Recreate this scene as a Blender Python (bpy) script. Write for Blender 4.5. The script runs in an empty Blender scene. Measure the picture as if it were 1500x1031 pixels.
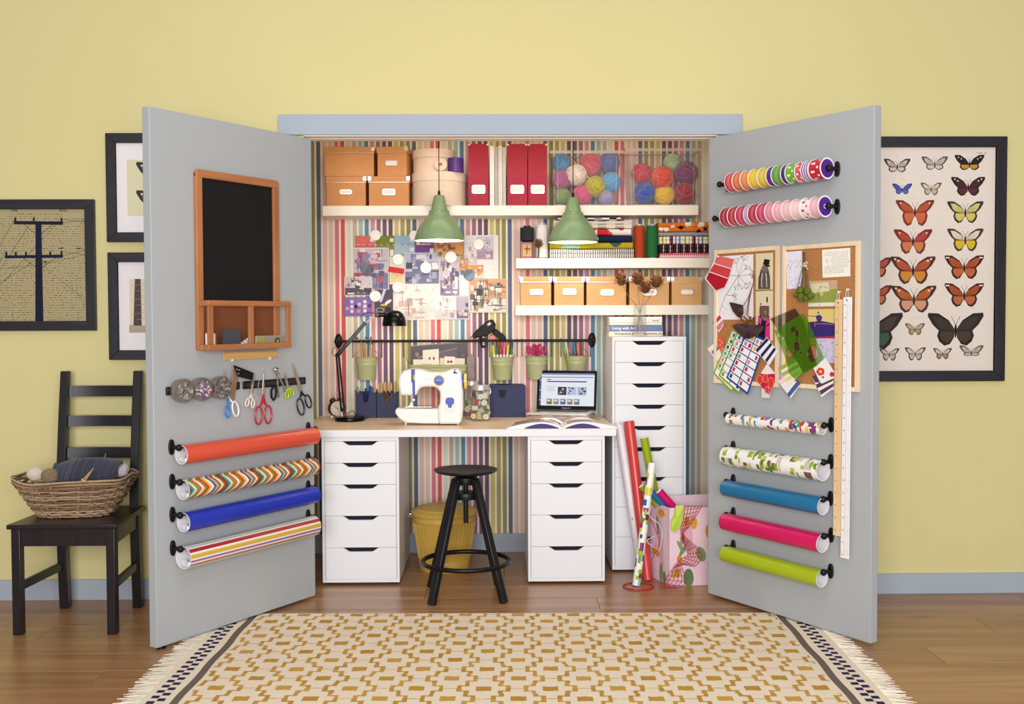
import bpy, bmesh, math, random
from mathutils import Vector, Matrix
PI = math.pi
R = math.radians
scene = bpy.context.scene
col = scene.collection
random.seed(7)
rnd = random.uniform

# ---------------------------------------------------------------- camera
FPX = 1580.0
cam_d = bpy.data.cameras.new('camera'); cam = bpy.data.objects.new('camera', cam_d); col.objects.link(cam)
cam_d.sensor_fit = 'HORIZONTAL'; cam_d.sensor_width = 36.0; cam_d.lens = 36.0 * FPX / 1500.0
cam_d.clip_start = .05; cam_d.clip_end = 60
CAM = Vector((0, -4.83, 1.265))
CR = Matrix.Rotation(R(-.9), 3, 'Z') @ Matrix.Rotation(R(90 - 1.92), 3, 'X') @ Matrix.Rotation(R(-.2), 3, 'Z')
cam.matrix_world = Matrix.Translation(CAM) @ CR.to_4x4()
scene.camera = cam

# ---------------------------------------------------------------- world, lights, exposure
w = bpy.data.worlds.new('studio'); scene.world = w; w.use_nodes = True
bg = w.node_tree.nodes['Background']; bg.inputs[0].default_value = (1.0, .985, .97, 1); bg.inputs[1].default_value = .34
def area(name, loc, target, sx, sy, power, color):
    l = bpy.data.lights.new(name, 'AREA'); l.shape = 'RECTANGLE'; l.size = sx; l.size_y = sy; l.energy = power; l.color = color
    o = bpy.data.objects.new(name, l); col.objects.link(o); o.location = loc
    o.rotation_euler = (Vector(target) - Vector(loc)).to_track_quat('-Z', 'Y').to_euler()
    return o
area('unseen_key_light', (-.45, -6.8, 1.7), (.05, .3, 1.2), 2.2, 2.0, 245, (1, .985, .965))  # unseen soft frontal light added behind the camera
area('unseen_fill_light', (1.5, -6.8, 1.65), (.1, .3, 1.2), 2.0, 2.0, 95, (1, .98, .96))  # weaker soft light added beside the key, out of view
area('added_overhead_light', (0, -2.5, 3.35), (0, -2.4, 0), 3.0, 1.6, 34, (1, .97, .92))  # unseen overhead light added to brighten rug and floor
vs = scene.view_settings
vs.view_transform = 'Standard'; vs.look = 'None'; vs.gamma = 1; vs.use_curve_mapping = False; vs.exposure = 0.0

# ---------------------------------------------------------------- pixel to world (photo frame 1500 x 1031, plus a real depth)
def ray(px, py): return CR @ Vector((px - 750, 515.5 - py, -FPX))
def at(px, py, Y):
    v = ray(px, py); return CAM + v * ((Y - CAM.y) / v.y)
def atz(px, py, Z):
    v = ray(px, py); return CAM + v * ((Z - CAM.z) / v.z)

# ---------------------------------------------------------------- colours and materials
def lin(h):
    if not isinstance(h, str): return tuple(h)[:3]
    h = h.lstrip('#'); out = []
    for i in (0, 2, 4):
        c = int(h[i:i+2], 16) / 255; out.append(c / 12.92 if c <= .04045 else ((c + .055) / 1.055) ** 2.4)
    return tuple(out)
def hexmix(a, b, t):
    a, b = lin(a), lin(b); return tuple(a[i] * (1 - t) + b[i] * t for i in range(3))
_m = {}
def mat(name, h='#888888', rough=.5, metal=0, var=.06, scale=40, stretch=(1, 1, 1), bump=0, bscale=None, spec=.5, coat=0, trans=0, emit=None, es=0, ior=1.45, attr=False, sheen=0, alpha=1):
    if name in _m: return _m[name]
    m = bpy.data.materials.new(name); m.use_nodes = True; _m[name] = m
    nt = m.node_tree; b = nt.nodes['Principled BSDF']; N = nt.nodes.new; L = nt.links.new
    b.inputs['Roughness'].default_value = rough; b.inputs['Metallic'].default_value = metal
    b.inputs['Specular IOR Level'].default_value = spec; b.inputs['Coat Weight'].default_value = coat; b.inputs['Coat Roughness'].default_value = .08
    b.inputs['Transmission Weight'].default_value = trans; b.inputs['IOR'].default_value = ior; b.inputs['Sheen Weight'].default_value = sheen
    b.inputs['Alpha'].default_value = alpha
    tc = N('ShaderNodeTexCoord'); mp = N('ShaderNodeMapping'); mp.inputs['Scale'].default_value = stretch; L(tc.outputs['Object'], mp.inputs[0])
    nz = N('ShaderNodeTexNoise'); nz.inputs['Scale'].default_value = scale; nz.inputs['Detail'].default_value = 4; L(mp.outputs[0], nz.inputs[0])
    mx = N('ShaderNodeMix'); mx.data_type = 'RGBA'; mx.blend_type = 'MULTIPLY'; mx.inputs[0].default_value = 1
    if attr:
        at_ = N('ShaderNodeAttribute'); at_.attribute_name = 'Col'; L(at_.outputs['Color'], mx.inputs[6])
    else: mx.inputs[6].default_value = (*lin(h), 1)
    mr = N('ShaderNodeMapRange'); mr.inputs[1].default_value = .25; mr.inputs[2].default_value = .75; mr.inputs[3].default_value = 1 - var; mr.inputs[4].default_value = 1 + var
    L(nz.outputs['Fac'], mr.inputs[0]); L(mr.outputs[0], mx.inputs[7]); L(mx.outputs[2], b.inputs['Base Color'])
    if bump:
        n2 = N('ShaderNodeTexNoise'); n2.inputs['Scale'].default_value = bscale or scale * 3; L(mp.outputs[0], n2.inputs[0])
        bp = N('ShaderNodeBump'); bp.inputs['Strength'].default_value = bump; bp.inputs['Distance'].default_value = .002; L(n2.outputs['Fac'], bp.inputs['Height']); L(bp.outputs[0], b.inputs['Normal'])
    if emit: b.inputs['Emission Color'].default_value = (*lin(emit), 1); b.inputs['Emission Strength'].default_value = es
    return m
def plain(h, rough=.5, **k): return mat('m_%s_%d_%s' % (h.strip('#') if isinstance(h, str) else h, rough * 100, '_'.join(str(x) for x in k.values())), h, rough, **k)
PAPER = mat('printed_paper', rough=.75, var=.02, attr=True, spec=.25)
GLOSSY = mat('printed_glossy_paper', rough=.28, var=.015, attr=True, spec=.5)
CLOTH = mat('printed_cloth', rough=.9, var=.07, scale=300, bump=.3, bscale=900, attr=True, spec=.15)
PLASTIC = mat('coloured_plastic', rough=.32, var=.02, attr=True)
def wood(name, a, b, axis=0, rough=.45, scale=1.0, spec=.5, coat=0, knots=False):
    if name in _m: return _m[name]
    m = bpy.data.materials.new(name); m.use_nodes = True; _m[name] = m
    nt = m.node_tree; bs = nt.nodes['Principled BSDF']; N = nt.nodes.new; L = nt.links.new
    bs.inputs['Roughness'].default_value = rough; bs.inputs['Specular IOR Level'].default_value = spec; bs.inputs['Coat Weight'].default_value = coat; bs.inputs['Coat Roughness'].default_value = .15
    tc = N('ShaderNodeTexCoord'); oi = N('ShaderNodeObjectInfo'); mp = N('ShaderNodeMapping'); s = [22, 22, 22]; s[axis] = 1.6
    mp.inputs['Scale'].default_value = [x * scale for x in s]; L(tc.outputs['Object'], mp.inputs[0])
    vm = N('ShaderNodeVectorMath'); vm.operation = 'SCALE'; vm.inputs[0].default_value = (31, 17, 9); L(oi.outputs['Random'], vm.inputs['Scale']); L(vm.outputs[0], mp.inputs['Location'])
    nz = N('ShaderNodeTexNoise'); nz.inputs['Scale'].default_value = 1.2; nz.inputs['Detail'].default_value = 7; nz.inputs['Distortion'].default_value = .8; L(mp.outputs[0], nz.inputs[0])
    cr = N('ShaderNodeValToRGB'); cr.color_ramp.elements[0].position = .3; cr.color_ramp.elements[1].position = .7
    cr.color_ramp.elements[0].color = (*lin(a), 1); cr.color_ramp.elements[1].color = (*lin(b), 1); L(nz.outputs['Fac'], cr.inputs[0])
    out = cr.outputs[0]
    hs = N('ShaderNodeHueSaturation'); mr = N('ShaderNodeMapRange'); mr.inputs[3].default_value = .9; mr.inputs[4].default_value = 1.08
    L(oi.outputs['Random'], mr.inputs[0]); L(mr.outputs[0], hs.inputs['Value']); L(out, hs.inputs['Color']); out = hs.outputs[0]
    if knots:
        mp2 = N('ShaderNodeMapping'); s2 = [3.2, 3.2, 3.2]; s2[axis] = 1.1; mp2.inputs['Scale'].default_value = s2; L(tc.outputs['Object'], mp2.inputs[0]); L(vm.outputs[0], mp2.inputs['Location'])
        vo = N('ShaderNodeTexVoronoi'); vo.inputs['Scale'].default_value = 1.6; L(mp2.outputs[0], vo.inputs[0])
        k = N('ShaderNodeMapRange'); k.inputs[1].default_value = .03; k.inputs[2].default_value = .13; k.inputs[3].default_value = .45; k.inputs[4].default_value = 0; L(vo.outputs['Distance'], k.inputs[0])
        mx = N('ShaderNodeMix'); mx.data_type = 'RGBA'; L(k.outputs[0], mx.inputs[0]); L(out, mx.inputs[6]); mx.inputs[7].default_value = (*lin('#4a3020'), 1); out = mx.outputs[2]
    L(out, bs.inputs['Base Color'])
    bp = N('ShaderNodeBump'); bp.inputs['Strength'].default_value = .08; bp.inputs['Distance'].default_value = .002; L(nz.outputs['Fac'], bp.inputs['Height']); L(bp.outputs[0], bs.inputs['Normal'])
    return m
def glass(name='clear_glass', tint='#ffffff', rough=.02, ior=1.3):
    return mat(name, tint, rough, trans=1, var=0, ior=ior)
def thin_clear(name, tint, facw=.15, rough=.1, dye=.55):
    """see-through plastic sheet: mostly transparent, a little gloss and body colour"""
    if name in _m: return _m[name]
    m = bpy.data.materials.new(name); m.use_nodes = True; _m[name] = m
    nt = m.node_tree; b = nt.nodes['Principled BSDF']; b.inputs['Roughness'].default_value = rough; b.inputs['Base Color'].default_value = (*lin(tint), 1)
    tr = nt.nodes.new('ShaderNodeBsdfTransparent'); tr.inputs[0].default_value = (*[dye + (1 - dye) * c for c in lin(tint)], 1)
    nz = nt.nodes.new('ShaderNodeTexNoise'); nz.inputs['Scale'].default_value = 6
    mr = nt.nodes.new('ShaderNodeMapRange'); mr.inputs[3].default_value = facw * .8; mr.inputs[4].default_value = facw * 1.2; nt.links.new(nz.outputs['Fac'], mr.inputs[0])
    mx = nt.nodes.new('ShaderNodeMixShader'); nt.links.new(mr.outputs[0], mx.inputs[0]); nt.links.new(tr.outputs[0], mx.inputs[1]); nt.links.new(b.outputs[0], mx.inputs[2])
    nt.links.new(mx.outputs[0], nt.nodes['Material Output'].inputs[0])
    return m

# ---------------------------------------------------------------- mesh builder
def V(*a): return Vector(a)
def frame(d):
    d = Vector(d).normalized(); u = Vector((0, 0, 1)) if abs(d.z) < .95 else Vector((1, 0, 0))
    a = d.cross(u).normalized(); return a, a.cross(d).normalized()
class MB:
    def __init__(s, c=None): s.v = []; s.f = []; s.k = []; s.c = c
    def _f(s, idx, c=None): s.f.append(idx); s.k.append(c if c is not None else s.c)
    def poly(s, pts, c=None):
        n = len(s.v); s.v += [Vector(p) for p in pts]; s._f(list(range(n, n + len(pts))), c); return s
    def box(s, x0, y0, z0, x1, y1, z1, c=None):
        x0, x1 = sorted((x0, x1)); y0, y1 = sorted((y0, y1)); z0, z1 = sorted((z0, z1)); n = len(s.v)
        s.v += [V(x, y, z) for z in (z0, z1) for y in (y0, y1) for x in (x0, x1)]
        for q in ((0, 2, 3, 1), (4, 5, 7, 6), (0, 1, 5, 4), (2, 6, 7, 3), (0, 4, 6, 2), (1, 3, 7, 5)): s._f([n + i for i in q], c)
        return s
    def bar(s, p0, p1, w, h, c=None, up=None, w1=None, h1=None):
        p0, p1 = Vector(p0), Vector(p1); d = (p1 - p0).normalized()
        if up is None: a, b = frame(d)
        else: a = d.cross(Vector(up)).normalized(); b = a.cross(d)
        n = len(s.v)
        for p, ww, hh in ((p0, w, h), (p1, w1 or w, h1 or h)):
            for sa, sb in ((-1, -1), (1, -1), (1, 1), (-1, 1)): s.v.append(p + a * sa * ww / 2 + b * sb * hh / 2)
        for q in ((3, 2, 1, 0), (4, 5, 6, 7), (0, 1, 5, 4), (1, 2, 6, 5), (2, 3, 7, 6), (3, 0, 4, 7)): s._f([n + i for i in q], c)
        return s
    def cyl(s, p0, p1, r0, r1=None, n=16, caps=True, c=None, cc=None):
        p0, p1 = Vector(p0), Vector(p1); r1 = r0 if r1 is None else r1; a, b = frame(p1 - p0); k = len(s.v)
        for p, r in ((p0, r0), (p1, r1)):
            for i in range(n): t = 2 * PI * i / n; s.v.append(p + a * math.cos(t) * r + b * math.sin(t) * r)
        for i in range(n): j = (i + 1) % n; s._f([k + j, k + i, k + n + i, k + n + j], c)
        if caps: s._f([k + i for i in range(n)], cc or c); s._f([k + n + i for i in reversed(range(n))], cc or c)
        return s
    def lathe(s, prof, n=24, o=(0, 0, 0), ax=(0, 0, 1), c=None, cs=None, a0=0, a1=2 * PI):
        """prof: list of (r, h) along axis ax from point o"""
        o, ax = Vector(o), Vector(ax).normalized(); a, b = frame(ax); k = len(s.v); m = len(prof); full = abs(a1 - a0 - 2 * PI) < 1e-6; nn = n if full else n + 1
        for r, h in prof:
            for i in range(nn): t = a0 + (a1 - a0) * i / n; s.v.append(o + ax * h + a * math.cos(t) * r + b * math.sin(t) * r)
        for j in range(m - 1):
            for i in range(n):
                i2 = (i + 1) % nn; s._f([k + j * nn + i2, k + j * nn + i, k + (j + 1) * nn + i, k + (j + 1) * nn + i2], cs[j] if cs else c)
        return s
    def tube(s, pts, r, n=6, closed=False, c=None, rs=None, caps=True):
        pts = [Vector(p) for p in pts]; m = len(pts); k = len(s.v); pa = None
        for i, p in enumerate(pts):
            d = (pts[(i + 1) % m] - pts[i - 1]) if closed or 0 < i < m - 1 else (pts[1] - pts[0] if i == 0 else pts[-1] - pts[-2])
            if d.length < 1e-9: d = V(0, 0, 1)
            d.normalize()
            if pa is None: a, b = frame(d)
            else:
                a = pa - d * pa.dot(d)
                a = a.normalized() if a.length > 1e-6 else frame(d)[0]
                b = a.cross(d)
            pa = a; rr = rs[i] if rs else r
            for j in range(n): t = 2 * PI * j / n; s.v.append(p + a * math.cos(t) * rr + b * math.sin(t) * rr)
        for i in range(m if closed else m - 1):
            i2 = (i + 1) % m
            for j in range(n): j2 = (j + 1) % n; s._f([k + i * n + j2, k + i * n + j, k + i2 * n + j, k + i2 * n + j2], c)
        if caps and not closed: s._f([k + j for j in range(n)], c); s._f([k + (m - 1) * n + j for j in reversed(range(n))], c)
        return s
    def prism(s, poly, h0, h1, M=None, c=None, cs=None):
        """poly in local xz plane (x, z), extruded along y from h0 to h1"""
        n = len(poly); k = len(s.v); M = M or Matrix()
        for h in (h0, h1):
            for x, z in poly: s.v.append(M @ V(x, h, z))
        area2 = sum(poly[i][0] * poly[(i + 1) % n][1] - poly[(i + 1) % n][0] * poly[i][1] for i in range(n))
        fr = list(range(n)) if area2 > 0 else list(reversed(range(n)))
        s._f([k + i for i in fr], c); s._f([k + n + i for i in reversed(fr)], c)
        for q in range(n):
            i, j = fr[q], fr[(q + 1) % n]; s._f([k + j, k + i, k + n + i, k + n + j], cs or c)
        return s
    def sph(s, o, r, n=16, m=10, c=None):
        rx, ry, rz = (r, r, r) if not hasattr(r, '__len__') else r
        k = len(s.v); o = Vector(o)
        s.v.append(o + V(0, 0, -rz))
        for i in range(1, m):
            p = -PI / 2 + PI * i / m
            for j in range(n): t = 2 * PI * j / n; s.v.append(o + V(rx * math.cos(p) * math.cos(t), ry * math.cos(p) * math.sin(t), rz * math.sin(p)))
        s.v.append(o + V(0, 0, rz)); top = len(s.v) - 1
        for j in range(n):
            j2 = (j + 1) % n
            s._f([k, k + 1 + j2, k + 1 + j], c); s._f([top, k + 1 + (m - 2) * n + j, k + 1 + (m - 2) * n + j2], c)
            for i in range(m - 2): s._f([k + 1 + i * n + j, k + 1 + i * n + j2, k + 1 + (i + 1) * n + j2, k + 1 + (i + 1) * n + j], c)
        return s
    def grid(s, fn, nu, nv, cf=None, c=None):
        k = len(s.v)
        for j in range(nv + 1):
            for i in range(nu + 1): s.v.append(Vector(fn(i / nu, j / nv)))
        for j in range(nv):
            for i in range(nu):
                q = k + j * (nu + 1) + i; s._f([q, q + 1, q + nu + 2, q + nu + 1], cf(i, j) if cf else c)
        return s
    def xf(s, M, start=0):
        for i in range(start, len(s.v)): s.v[i] = M @ s.v[i]
        return s
    def mesh(s, name, smooth=40):
        me = bpy.data.meshes.new(name); me.from_pydata([tuple(p) for p in s.v], [], s.f)
        if any(k is not None for k in s.k):
            ca = me.color_attributes.new('Col', 'FLOAT_COLOR', 'CORNER'); buf = []
            for f, k in zip(s.f, s.k): buf += [*lin(k if k is not None else '#cccccc'), 1.0] * len(f)
            ca.data.foreach_set('color', buf)
        if smooth:
            me.polygons.foreach_set('use_smooth', [True] * len(me.polygons)); me.set_sharp_from_angle(angle=R(smooth))
        me.update(); return me
    def build(s, name, m, parent=None, smooth=40, bev=0, seg=2, loc=None):
        o = bpy.data.objects.new(name, s.mesh(name, smooth)); col.objects.link(o); o.data.materials.append(m)
        if parent is not None: o.parent = parent
        if loc is not None: o.location = loc
        if bev:
            b = o.modifiers.new('bevel', 'BEVEL'); b.width = bev; b.segments = seg; b.limit_method = 'ANGLE'; b.angle_limit = R(40)
        return o
def tag(o, label, cat, group=None):
    o['label'] = label; o['category'] = cat
    if group: o['group'] = group
    return o
def thing(name, label, cat, loc=(0, 0, 0), rz=0, group=None, M=None):
    o = bpy.data.objects.new(name, None); col.objects.link(o); o.empty_display_size = .05
    if M is not None: o.matrix_world = M
    else: o.location = loc; o.rotation_euler = (0, 0, rz)
    return tag(o, label, cat, group)
def struct(o): o['kind'] = 'structure'; return o
def dup(o, parent=None, M=None, label=None):
    c = o.copy(); col.objects.link(c)
    if parent is not None: c.parent = parent
    for ch in o.children: dup(ch, c)
    if M is not None: c.matrix_world = M
    if label: c['label'] = label
    return c
def recentre(o):
    """move a single mesh thing's origin to the centre of its base"""
    vs_ = o.data.vertices; xs = [v.co.x for v in vs_]; ys = [v.co.y for v in vs_]; zs = [v.co.z for v in vs_]
    p = V((min(xs) + max(xs)) / 2, (min(ys) + max(ys)) / 2, min(zs))
    o.data.transform(Matrix.Translation(-p)); o.location = o.location + p
    return o
def solo(mb, name, m, label, cat, group=None, **k):
    return tag(recentre(mb.build(name, m, **k)), label, cat, group)
class Ink:
    """flat print on the local xz plane (facing -y), each mark a hair in front of the last"""
    def __init__(s, mb, y=0.0, step=.00001, M=None): s.mb = mb; s.y = y; s.step = step; s.M = M or Matrix()
    def poly(s, pts, c):
        s.y -= s.step; n = len(pts); a2 = sum(pts[i][0] * pts[(i + 1) % n][1] - pts[(i + 1) % n][0] * pts[i][1] for i in range(n))
        if a2 < 0: pts = pts[::-1]
        s.mb.poly([s.M @ V(x, s.y, z) for x, z in pts], c); return s
    def rect(s, x0, z0, x1, z1, c): return s.poly([(x0, z0), (x1, z0), (x1, z1), (x0, z1)], c)
    def ell(s, x, z, rx, rz, c, n=12, rot=0):
        cr, sr = math.cos(rot), math.sin(rot)
        return s.poly([(x + cr * rx * math.cos(2 * PI * i / n) - sr * rz * math.sin(2 * PI * i / n), z + sr * rx * math.cos(2 * PI * i / n) + cr * rz * math.sin(2 * PI * i / n)) for i in range(n)], c)
    def line(s, x0, z0, x1, z1, w, c):
        dx, dz = x1 - x0, z1 - z0; l = math.hypot(dx, dz) or 1; nx, nz = -dz / l * w / 2, dx / l * w / 2
        return s.poly([(x0 + nx, z0 + nz), (x1 + nx, z1 + nz), (x1 - nx, z1 - nz), (x0 - nx, z0 - nz)], c)
    def path(s, pts, w, c):
        for a, b in zip(pts, pts[1:]): s.line(*a, *b, w, c)
        return s
def text_mesh(body, size, bold=0.0):
    cu = bpy.data.curves.new('lettering', 'FONT'); cu.body = body; cu.size = size; cu.offset = bold; cu.align_x = 'CENTER'; cu.align_y = 'CENTER'; cu.resolution_u = 2
    o = bpy.data.objects.new('lettering', cu); col.objects.link(o)
    me = bpy.data.meshes.new_from_object(o.evaluated_get(bpy.context.evaluated_depsgraph_get())); bpy.data.objects.remove(o); bpy.data.curves.remove(cu)
    return me
def lettering(body, size, m, parent, loc, rot=(PI / 2, 0, 0), bold=0.0, name='lettering', sx=1):
    o = bpy.data.objects.new(name, text_mesh(body, size, bold)); col.objects.link(o); o.data.materials.append(m)
    o.parent = parent; o.location = loc; o.rotation_euler = rot; o.scale = (sx, 1, 1); return o

# ================================================================ THE SETTING
YB = .92                       # closet back wall
yellow = mat('yellow_wall_paint', '#d6cc95', .85, var=.015, scale=1.5, bump=.05, bscale=400, spec=.2)
grey_paint = mat('grey_blue_paint', '#abb0b4', .55, var=.015, scale=3, spec=.3)
trim_paint = mat('trim_blue_grey_paint', '#a6b0bd', .55, var=.015, scale=3, spec=.3)
white_paint = mat('white_paint', '#f2ece4', .6, var=.01)
white_lam = mat('white_laminate', '#e6e7ed', .38, var=.008, scale=3)
cream_lam = mat('cream_laminate', '#f5eee2', .4, var=.008, scale=3)
black_metal = mat('black_metal', '#0d0d0f', .4, var=.05, spec=.35)
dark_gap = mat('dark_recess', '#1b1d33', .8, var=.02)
chrome = mat('chrome', '#d8d8da', .18, metal=1, var=.02)
# floor boards: each board a part of the floor
fl = struct(MB().box(-4, -5.6, -.06, 4, YB + .05, -.012).build('floor', plain('#3a281c', .8)))
plank_mat = wood('floor_board_wood', '#8f6444', '#b3865d', 0, rough=.3, scale=.5, spec=.5, knots=True)
PW = .19
plank_me = None
row = 0; y = YB
def plank(x0, x1, y0, y1):
    g = .0007; ch = .0012; m = MB(); a, b, c, d = x0 + g, x1 - g, y0 + g, y1 - g
    lo = [V(a, c, -.012), V(b, c, -.012), V(b, d, -.012), V(a, d, -.012)]; mi = [V(p.x, p.y, -ch) for p in lo]
    hi = [V(a + ch, c + ch, 0), V(b - ch, c + ch, 0), V(b - ch, d - ch, 0), V(a + ch, d - ch, 0)]
    m.v = lo + mi + hi
    for r in (0, 4):
        for i in range(4): j = (i + 1) % 4; m._f([r + i, r + j, r + 4 + j, r + 4 + i])
    m._f([8, 9, 10, 11])
    cx, cy = (x0 + x1) / 2, (y0 + y1) / 2
    for p in m.v: p.x -= cx; p.y -= cy
    o = m.build('floor_board', plank_mat, fl, smooth=0); o.location = (cx, cy, 0)
while y > -4.6:
    xs = [-3.4 + (row * .77) % 1.9 - 1.9 + 1.9 * k for k in range(6)]
    for a in xs:
        x0, x1 = max(a, -3.2), min(a + 1.9, 3.3)
        if x1 - x0 > .12: plank(x0, x1, y - PW, y)
    y -= PW; row += 1
# yellow wall with the closet opening
OL, OR, OT = -.845, .99, 2.067
struct(MB().box(-3.4, 0, 0, OL, .12, 3.3).build('wall_left', yellow))
struct(MB().box(OR, 0, 0, 3.5, .12, 3.3).build('wall_right', yellow))
struct(MB().box(OL, 0, OT, OR, .12, 3.3).build('wall_top', yellow))
struct(MB().box(-3.4, -.014, 0, OL - .14, 0, .092).build('baseboard_left', trim_paint, bev=.002))
struct(MB().box(OR + .14, -.014, 0, 3.5, 0, .092).build('baseboard_right', trim_paint, bev=.002))
struct(MB().box(-.953, -.024, OT, 1.103, 0, 2.157).build('trim_1', trim_paint, bev=.002))
struct(MB().box(-.953, -.014, 0, -.875, 0, OT).build('trim_2', trim_paint))
struct(MB().box(1.02, -.014, 0, 1.103, 0, OT).build('trim_3', trim_paint))
# white lining of the opening and the double track under its head
struct(MB().box(OL, -.01, OT - .004, OR, .13, OT).build('trim_4', white_paint))
struct(MB().box(OL, .05, OT - .0065, OR, .065, OT - .004).build('trim_5', white_paint))
# closet shell
XL, XR, ZC = -1.2, 1.42, 2.5
STR = {0: '#dd6a7d', 1: '#eccabd', 2: '#ecc6bb', 3: '#415a7f', 4: '#8d8c38', 5: '#ac9a49', 6: '#cfc56f', 7: '#4c2c50', 8: '#68396a', 9: '#985a82', 10: '#cf919d', 11: '#3182ac', 12: '#9cc0bb', 13: '#c1b3a2', 14: '#dfe2cc', 15: '#d63b41', 16: '#dd6a7d'}
wp = mat('striped_wallpaper', rough=.8, var=.015, attr=True, spec=.2)
def stripes(mb, fn, x0, x1, xc=at(773, 430, YB).x, pitch=8.68 * (YB - CAM.y) / FPX):
    i0 = math.floor((x0 - xc) / pitch) - 1; x = x0
    for i in range(i0, int((x1 - xc) / pitch) + 2):
        a, b = xc + i * pitch - pitch * .335, xc + i * pitch + pitch * .335
        k = abs(i) % 16
        if b <= x0 or a >= x1: continue
        a, b = max(a, x0), min(b, x1)
        if a > x: fn(x, a, '#f8eedf')
        fn(a, b, hexmix(STR[k], '#fff4ee', .1)); x = b
    if x < x1: fn(x, x1, '#f8eedf')
bw = MB(); bw.box(XL - .05, YB, 0, XR + .05, YB + .05, ZC, '#f8eedf')
stripes(bw, lambda a, b, c: bw.poly([(a, YB - .0006, .10), (b, YB - .0006, .10), (b, YB - .0006, ZC), (a, YB - .0006, ZC)], c), XL, XR)
struct(bw.build('wall_back', wp, smooth=0))
sl = MB(); sl.box(XL - .05, .12, 0, XL, YB, ZC, '#f8eedf')
stripes(sl, lambda a, b, c: sl.poly([(XL + .0006, a, 0), (XL + .0006, b, 0), (XL + .0006, b, ZC), (XL + .0006, a, ZC)][::-1], c), .12, YB)
struct(sl.build('wall_closet_left', wp, smooth=0))
sr = MB(); sr.box(XR, .12, 0, XR + .05, YB, ZC, '#f8eedf')
stripes(sr, lambda a, b, c: sr.poly([(XR - .0006, a, 0), (XR - .0006, b, 0), (XR - .0006, b, ZC), (XR - .0006, a, ZC)], c), .12, YB)
struct(sr.build('wall_closet_right', wp, smooth=0))
struct(MB().box(XL - .05, .12, ZC, XR + .05, YB + .05, ZC + .04).build('ceiling', white_paint))
struct(MB().box(XL, YB - .013, 0, XR, YB - .0006, .10).build('baseboard_back', trim_paint, bev=.002))
# unseen strip light added under the closet ceiling to brighten the top shelf
clight = thing('added_closet_light', 'added warm strip light, out of view under the closet ceiling behind the door head', 'light', (.08, .24, ZC))
MB().box(-.85, -.03, -.03, .85, .03, 0).build('housing', white_paint, clight, bev=.003)
MB().box(-.84, -.025, -.033, .84, .025, -.0302).build('diffuser', mat('added_strip_diffuser', '#fff6e6', .5, emit='#ffe3bd', es=1.5), clight)
_l = bpy.data.lights.new('added_strip_light', 'AREA'); _l.shape = 'RECTANGLE'; _l.size = 1.66; _l.size_y = .05; _l.energy = 4.2; _l.color = (1, .88, .72)
_o = bpy.data.objects.new('added_strip_light', _l); col.objects.link(_o); _o.parent = clight; _o.location = (0, 0, -.036)
# the two doors, standing open; local frame: x to the viewer's right along the leaf, -y out of the face we see
def door_frame(p, d):
    d = Vector(d).normalized(); y_ = Vector((0, 0, 1)).cross(d)
    M = Matrix(((d.x, y_.x, 0, p[0]), (d.y, y_.y, 0, p[1]), (0, 0, 1, 0), (0, 0, 0, 1))); return M
ML = door_frame((-.809, -.006), (.471, .756, 0))
MR = door_frame((.953, -.016), (.472, -.768, 0))
def dpt(M, px, py, off=0.0):
    Mi = M.inverted(); o = Mi @ CAM; v = Mi.to_3x3() @ ray(px, py); return o + v * ((-off - o.y) / v.y)
def dthing(M, x, z, off, name, label, cat, group=None): return thing(name, label, cat, M=M @ Matrix.Translation((x, -off, z)), group=group)
for n_, M_, x0, x1, u in (('door_1', ML, -.898, -.003, -1), ('door_2', MR, .003, .901, 1)):
    d = bpy.data.objects.new(n_, None); col.objects.link(d); d.matrix_world = M_; struct(d)
    MB().box(x0, 0, .012, x1, .04, 2.05).build('door_leaf', grey_paint, d, bev=.003)
    for z in (.25, 1.05, 1.82): MB().cyl((-.004 * u, .046, z - .05), (-.004 * u, .046, z + .05), .006, n=12).box(-.004 * u, .04, z - .045, .03 * u, .042, z + .045).build('hinge', chrome, d)
MB().cyl(ML @ V(-.86, .02, 0), ML @ V(-.86, .02, .012), .018, n=14).build('door_foot', black_metal).parent = bpy.data.objects['door_1']
bpy.data.objects['door_foot'].matrix_parent_inverse = ML.inverted()

# ================================================================ RUG
RUGM = Matrix.Translation((.07, -.296, 0)) @ Matrix.Rotation(R(-1.5), 4, 'Z')
rug = thing('rug', 'cream flatweave rug with mustard geometric pattern and fringed ends on the floor', 'rug', M=RUGM)
RX0, RX1, RL = -1.215, 1.245, 1.75
def rz(x, y): return .0055 + .0016 * math.sin(x * 2.1 + y * 5) * math.sin(y * 3.1 + .6)
wool = mat('rug_wool', rough=.95, var=.06, scale=140, stretch=(1, 3, 1), bump=.6, bscale=260, attr=True, spec=.1)
rb = MB('#f3e3cc'); rb.grid(lambda u, v: (RX0 + (RX1 - RX0) * u, -RL * v, rz(RX0 + (RX1 - RX0) * u, -RL * v)), 80, 60)
n0 = len(rb.v); rb.f = [f[::-1] for f in rb.f]
rb.box(RX0, -RL, .0005, RX1, 0, .0035)
rb.build('woven_field', wool, rug)
rp = MB(); GOLD = ['#c99a42', '#c2933c', '#d0a24c']
lay = [0]
def rq(pts, c, nlay=.0004):
    rp.poly([(x, y, rz(x, y) + nlay) for x, y in pts], c)
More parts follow.
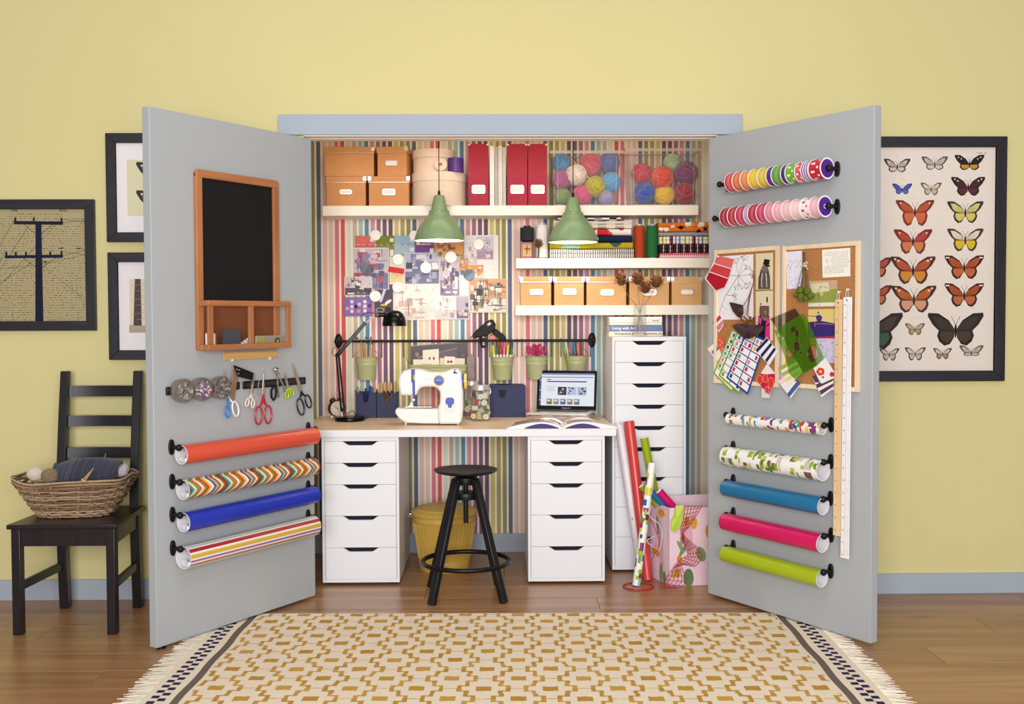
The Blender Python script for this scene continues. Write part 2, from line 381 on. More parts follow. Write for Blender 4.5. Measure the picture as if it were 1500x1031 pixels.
def rr(x0, y0, x1, y1, c, nlay=.0004, j=.0012):
    x0, x1 = max(min(x0, x1), RX0 + .145), min(max(x0, x1), RX1 - .145); y0, y1 = max(min(y0, y1), -RL + .01), min(max(y0, y1), -.008)
    if x1 - x0 < .003 or y1 - y0 < .0015: return
    nx = max(1, round((x1 - x0) / .012)); ny = max(1, round((y1 - y0) / .03)); jt = lambda: rnd(-j, j)
    top = [(x0 + (x1 - x0) * i / nx, y1 + (jt() if nx > 1 else 0)) for i in range(nx + 1)]; bot = [(x0 + (x1 - x0) * i / nx, y0 + (jt() if nx > 1 else 0)) for i in range(nx + 1)]
    for i in range(nx): rq([bot[i], bot[i + 1], top[i + 1], top[i]], c, nlay)
PX, PY = .227, .2
VX, HY = (.083, .057, .031), (.026, .074)
for j in range(-1, 19):
    for i in range(-7, 8):
        cx = -.088 + PX * i + (PX / 2 if j % 2 else 0); cy = -.123 - .1 * j
        if cx < RX0 + .06 or cx > RX1 - .06: continue
        g = random.choice(GOLD); cx += rnd(-.004, .004); cy2 = cy + rnd(-.003, .003)
        rr(cx - .026, cy2 - .021, cx + .026, cy2 + .021, g, .0005, .003)
        for sx in (-1, 1):
            for sy in (-1, 1):
                X = lambda q: cx + sx * q
                Yv = lambda q: cy + sy * q
                g = random.choice(GOLD); w = rnd(.0065, .009); h = rnd(.0035, .0055)
                rr(X(VX[0] - w), Yv(-.001), X(VX[0] + w), Yv(HY[0] + h), g)
                rr(X(VX[0]), Yv(HY[0] - h), X(VX[1] - w), Yv(HY[0] + h), g, .00045)
                rr(X(VX[1] - w), Yv(HY[0]), X(VX[1] + w), Yv(.05), g)
            rr(cx + sx * VX[0], cy - .002, cx + sx * (PX / 2), cy + .002, g, .0003)
for s, e in ((1, RX0), (-1, RX1)):
    for k in range(30):
        y0 = -RL * k / 30; y1 = -RL * (k + 1) / 30; a, b = e + s * (.108 + .003 * math.sin(k)), e + s * (.136 + .003 * math.sin(k)); a2, b2 = e + s * (.108 + .003 * math.sin(k + 1)), e + s * (.136 + .003 * math.sin(k + 1))
        q = [(a, y1), (b, y1), (b, y0), (a, y0)]; q[0] = (a2, y1); q[1] = (b2, y1)
        rq(q if s > 0 else q[::-1], '#75675f')
    n = 0; y0 = -.01
    while y0 > -RL + .03:
        for cc, off in ((.028, 0), (.056, .5)):
            yy = y0 - off * .052; a, b = e + s * cc, e + s * (cc + .026)
            q = [(min(a, b), yy - .026), (max(a, b), yy - .026), (max(a, b), yy), (min(a, b), yy)]; rq(q, '#35305a')
        y0 -= .052
rp.build('woven_pattern', wool, rug, smooth=0)
fr = MB('#e6dccb')
for s, e in ((-1, RX0), (1, RX1)):
    y0 = -.003
    while y0 > -RL:
        l = rnd(.055, .085); k = rnd(-.02, .02); z = .004
        fr.tube([(e - s * .004, y0, .0055), (e + s * l * .5, y0 + k * .4, rnd(.003, .006)), (e + s * l, y0 + k, .0026)], .0022, n=5, rs=[.0026, .0024, .0012], c=random.choice(['#e9dfce', '#ddd0bd', '#f0e8da', '#d8cab6']))
        y0 -= .0068
f_ = fr.build('fringe', CLOTH, rug); f_['kind'] = 'stuff'

# ================================================================ DESK, DRAWER UNITS, STOOL, BIN
GAP = .0016
def drawer_unit(label, x0, yf, wd, ht, dp, heights, rz=0):
    """carcass with inset drawer fronts; each front has the cut-out grip in its top edge"""
    t = thing('drawer_unit', label, 'drawer unit', (x0 + wd / 2, yf, 0), rz, 'white drawer units')
    s = .013; z0, w2 = .012, wd / 2
    c = MB().box(-w2, 0, z0, -w2 + s, dp, ht).box(w2 - s, 0, z0, w2, dp, ht).box(-w2 + s, 0, ht - .02, w2 - s, dp, ht).box(-w2 + s, 0, z0, w2 - s, dp, z0 + .016).box(-w2 + s, dp - .005, z0 + .016, w2 - s, dp, ht - .02)
    c.build('carcass', white_lam, t, bev=.0012)
    for sx in (-1, 1):
        for y_ in (.04, dp - .04): MB().cyl((sx * (w2 - .03), y_, 0), (sx * (w2 - .03), y_, z0), .014, n=12).build('foot', black_metal, t)
    z = ht - .02; tot = ht - .02 - z0 - .016; k = tot / sum(heights); a = w2 - s - GAP
    for h in heights:
        h *= k; z1, zb = z - GAP / 2, z - h + GAP / 2; g0, g1, gd = .083, .052, .019
        pts = [(-a, zb), (a, zb), (a, z1), (g0 + .004, z1), (g0 - .004, z1 - .0025), (g1 + .006, z1 - gd + .002), (g1 - .004, z1 - gd), (-g1 + .004, z1 - gd), (-g1 - .006, z1 - gd + .002), (-g0 + .004, z1 - .0025), (-g0 - .004, z1), (-a, z1)]
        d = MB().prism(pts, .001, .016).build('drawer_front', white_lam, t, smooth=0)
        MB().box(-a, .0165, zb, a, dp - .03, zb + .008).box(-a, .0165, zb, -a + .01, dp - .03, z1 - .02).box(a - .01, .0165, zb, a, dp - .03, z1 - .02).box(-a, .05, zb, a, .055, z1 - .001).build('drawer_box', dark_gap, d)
        z -= h
    return t
five = (120, 119, 173, 175, 175)
drawer_unit('white five-drawer unit under the left end of the desk, below the sewing lamp', -.8155, .222, .362, .70, .58, five)
drawer_unit('white five-drawer unit under the right end of the desk, below the laptop', .152, .217, .362, .70, .58, five)
drawer_unit('tall white nine-drawer unit beside the desk with books on top', .5735, .44, .363, 1.16, .47, (118, 118, 118, 118, 118, 166, 166, 166, 166))
desk = thing('desk', 'long white desk top with pale birch surface resting on two drawer units', 'desk', (-.18, .205, .70))
birch = wood('pale_birch_top', '#ecceae', '#f3dcc0', 0, rough=.35, scale=.6)
MB().box(-.755, 0, 0, .7475, .714, .033).build('slab', white_lam, desk, bev=.0015)
MB().box(-.753, .002, .033, .7455, .712, .0345).build('top_surface', birch, desk)
# stool
st_m = mat('black_lacquer', '#15151a', .34, var=.1, scale=20, spec=.5)
sc_ = at(682, 680, .02)
st = thing('bar_stool', 'black round swivel stool with four splayed legs and foot ring in front of the desk', 'stool', (sc_.x, .03, 0))
ZS = .575
MB().lathe([(0, ZS - .022), (.1, ZS - .022), (.135, ZS - .014), (.144, ZS - .006), (.142, ZS - .001), (.12, ZS), (.06, ZS - .003), (0, ZS - .004)], 40).build('seat', st_m, st)
MB().cyl((0, 0, .33), (0, 0, ZS - .02), .0115, n=18).build('spindle', black_metal, st)
MB().lathe([(0, ZS - .05), (.05, ZS - .05), (.05, ZS - .038), (.02, ZS - .03), (.014, ZS - .02), (0, ZS - .02)], 24).build('hub', black_metal, st)
MB().lathe([(.012, .44), (.058, .44), (.06, .446), (.06, .466), (.058, .47), (.012, .47)], 28).build('spindle_plate', black_metal, st)
MB().lathe([(.012, .505), (.045, .505), (.047, .51), (.047, .525), (.012, .53)], 24).build('spindle_collar', black_metal, st)
for a in (45, 135, 225, 315):
    c, s = math.cos(R(a + 4)), math.sin(R(a + 4))
    MB().bar((c * .225, s * .225, 0), (c * .062, s * .062, ZS - .055), .034, .026, up=(c, s, .3), w1=.032, h1=.028).bar((c * .068, s * .068, ZS - .055), (c * .03, s * .03, ZS - .048), .03, .02).build('leg', st_m, st, bev=.003)
MB().tube([(.196 * math.cos(2 * PI * i / 48), .196 * math.sin(2 * PI * i / 48), .155 - .0) for i in range(48)], .0105, n=10, closed=True).build('foot_ring', black_metal, st)
# waste bin
bn_m = mat('mustard_enamel', '#c9a54c', .42, var=.04, scale=8)
bp_ = atz(652, 842, 0)
bn = thing('waste_bin', 'mustard yellow ribbed metal bin with a lid under the desk', 'bin', (at(651, 800, .55).x, .55, 0))
pr = [(0, .004), (.118, .004), (.122, 0), (.124, .006), (.128, .03)]
MB().lathe(pr + [(.131, .05), (.128, .056), (.155, .245), (.159, .251), (.156, .257), (.160, .285), (.156, .285), (.124, .01), (0, .01)], 48).build('bin_body', bn_m, bn)
rbm = MB()
for i in range(44):
    t = 2 * PI * i / 44; c, s = math.cos(t), math.sin(t); rbm.tube([(c * .1292, s * .1292, .06), (c * .1545, s * .1545, .24)], .003, n=5)
rbm.build('ribs', bn_m, bn)
ld = MB().lathe([(.164, .276), (.167, .28), (.167, .292), (.16, .298), (.145, .302), (.14, .309), (.1, .318), (.05, .322), (0, .323), ], 48).build('lid', bn_m, bn)
MB().tube([(-.025, 0, .322), (-.022, 0, .338), (0, 0, .344), (.022, 0, .338), (.025, 0, .322)], .0035, n=8).build('lid_handle', chrome, ld)
for s in (-1, 1): MB().tube([(s * .158, -.03, .266), (s * .178, -.028, .27), (s * .185, 0, .27), (s * .178, .028, .27), (s * .158, .03, .266)], .0035, n=8).build('side_handle', chrome, bn)

# ================================================================ SHELVES
YS = .70
def shelf(label, x0, x1, ztop):
    t = solo(MB().box(x0, YS, ztop - .0505, x1, YB - .0006, ztop), 'wall_shelf', cream_lam, label, 'shelf', 'white wall shelves', bev=.001); return t
ZT = at(700, 301, YS).z; ZM = at(900, 378, YS).z; ZW = at(900, 447, YS).z
shelf('longest white shelf near the closet head, holding boxes, files and yarn', at(472.5, 308, YS).x, at(1023, 308, YS).x, ZT)
shelf('white shelf holding folded fabric stacks, middle one of three', at(756, 385, YS).x, at(1038, 385, YS).x + .06, ZM)
shelf('short white shelf holding a row of five small cardboard boxes', at(755, 454, YS).x, at(1038.5, 454, YS).x, ZW)

# ================================================================ CHAIR
blk = wood('dark_stained_wood', '#131016', '#201a20', 2, rough=.34, scale=1.2)
ch = thing('dining_chair', 'dark brown-black wooden ladder-back chair holding the wicker basket', 'chair', (-1.72, -.545, 0))
ZSEAT = .445
for s in (-1, 1):
    x = s * .187
    MB().bar((x - .0, .02, 0), (x, .02, ZSEAT - .018), .036, .04, up=(0, 1, 0)).build('leg', blk, ch, bev=.003)
    xr = s * .158
    pts = [(xr, .415, 0), (xr, .40, .22), (xr, .392, .44), (xr, .405, .62), (xr, .432, .85), (xr, .458, 1.03)]
    m = MB(); n = len(pts); k = 0
    for i, p in enumerate(pts):
        hw, hd = .019, (.024, .024, .026, .021, .017, .013)[i]
        for a, b in ((-1, -1), (1, -1), (1, 1), (-1, 1)): m.v.append(V(p[0] + a * hw, p[1] + b * hd, p[2]))
    m._f([3, 2, 1, 0]); m._f([4 * n - 4 + q for q in range(4)])
    for i in range(n - 1):
        for q in range(4): q2 = (q + 1) % 4; m._f([i * 4 + q, i * 4 + q2, i * 4 + 4 + q2, i * 4 + 4 + q])
    m.build('rear_leg', blk, ch, bev=.003)
    MB().bar((s * .186, .03, ZSEAT - .055), (s * .158, .39, ZSEAT - .055), .022, .07).build('side_apron', blk, ch, bev=.002)
    MB().bar((s * .186, .03, .19), (s * .159, .4, .19), .018, .034).build('stretcher', blk, ch, bev=.002)
MB().prism([(-.218, 0), (.218, 0), (.198, .43), (-.198, .43)], 0, .019, Matrix(((1, 0, 0, 0), (0, 0, 1, -.012), (0, -1, 0, ZSEAT), (0, 0, 0, 1)))).build('seat', blk, ch, bev=.004)
MB().box(-.172, .008, ZSEAT - .09, .172, .026, ZSEAT - .02).build('front_apron', blk, ch, bev=.002)
MB().box(-.14, .385, ZSEAT - .08, .14, .4, ZSEAT - .02).build('rear_apron', blk, ch, bev=.002)
for z, h in ((.676, .046), (.813, .046), (.942, .047)):
    yy = .405 + (z - .62) * .125
    m = MB(); m.grid(lambda u, v: (-.14 + .28 * u, yy + .016 * math.sin(PI * u) + (v - .5) * .004, z - h / 2 + h * v), 12, 1)
    k = len(m.v); m.grid(lambda u, v: (.14 - .28 * u, yy + .016 + .016 * math.sin(PI * u) + (v - .5) * .004, z - h / 2 + h * v), 12, 1)
    m.grid(lambda u, v: (-.14 + .28 * u, yy + .016 * math.sin(PI * u) + .016 * v + .002, z + h / 2), 12, 1); m.grid(lambda u, v: (-.14 + .28 * u, yy + .016 * math.sin(PI * u) + .016 * (1 - v) - .002, z - h / 2), 12, 1)
    m.build('back_slat', blk, ch)

# ================================================================ THINGS ON THE SHELVES
kraft = mat('kraft_board', '#d0925c', .6, var=.04, scale=25, spec=.3)
kraft_lt = mat('kraft_board_pale', '#d6a672', .6, var=.04, scale=25, spec=.3)
steel = mat('brushed_steel', '#dcdad8', .3, metal=.7, var=.05)
card_w = mat('white_card', '#f4ecec', .7, var=.01)
def card_box(label, X0, X1, Z0, Z1, y, dp, m, lidh=.031, lab=None, corners='', rz=0, group='cardboard storage boxes'):
    w = X1 - X0; h = Z1 - Z0; t = thing('storage_box', label, 'box', ((X0 + X1) / 2, y, Z0), rz, group)
    MB().box(-w / 2 + .004, .003, 0, w / 2 - .004, dp - .003, h - .006).build('box_body', m, t, bev=.0015)
    l = MB().box(-w / 2, 0, h - lidh, w / 2, dp, h).build('lid', m, t, bev=.0015)
    MB().box(-w / 2 + .001, -.0006, h - lidh - .0006, w / 2 - .001, .001, h - lidh + .001).build('lid_rim', steel, l)
    for c in corners:
        s = -1 if c == 'l' else 1; e = s * w / 2
        MB().box(e, -.0014, h - .022, e - s * .016, .0, h + .0012).box(e, -.0014, h - .0012, e - s * .016, .02, h + .0012).box(e, -.0014, h - .022, e + s * .0012, .02, h + .0012).cyl((e - s * .009, -.003, h - .014), (e - s * .009, -.001, h - .014), .003, n=10).build('metal_corner', steel, l)
    if lab:
        lx, lz, lw, lh = lab
        g = MB()
        for a, b, c_, d in ((-lw, -lh, lw, -lh + .004), (-lw, lh - .004, lw, lh), (-lw, -lh, -lw + .004, lh), (lw - .004, -lh, lw, lh)): g.box(lx + a, -.001, lz + b, lx + c_, .0028, lz + d)
        g = g.build('label_holder', steel, t); MB().box(lx - lw + .003, .0004, lz - lh + .003, lx + lw - .003, .002, lz + lh - .003).build('label_card', card_w, g)
    return t
def pbox(label, px0, py0, px1, py1, y, dp, m, lab=None, **k):
    a, b = at(px0, py0, y), at(px1, py1, y)
    if lab: p, q = at(lab[0], lab[1], y), at(lab[2], lab[3], y); lab = ((p.x + q.x) / 2 - (a.x + b.x) / 2, (p.z + q.z) / 2 - k['z0'] if 'z0' in k else (p.z + q.z) / 2 - b.z, (q.x - p.x) / 2, (p.z - q.z) / 2)
    z0 = k.pop('z0', b.z)
    return card_box(label, a.x, b.x, z0, a.z, y, dp, m, lab=lab, **k)
YF = YS + .008
zl = at(520, 258.3, YF).z
pbox('kraft cardboard box on the lower left of the top shelf, with small metal label', 477, 258.3, 536.7, 300, YF, .2, kraft, (497, 277.6, 515.5, 284.4), corners='r', z0=ZT)
pbox('kraft cardboard box next to the round boxes on the top shelf, bright metal corners', 538.9, 258, 600, 300, YF, .2, kraft, (560, 276.6, 579, 285.7), corners='lr', z0=ZT)
zt_ = max(o.location.z for o in [])if False else zl
pbox('wide unlabelled kraft cardboard box on top of the left stack', 474, 214.9, 548.6, 257.3, YF, .2, kraft, None, corners='r', z0=zl + .0012)
pbox('narrow kraft cardboard box turned slightly, on top beside the round boxes', 551, 214.5, 597, 257.3, YF + .004, .18, kraft, (564, 234.8, 582.5, 242.7), corners='r', rz=R(-6), z0=zl + .0012)
cream_board = mat('cream_round_box', '#efd8c6', .65, var=.02, spec=.3)
def round_box(label, px0, px1, pyt, pyl, z0, y):
    a, b = at(px0, pyt, y), at(px1, pyl, y); r = (b.x - a.x) / 2; h = a.z - z0; lh = a.z - b.z
    t = thing('round_box', label, 'box', ((a.x + b.x) / 2, y, z0), 0, 'cream round boxes')
    MB().lathe([(0, 0), (r - .005, 0), (r - .004, .002), (r - .004, h - .004), (0, h - .004)], 48).build('box_body', cream_board, t)
    MB().lathe([(r - .003, h - lh), (r, h - lh), (r, h - .002), (r - .002, h), (0, h)], 48).build('lid', cream_board, t); return t
round_box('large cream round hat box on the top shelf behind the left green lamp', 603, 684, 256, 268.4, ZT, .81)
zr = at(640, 256, .81).z
round_box('smaller cream round box stacked on the large round box', 604, 666.5, 222, 234, zr + .0005, .806)
p = at(647, 247, .78)
solo(MB().lathe([(.008, -.012), (.031, -.012), (.033, -.01), (.033, .01), (.031, .012), (.008, .012), (.008, -.012)], 28, ax=(.05, -1, .0), o=(p.x, .683, zr + .0345)), 'tape_roll', cream_board, 'cream roll of tape on the large round box, beside the purple tin', 'tape')
a, b = at(656, 232, .722), at(678.5, 256, .722)
t = thing('purple_tin', 'small purple cylinder tin on the large round box', 'tin', ((a.x + b.x) / 2, .722, zr + .0005)); rr_ = (b.x - a.x) / 2; hh = a.z - zr
pur = plain('#59358a', .4); MB().lathe([(0, 0), (rr_, 0), (rr_, hh - .012), (0, hh - .012)], 28).build('tin_body', pur, t); MB().lathe([(rr_ + .001, hh - .014), (rr_ + .0015, hh - .001), (rr_, hh), (0, hh)], 28).build('lid', pur, t)
# magazine files
red_b = mat('red_board', '#a81f38', .55, var=.03, scale=30, spec=.35)
for lab, x0, x1 in (('dark red magazine file beside the round boxes', 685.8, 716), ('dark red magazine file between notebooks and another red file', 742.6, 772.6), ('dark red magazine file next to the clear yarn box', 773.3, 801.8)):
    a, b = at(x0, 210.8, YF), at(x1, 300, YF); w = b.x - a.x; h = a.z - ZT
    t = thing('magazine_file', lab, 'magazine file', ((a.x + b.x) / 2, YF, ZT), 0, 'red magazine files')
    s = .0025; w2 = w / 2 - .0005
    m = MB().box(-w2, 0, 0, w2, s, h).box(-w2, s, 0, w2, .2, s).box(-w2, .2 - s, s, w2, .2, h * .55)
    for e in (-1, 1): m.prism([(s, s), (.2 - s, s), (.2 - s, h * .55), (.08, h - .002), (s, h - .002)], 0, s, Matrix(((0, e, 0, -e * w2), (1, 0, 0, 0), (0, 0, 1, 0), (0, 0, 0, 1))))
    m.build('file_body', red_b, t)
    q = at(x0 + 5, 271, YF).z - ZT; q2 = at(x0 + 5, 283.4, YF).z - ZT; lw = .034
    g = MB().box(-lw, -.001, q2, lw, .0, q2 + .004).box(-lw, -.001, q - .004, lw, 0, q).box(-lw, -.001, q2, -lw + .004, 0, q).box(lw - .004, -.001, q2, lw, 0, q).build('label_holder', steel, t)
    MB().box(-lw + .003, -.0007, q2 + .003, lw - .003, -.0001, q - .003).build('label_card', card_w, g)
    for e in (-1, 1): MB().box(e * (w2 + .0005), -.0012, h - .008, e * (w2 - .01), .004, h + .0005).build('metal_corner', steel, t)
nb_x = 717.2
for i, (wpx, c, top, lb) in enumerate(((7.2, '#efeae6', 213, 'white'), (5.2, '#cfc7c6', 214.5, 'pale grey spiral-bound'), (6, '#f5f2f0', 213.5, 'thick white spiral-bound'), (5, '#e5dcd8', 215.5, 'thin off-white spiral-bound'))):
    a, b = at(nb_x, top, YF), at(nb_x + wpx, 300, YF); w = b.x - a.x - .0012; nb_x += wpx + .2
    t = thing('notebook', lb + ' notebook standing upright between the red files', 'notebook', ((a.x + b.x) / 2, YF + .004, ZT), 0, 'upright notebooks'); h = a.z - ZT
    MB(c).box(-w / 2, .004, 0, w / 2, .17, h).build('page_block', PAPER, t); MB(hexmix(c, '#8a8088', .35)).box(-w / 2 - .0005, .002, 0, -w / 2, .172, h + .002).box(w / 2, .002, 0, w / 2 + .0005, .172, h + .002).build('cover', PAPER, t)
    if i:
        m = MB()
        for k in range(34): z = .006 + (h - .012) * k / 33; m.tube([(-w * .4, .006, z), (-w * .3, -.003, z + .001), (w * .3, -.003, z + .001), (w * .4, .006, z)], .0009, n=5)
        m.build('spiral_wire', chrome, t)
# yarn
def yarn(mb, o, r, c, loops=16, sq=1):
    o = Vector(o); mb.sph(o, (r * .95, r * .95, r * .95 * sq), 18, 12, c)
    for k in range(loops):
        ax = Vector((rnd(-1, 1), rnd(-1, 1), rnd(-1, 1))).normalized(); a, b = frame(ax); off = rnd(-.75, .75); rr = math.sqrt(1 - off * off)
        pts = [o + (ax * off + (a * math.cos(q) + b * math.sin(q)) * rr) * r * .965 for q in [2 * PI * i / 28 for i in range(28)]]
        for p in pts: p.z = o.z + (p.z - o.z) * sq
        cc = hexmix(c, '#ffffff' if k % 2 else '#000000', rnd(.0, .16)); mb.tube(pts, r * .045, n=4, closed=True, c=cc)
    return mb
wool_m = mat('yarn_wool', rough=.95, var=.12, scale=250, bump=.6, bscale=500, attr=True, spec=.1, sheen=.3)
def yarn_thing(px, py, rpx, y, c, label, sq=1, group='yarn balls in the clear boxes', zmin=None, name='yarn_ball'):
    p = at(px, py, y); r = rpx * (y - CAM.y) / FPX
    if zmin is not None: p.z = max(p.z, zmin + r * sq + .004)
    o = tag(yarn(MB(), (0, 0, 0), r, c, sq=sq).build(name, wool_m), label, 'yarn', group); o.location = p; return o
clear = thin_clear('clear_plastic', '#f8f4f4', .03, .1)
clear_rim = thin_clear('clear_plastic_rim', '#f6ecec', .3, .1)
def clear_box(label, x0t, x1t, x0b, x1b, pyt):
    a, b, c, d = at(x0t, pyt, YF), at(x1t, pyt, YF), at(x0b, 300, YF + .01), at(x1b, 300, YF + .01)
    cx = (a.x + b.x) / 2; t = thing('clear_storage_box', label, 'storage box', (cx, YF, ZT), 0, 'clear plastic boxes of yarn'); h = a.z - ZT; D = .205
    s0, s1 = (d.x - c.x) / 2, (b.x - a.x) / 2 - .008; e = .0018
    def ring(w, y0, y1, z): return [V(-w, y0, z), V(w, y0, z), V(w, y1, z), V(-w, y1, z)]
    o1, o2, i2, i1 = ring(s0, .012, D - .012, .001), ring(s1, .006, D - .004, h), ring(s1 - e, .006 + e, D - .004 - e, h), ring(s0 - e, .012 + e, D - .012 - e, .001 + e)
    m = MB(); m.v = o1 + o2 + i2 + i1
    for r in range(3):
        for i in range(4): j = (i + 1) % 4; m._f([r * 4 + i, r * 4 + j, r * 4 + 4 + j, r * 4 + 4 + i])
    m._f([3, 2, 1, 0]); m._f([12, 13, 14, 15]); m.build('tub', clear, t, smooth=0, bev=.0)
    w1 = s1 + .008
    r_ = MB().box(-w1, -.002, h - .006, w1, .006, h).box(-w1, D - .004, h - .006, w1, D + .002, h).box(-w1, .006, h - .006, -w1 + .008, D - .004, h).box(w1 - .008, .006, h - .006, w1, D - .004, h)
    r_.box(-w1, -.002, h - .016, w1, -.0005, h - .006).build('rim', clear_rim, t)
    MB().bar((-s0 + .02, .008, .02), (-s1 + .03, .002, h - .03), .002, .002).bar((s0 - .02, .008, .02), (s1 - .03, .002, h - .03), .002, .002).bar((-s0, .011, .004), (s0, .011, .004), .003, .003).build('moulded_edge', clear_rim, t)
    return t
clear_box('clear plastic box of mixed blue, cream and pink yarn on the top shelf', 805.6, 914, 812, 908, 220.4)
clear_box('clear plastic box of red, orange and plum yarn on the top shelf right end', 916, 1029, 924, 1021, 217)
yz = ZT
for zx, zy, r, c, lb, dy in ((255, 275, 40, '#4f9ad0', 'sky blue yarn ball top left in the clear box', .08), (325, 332, 46, '#efe2d6', 'cream yarn ball in the clear box behind the lamp cord', .06), (390, 285, 50, '#e2657f', 'rose pink yarn ball at the top of the clear box', .1), (478, 275, 44, '#6f7fc0', 'periwinkle yarn ball top right in the clear box', .09), (485, 365, 42, '#62aee0', 'light blue yarn ball at the right side of the clear box', .06), (411, 384, 46, '#c3b63d', 'mustard yellow yarn ball in front in the clear box', .06), (352, 425, 44, '#d95a86', 'hot pink yarn ball low behind the lamp in the clear box', .07), (258, 355, 42, '#b3578f', 'mauve yarn ball at the left of the clear box', .07), (262, 430, 36, '#7fa45c', 'green yarn ball at the bottom left of the clear box', .06), (462, 437, 34, '#a8a4d4', 'lavender yarn ball at the bottom right of the clear box', .06)):
    yarn_thing(740 + zx * .32, 150 + zy * .32, r * .345, YF + dy, c, lb, zmin=yz)
for zx, zy, r, c, lb, dy in ((625, 325, 44, '#c9304a', 'crimson yarn ball top left in the right clear box', .07), (718, 345, 50, '#e0503a', 'orange-red yarn ball in the middle of the right clear box', .065), (765, 275, 38, '#b9d6a8', 'pale green yarn ball at the top of the right clear box', .1), (829, 322, 50, '#7e3b6e', 'plum yarn ball at the right of the right clear box', .07), (638, 417, 47, '#2f55b8', 'royal blue yarn ball at the bottom of the right clear box', .065), (728, 425, 44, '#ecc83c', 'yellow yarn ball at the bottom of the right clear box', .065), (820, 418, 46, '#a81c3c', 'dark red yarn ball at the bottom right of the right clear box', .065)):
    yarn_thing(740 + zx * .32, 150 + zy * .32, r * .345, YF + dy, c, lb, zmin=yz)
p, q = at(838, 234, YF + .03), at(893, 294, YF + .04)
solo(MB().cyl(p, q, .0028, n=8).sph(p, .006, 8, 6), 'knitting_needle', wood('pale_wood', '#d8b184', '#e6c69c', 2), 'pale wooden knitting needle leaning inside the left clear box', 'knitting needle')

# ---- middle shelf
def folded(label, px0, px1, pyt, pyb, y, dp, cf, nx, layers=2, m=CLOTH, z0=None):
    a, b = at(px0, pyt, y), at(px1, pyb, y); z0 = b.z if z0 is None else z0; h = a.z - z0; w = b.x - a.x
    prof = [(dp, 0)]
    lh = h / layers
    for l in range(layers):
        for k in range(7): an = -PI / 2 + PI * k / 6; prof.append((lh * .42 - math.cos(an) * lh * .42, lh * l + lh / 2 + math.sin(an) * lh / 2 * .97))
    prof += [(dp * .5, h), (dp, h)]
    np_ = len(prof) - 1
    wv = [rnd(-.0015, .0015) for _ in range(nx + 1)]
    o = MB(); o.grid(lambda u, v: (-w / 2 + w * u, prof[round(v * np_)][0] + wv[round(u * nx)], prof[round(v * np_)][1] * (1 + .04 * math.sin(u * 7 + px0))), nx, np_, cf)
    for s in (0, nx):
        idx = [j * (nx + 1) + s for j in range(np_ + 1)]; o._f(idx if s == 0 else idx[::-1], cf(0 if s == 0 else nx - 1, 8))
    ob = tag(o.build('folded_fabric', m, smooth=60), label, 'fabric', 'folded fabrics'); ob.location = ((a.x + b.x) / 2, y, z0); return ob, z0 + h * 1.04
def blobs(base, cols, n, seed, nx=60, r=(3, 6), prof=18):
    rs = random.Random(seed); sp = [(rs.uniform(0, nx), rs.uniform(0, prof), rs.uniform(*r), rs.choice(cols)) for _ in range(n)]
    def f(i, j):
        for x, y, q, c in sp:
            if (i - x) ** 2 + ((j - y) * 1.4) ** 2 < q * q: return c
        return base
    return f
ss, sd = .32, (740, 150)
def Z(x, y): return 740 + x * .32, 150 + y * .32
def stack_item(label, zx0, zx1, zt, zb, cf, nx, layers, dp, z0, dy=0): 
    return folded(label, *[Z(zx0, 0)[0], Z(zx1, 0)[0], Z(0, zt)[1], Z(0, zb)[1]], YF + dy, dp, cf, nx, layers, z0=z0)[1] + .0006
z = ZM + .0004
z = stack_item('black and white ticking stripe fabric folded at the bottom of the left stack', 207, 592, 672, 712, lambda i, j: '#1e1c26' if i % 2 else '#f2ece6', 92, 2, .19, z)
z = stack_item('mustard fabric with large pale flowers folded in the left stack', 205, 585, 641, 672, blobs('#b5a32a', ['#e9e4d2', '#8fb5a4', '#3f5a55'], 9, 3, 80, (4, 8)), 80, 1, .19, z)
z = stack_item('navy fabric with pale blue pattern folded in the left stack', 215, 583, 610, 641, blobs('#1d2740', ['#9fb9d8', '#36507e'], 14, 8, 80, (3, 6)), 80, 1, .19, z)
z = stack_item('red and white floral fabric folded in the left stack', 220, 577, 578, 610, blobs('#efe4dc', ['#cf2f35', '#d84a48', '#d9802f'], 30, 5, 80, (3, 6)), 80, 1, .185, z)
z = stack_item('cream and grey check fabric folded in the left stack', 222, 580, 541, 578, lambda i, j: ('#b5a9a2' if (i // 9) % 2 else '#efe6da') if j % 6 < 4 else '#d8cdc3', 80, 2, .18, z)
z = stack_item('black and white printed fabric on top of the left stack', 240, 530, 526, 541, lambda i, j: ('#2a2830', '#d9d5d6', '#8d8a90', '#efeae8')[(i // 7 + j // 3) % 4], 60, 1, .17, z)
z = ZM + .0004
z = stack_item('red gingham fabric folded at the bottom of the right stack', 707, 985, 689, 712, lambda i, j: ('#c02742', '#e4a0a8', '#f3ebe8')[(i % 2) + (j // 2) % 2], 60, 1, .19, z)
z = stack_item('dark plaid stripe fabric folded in the right stack', 705, 985, 650, 689, lambda i, j: ('#1f1a24', '#1f1a24', '#4c2b45', '#1f1a24', '#c9b9b4', '#1f1a24', '#6b2a3c')[i % 7], 63, 2, .19, z)
z = stack_item('multicolour wide stripe fabric folded in the right stack', 708, 985, 613, 650, lambda i, j: ('#e9e3c8', '#a9b24c', '#efe8d8', '#d9d08a', '#f0e8dc', '#8f5a8d', '#3b2a4a', '#efe6dc', '#c77f9b', '#efe6dc', '#4a9bc0', '#e8e2d4')[(i // 2) % 12], 64, 2, .19, z)
z = stack_item('navy and white small check fabric folded in the right stack', 706, 985, 594, 613, lambda i, j: '#26284a' if (i + j // 2) % 2 else '#d5cfd6', 70, 1, .185, z)
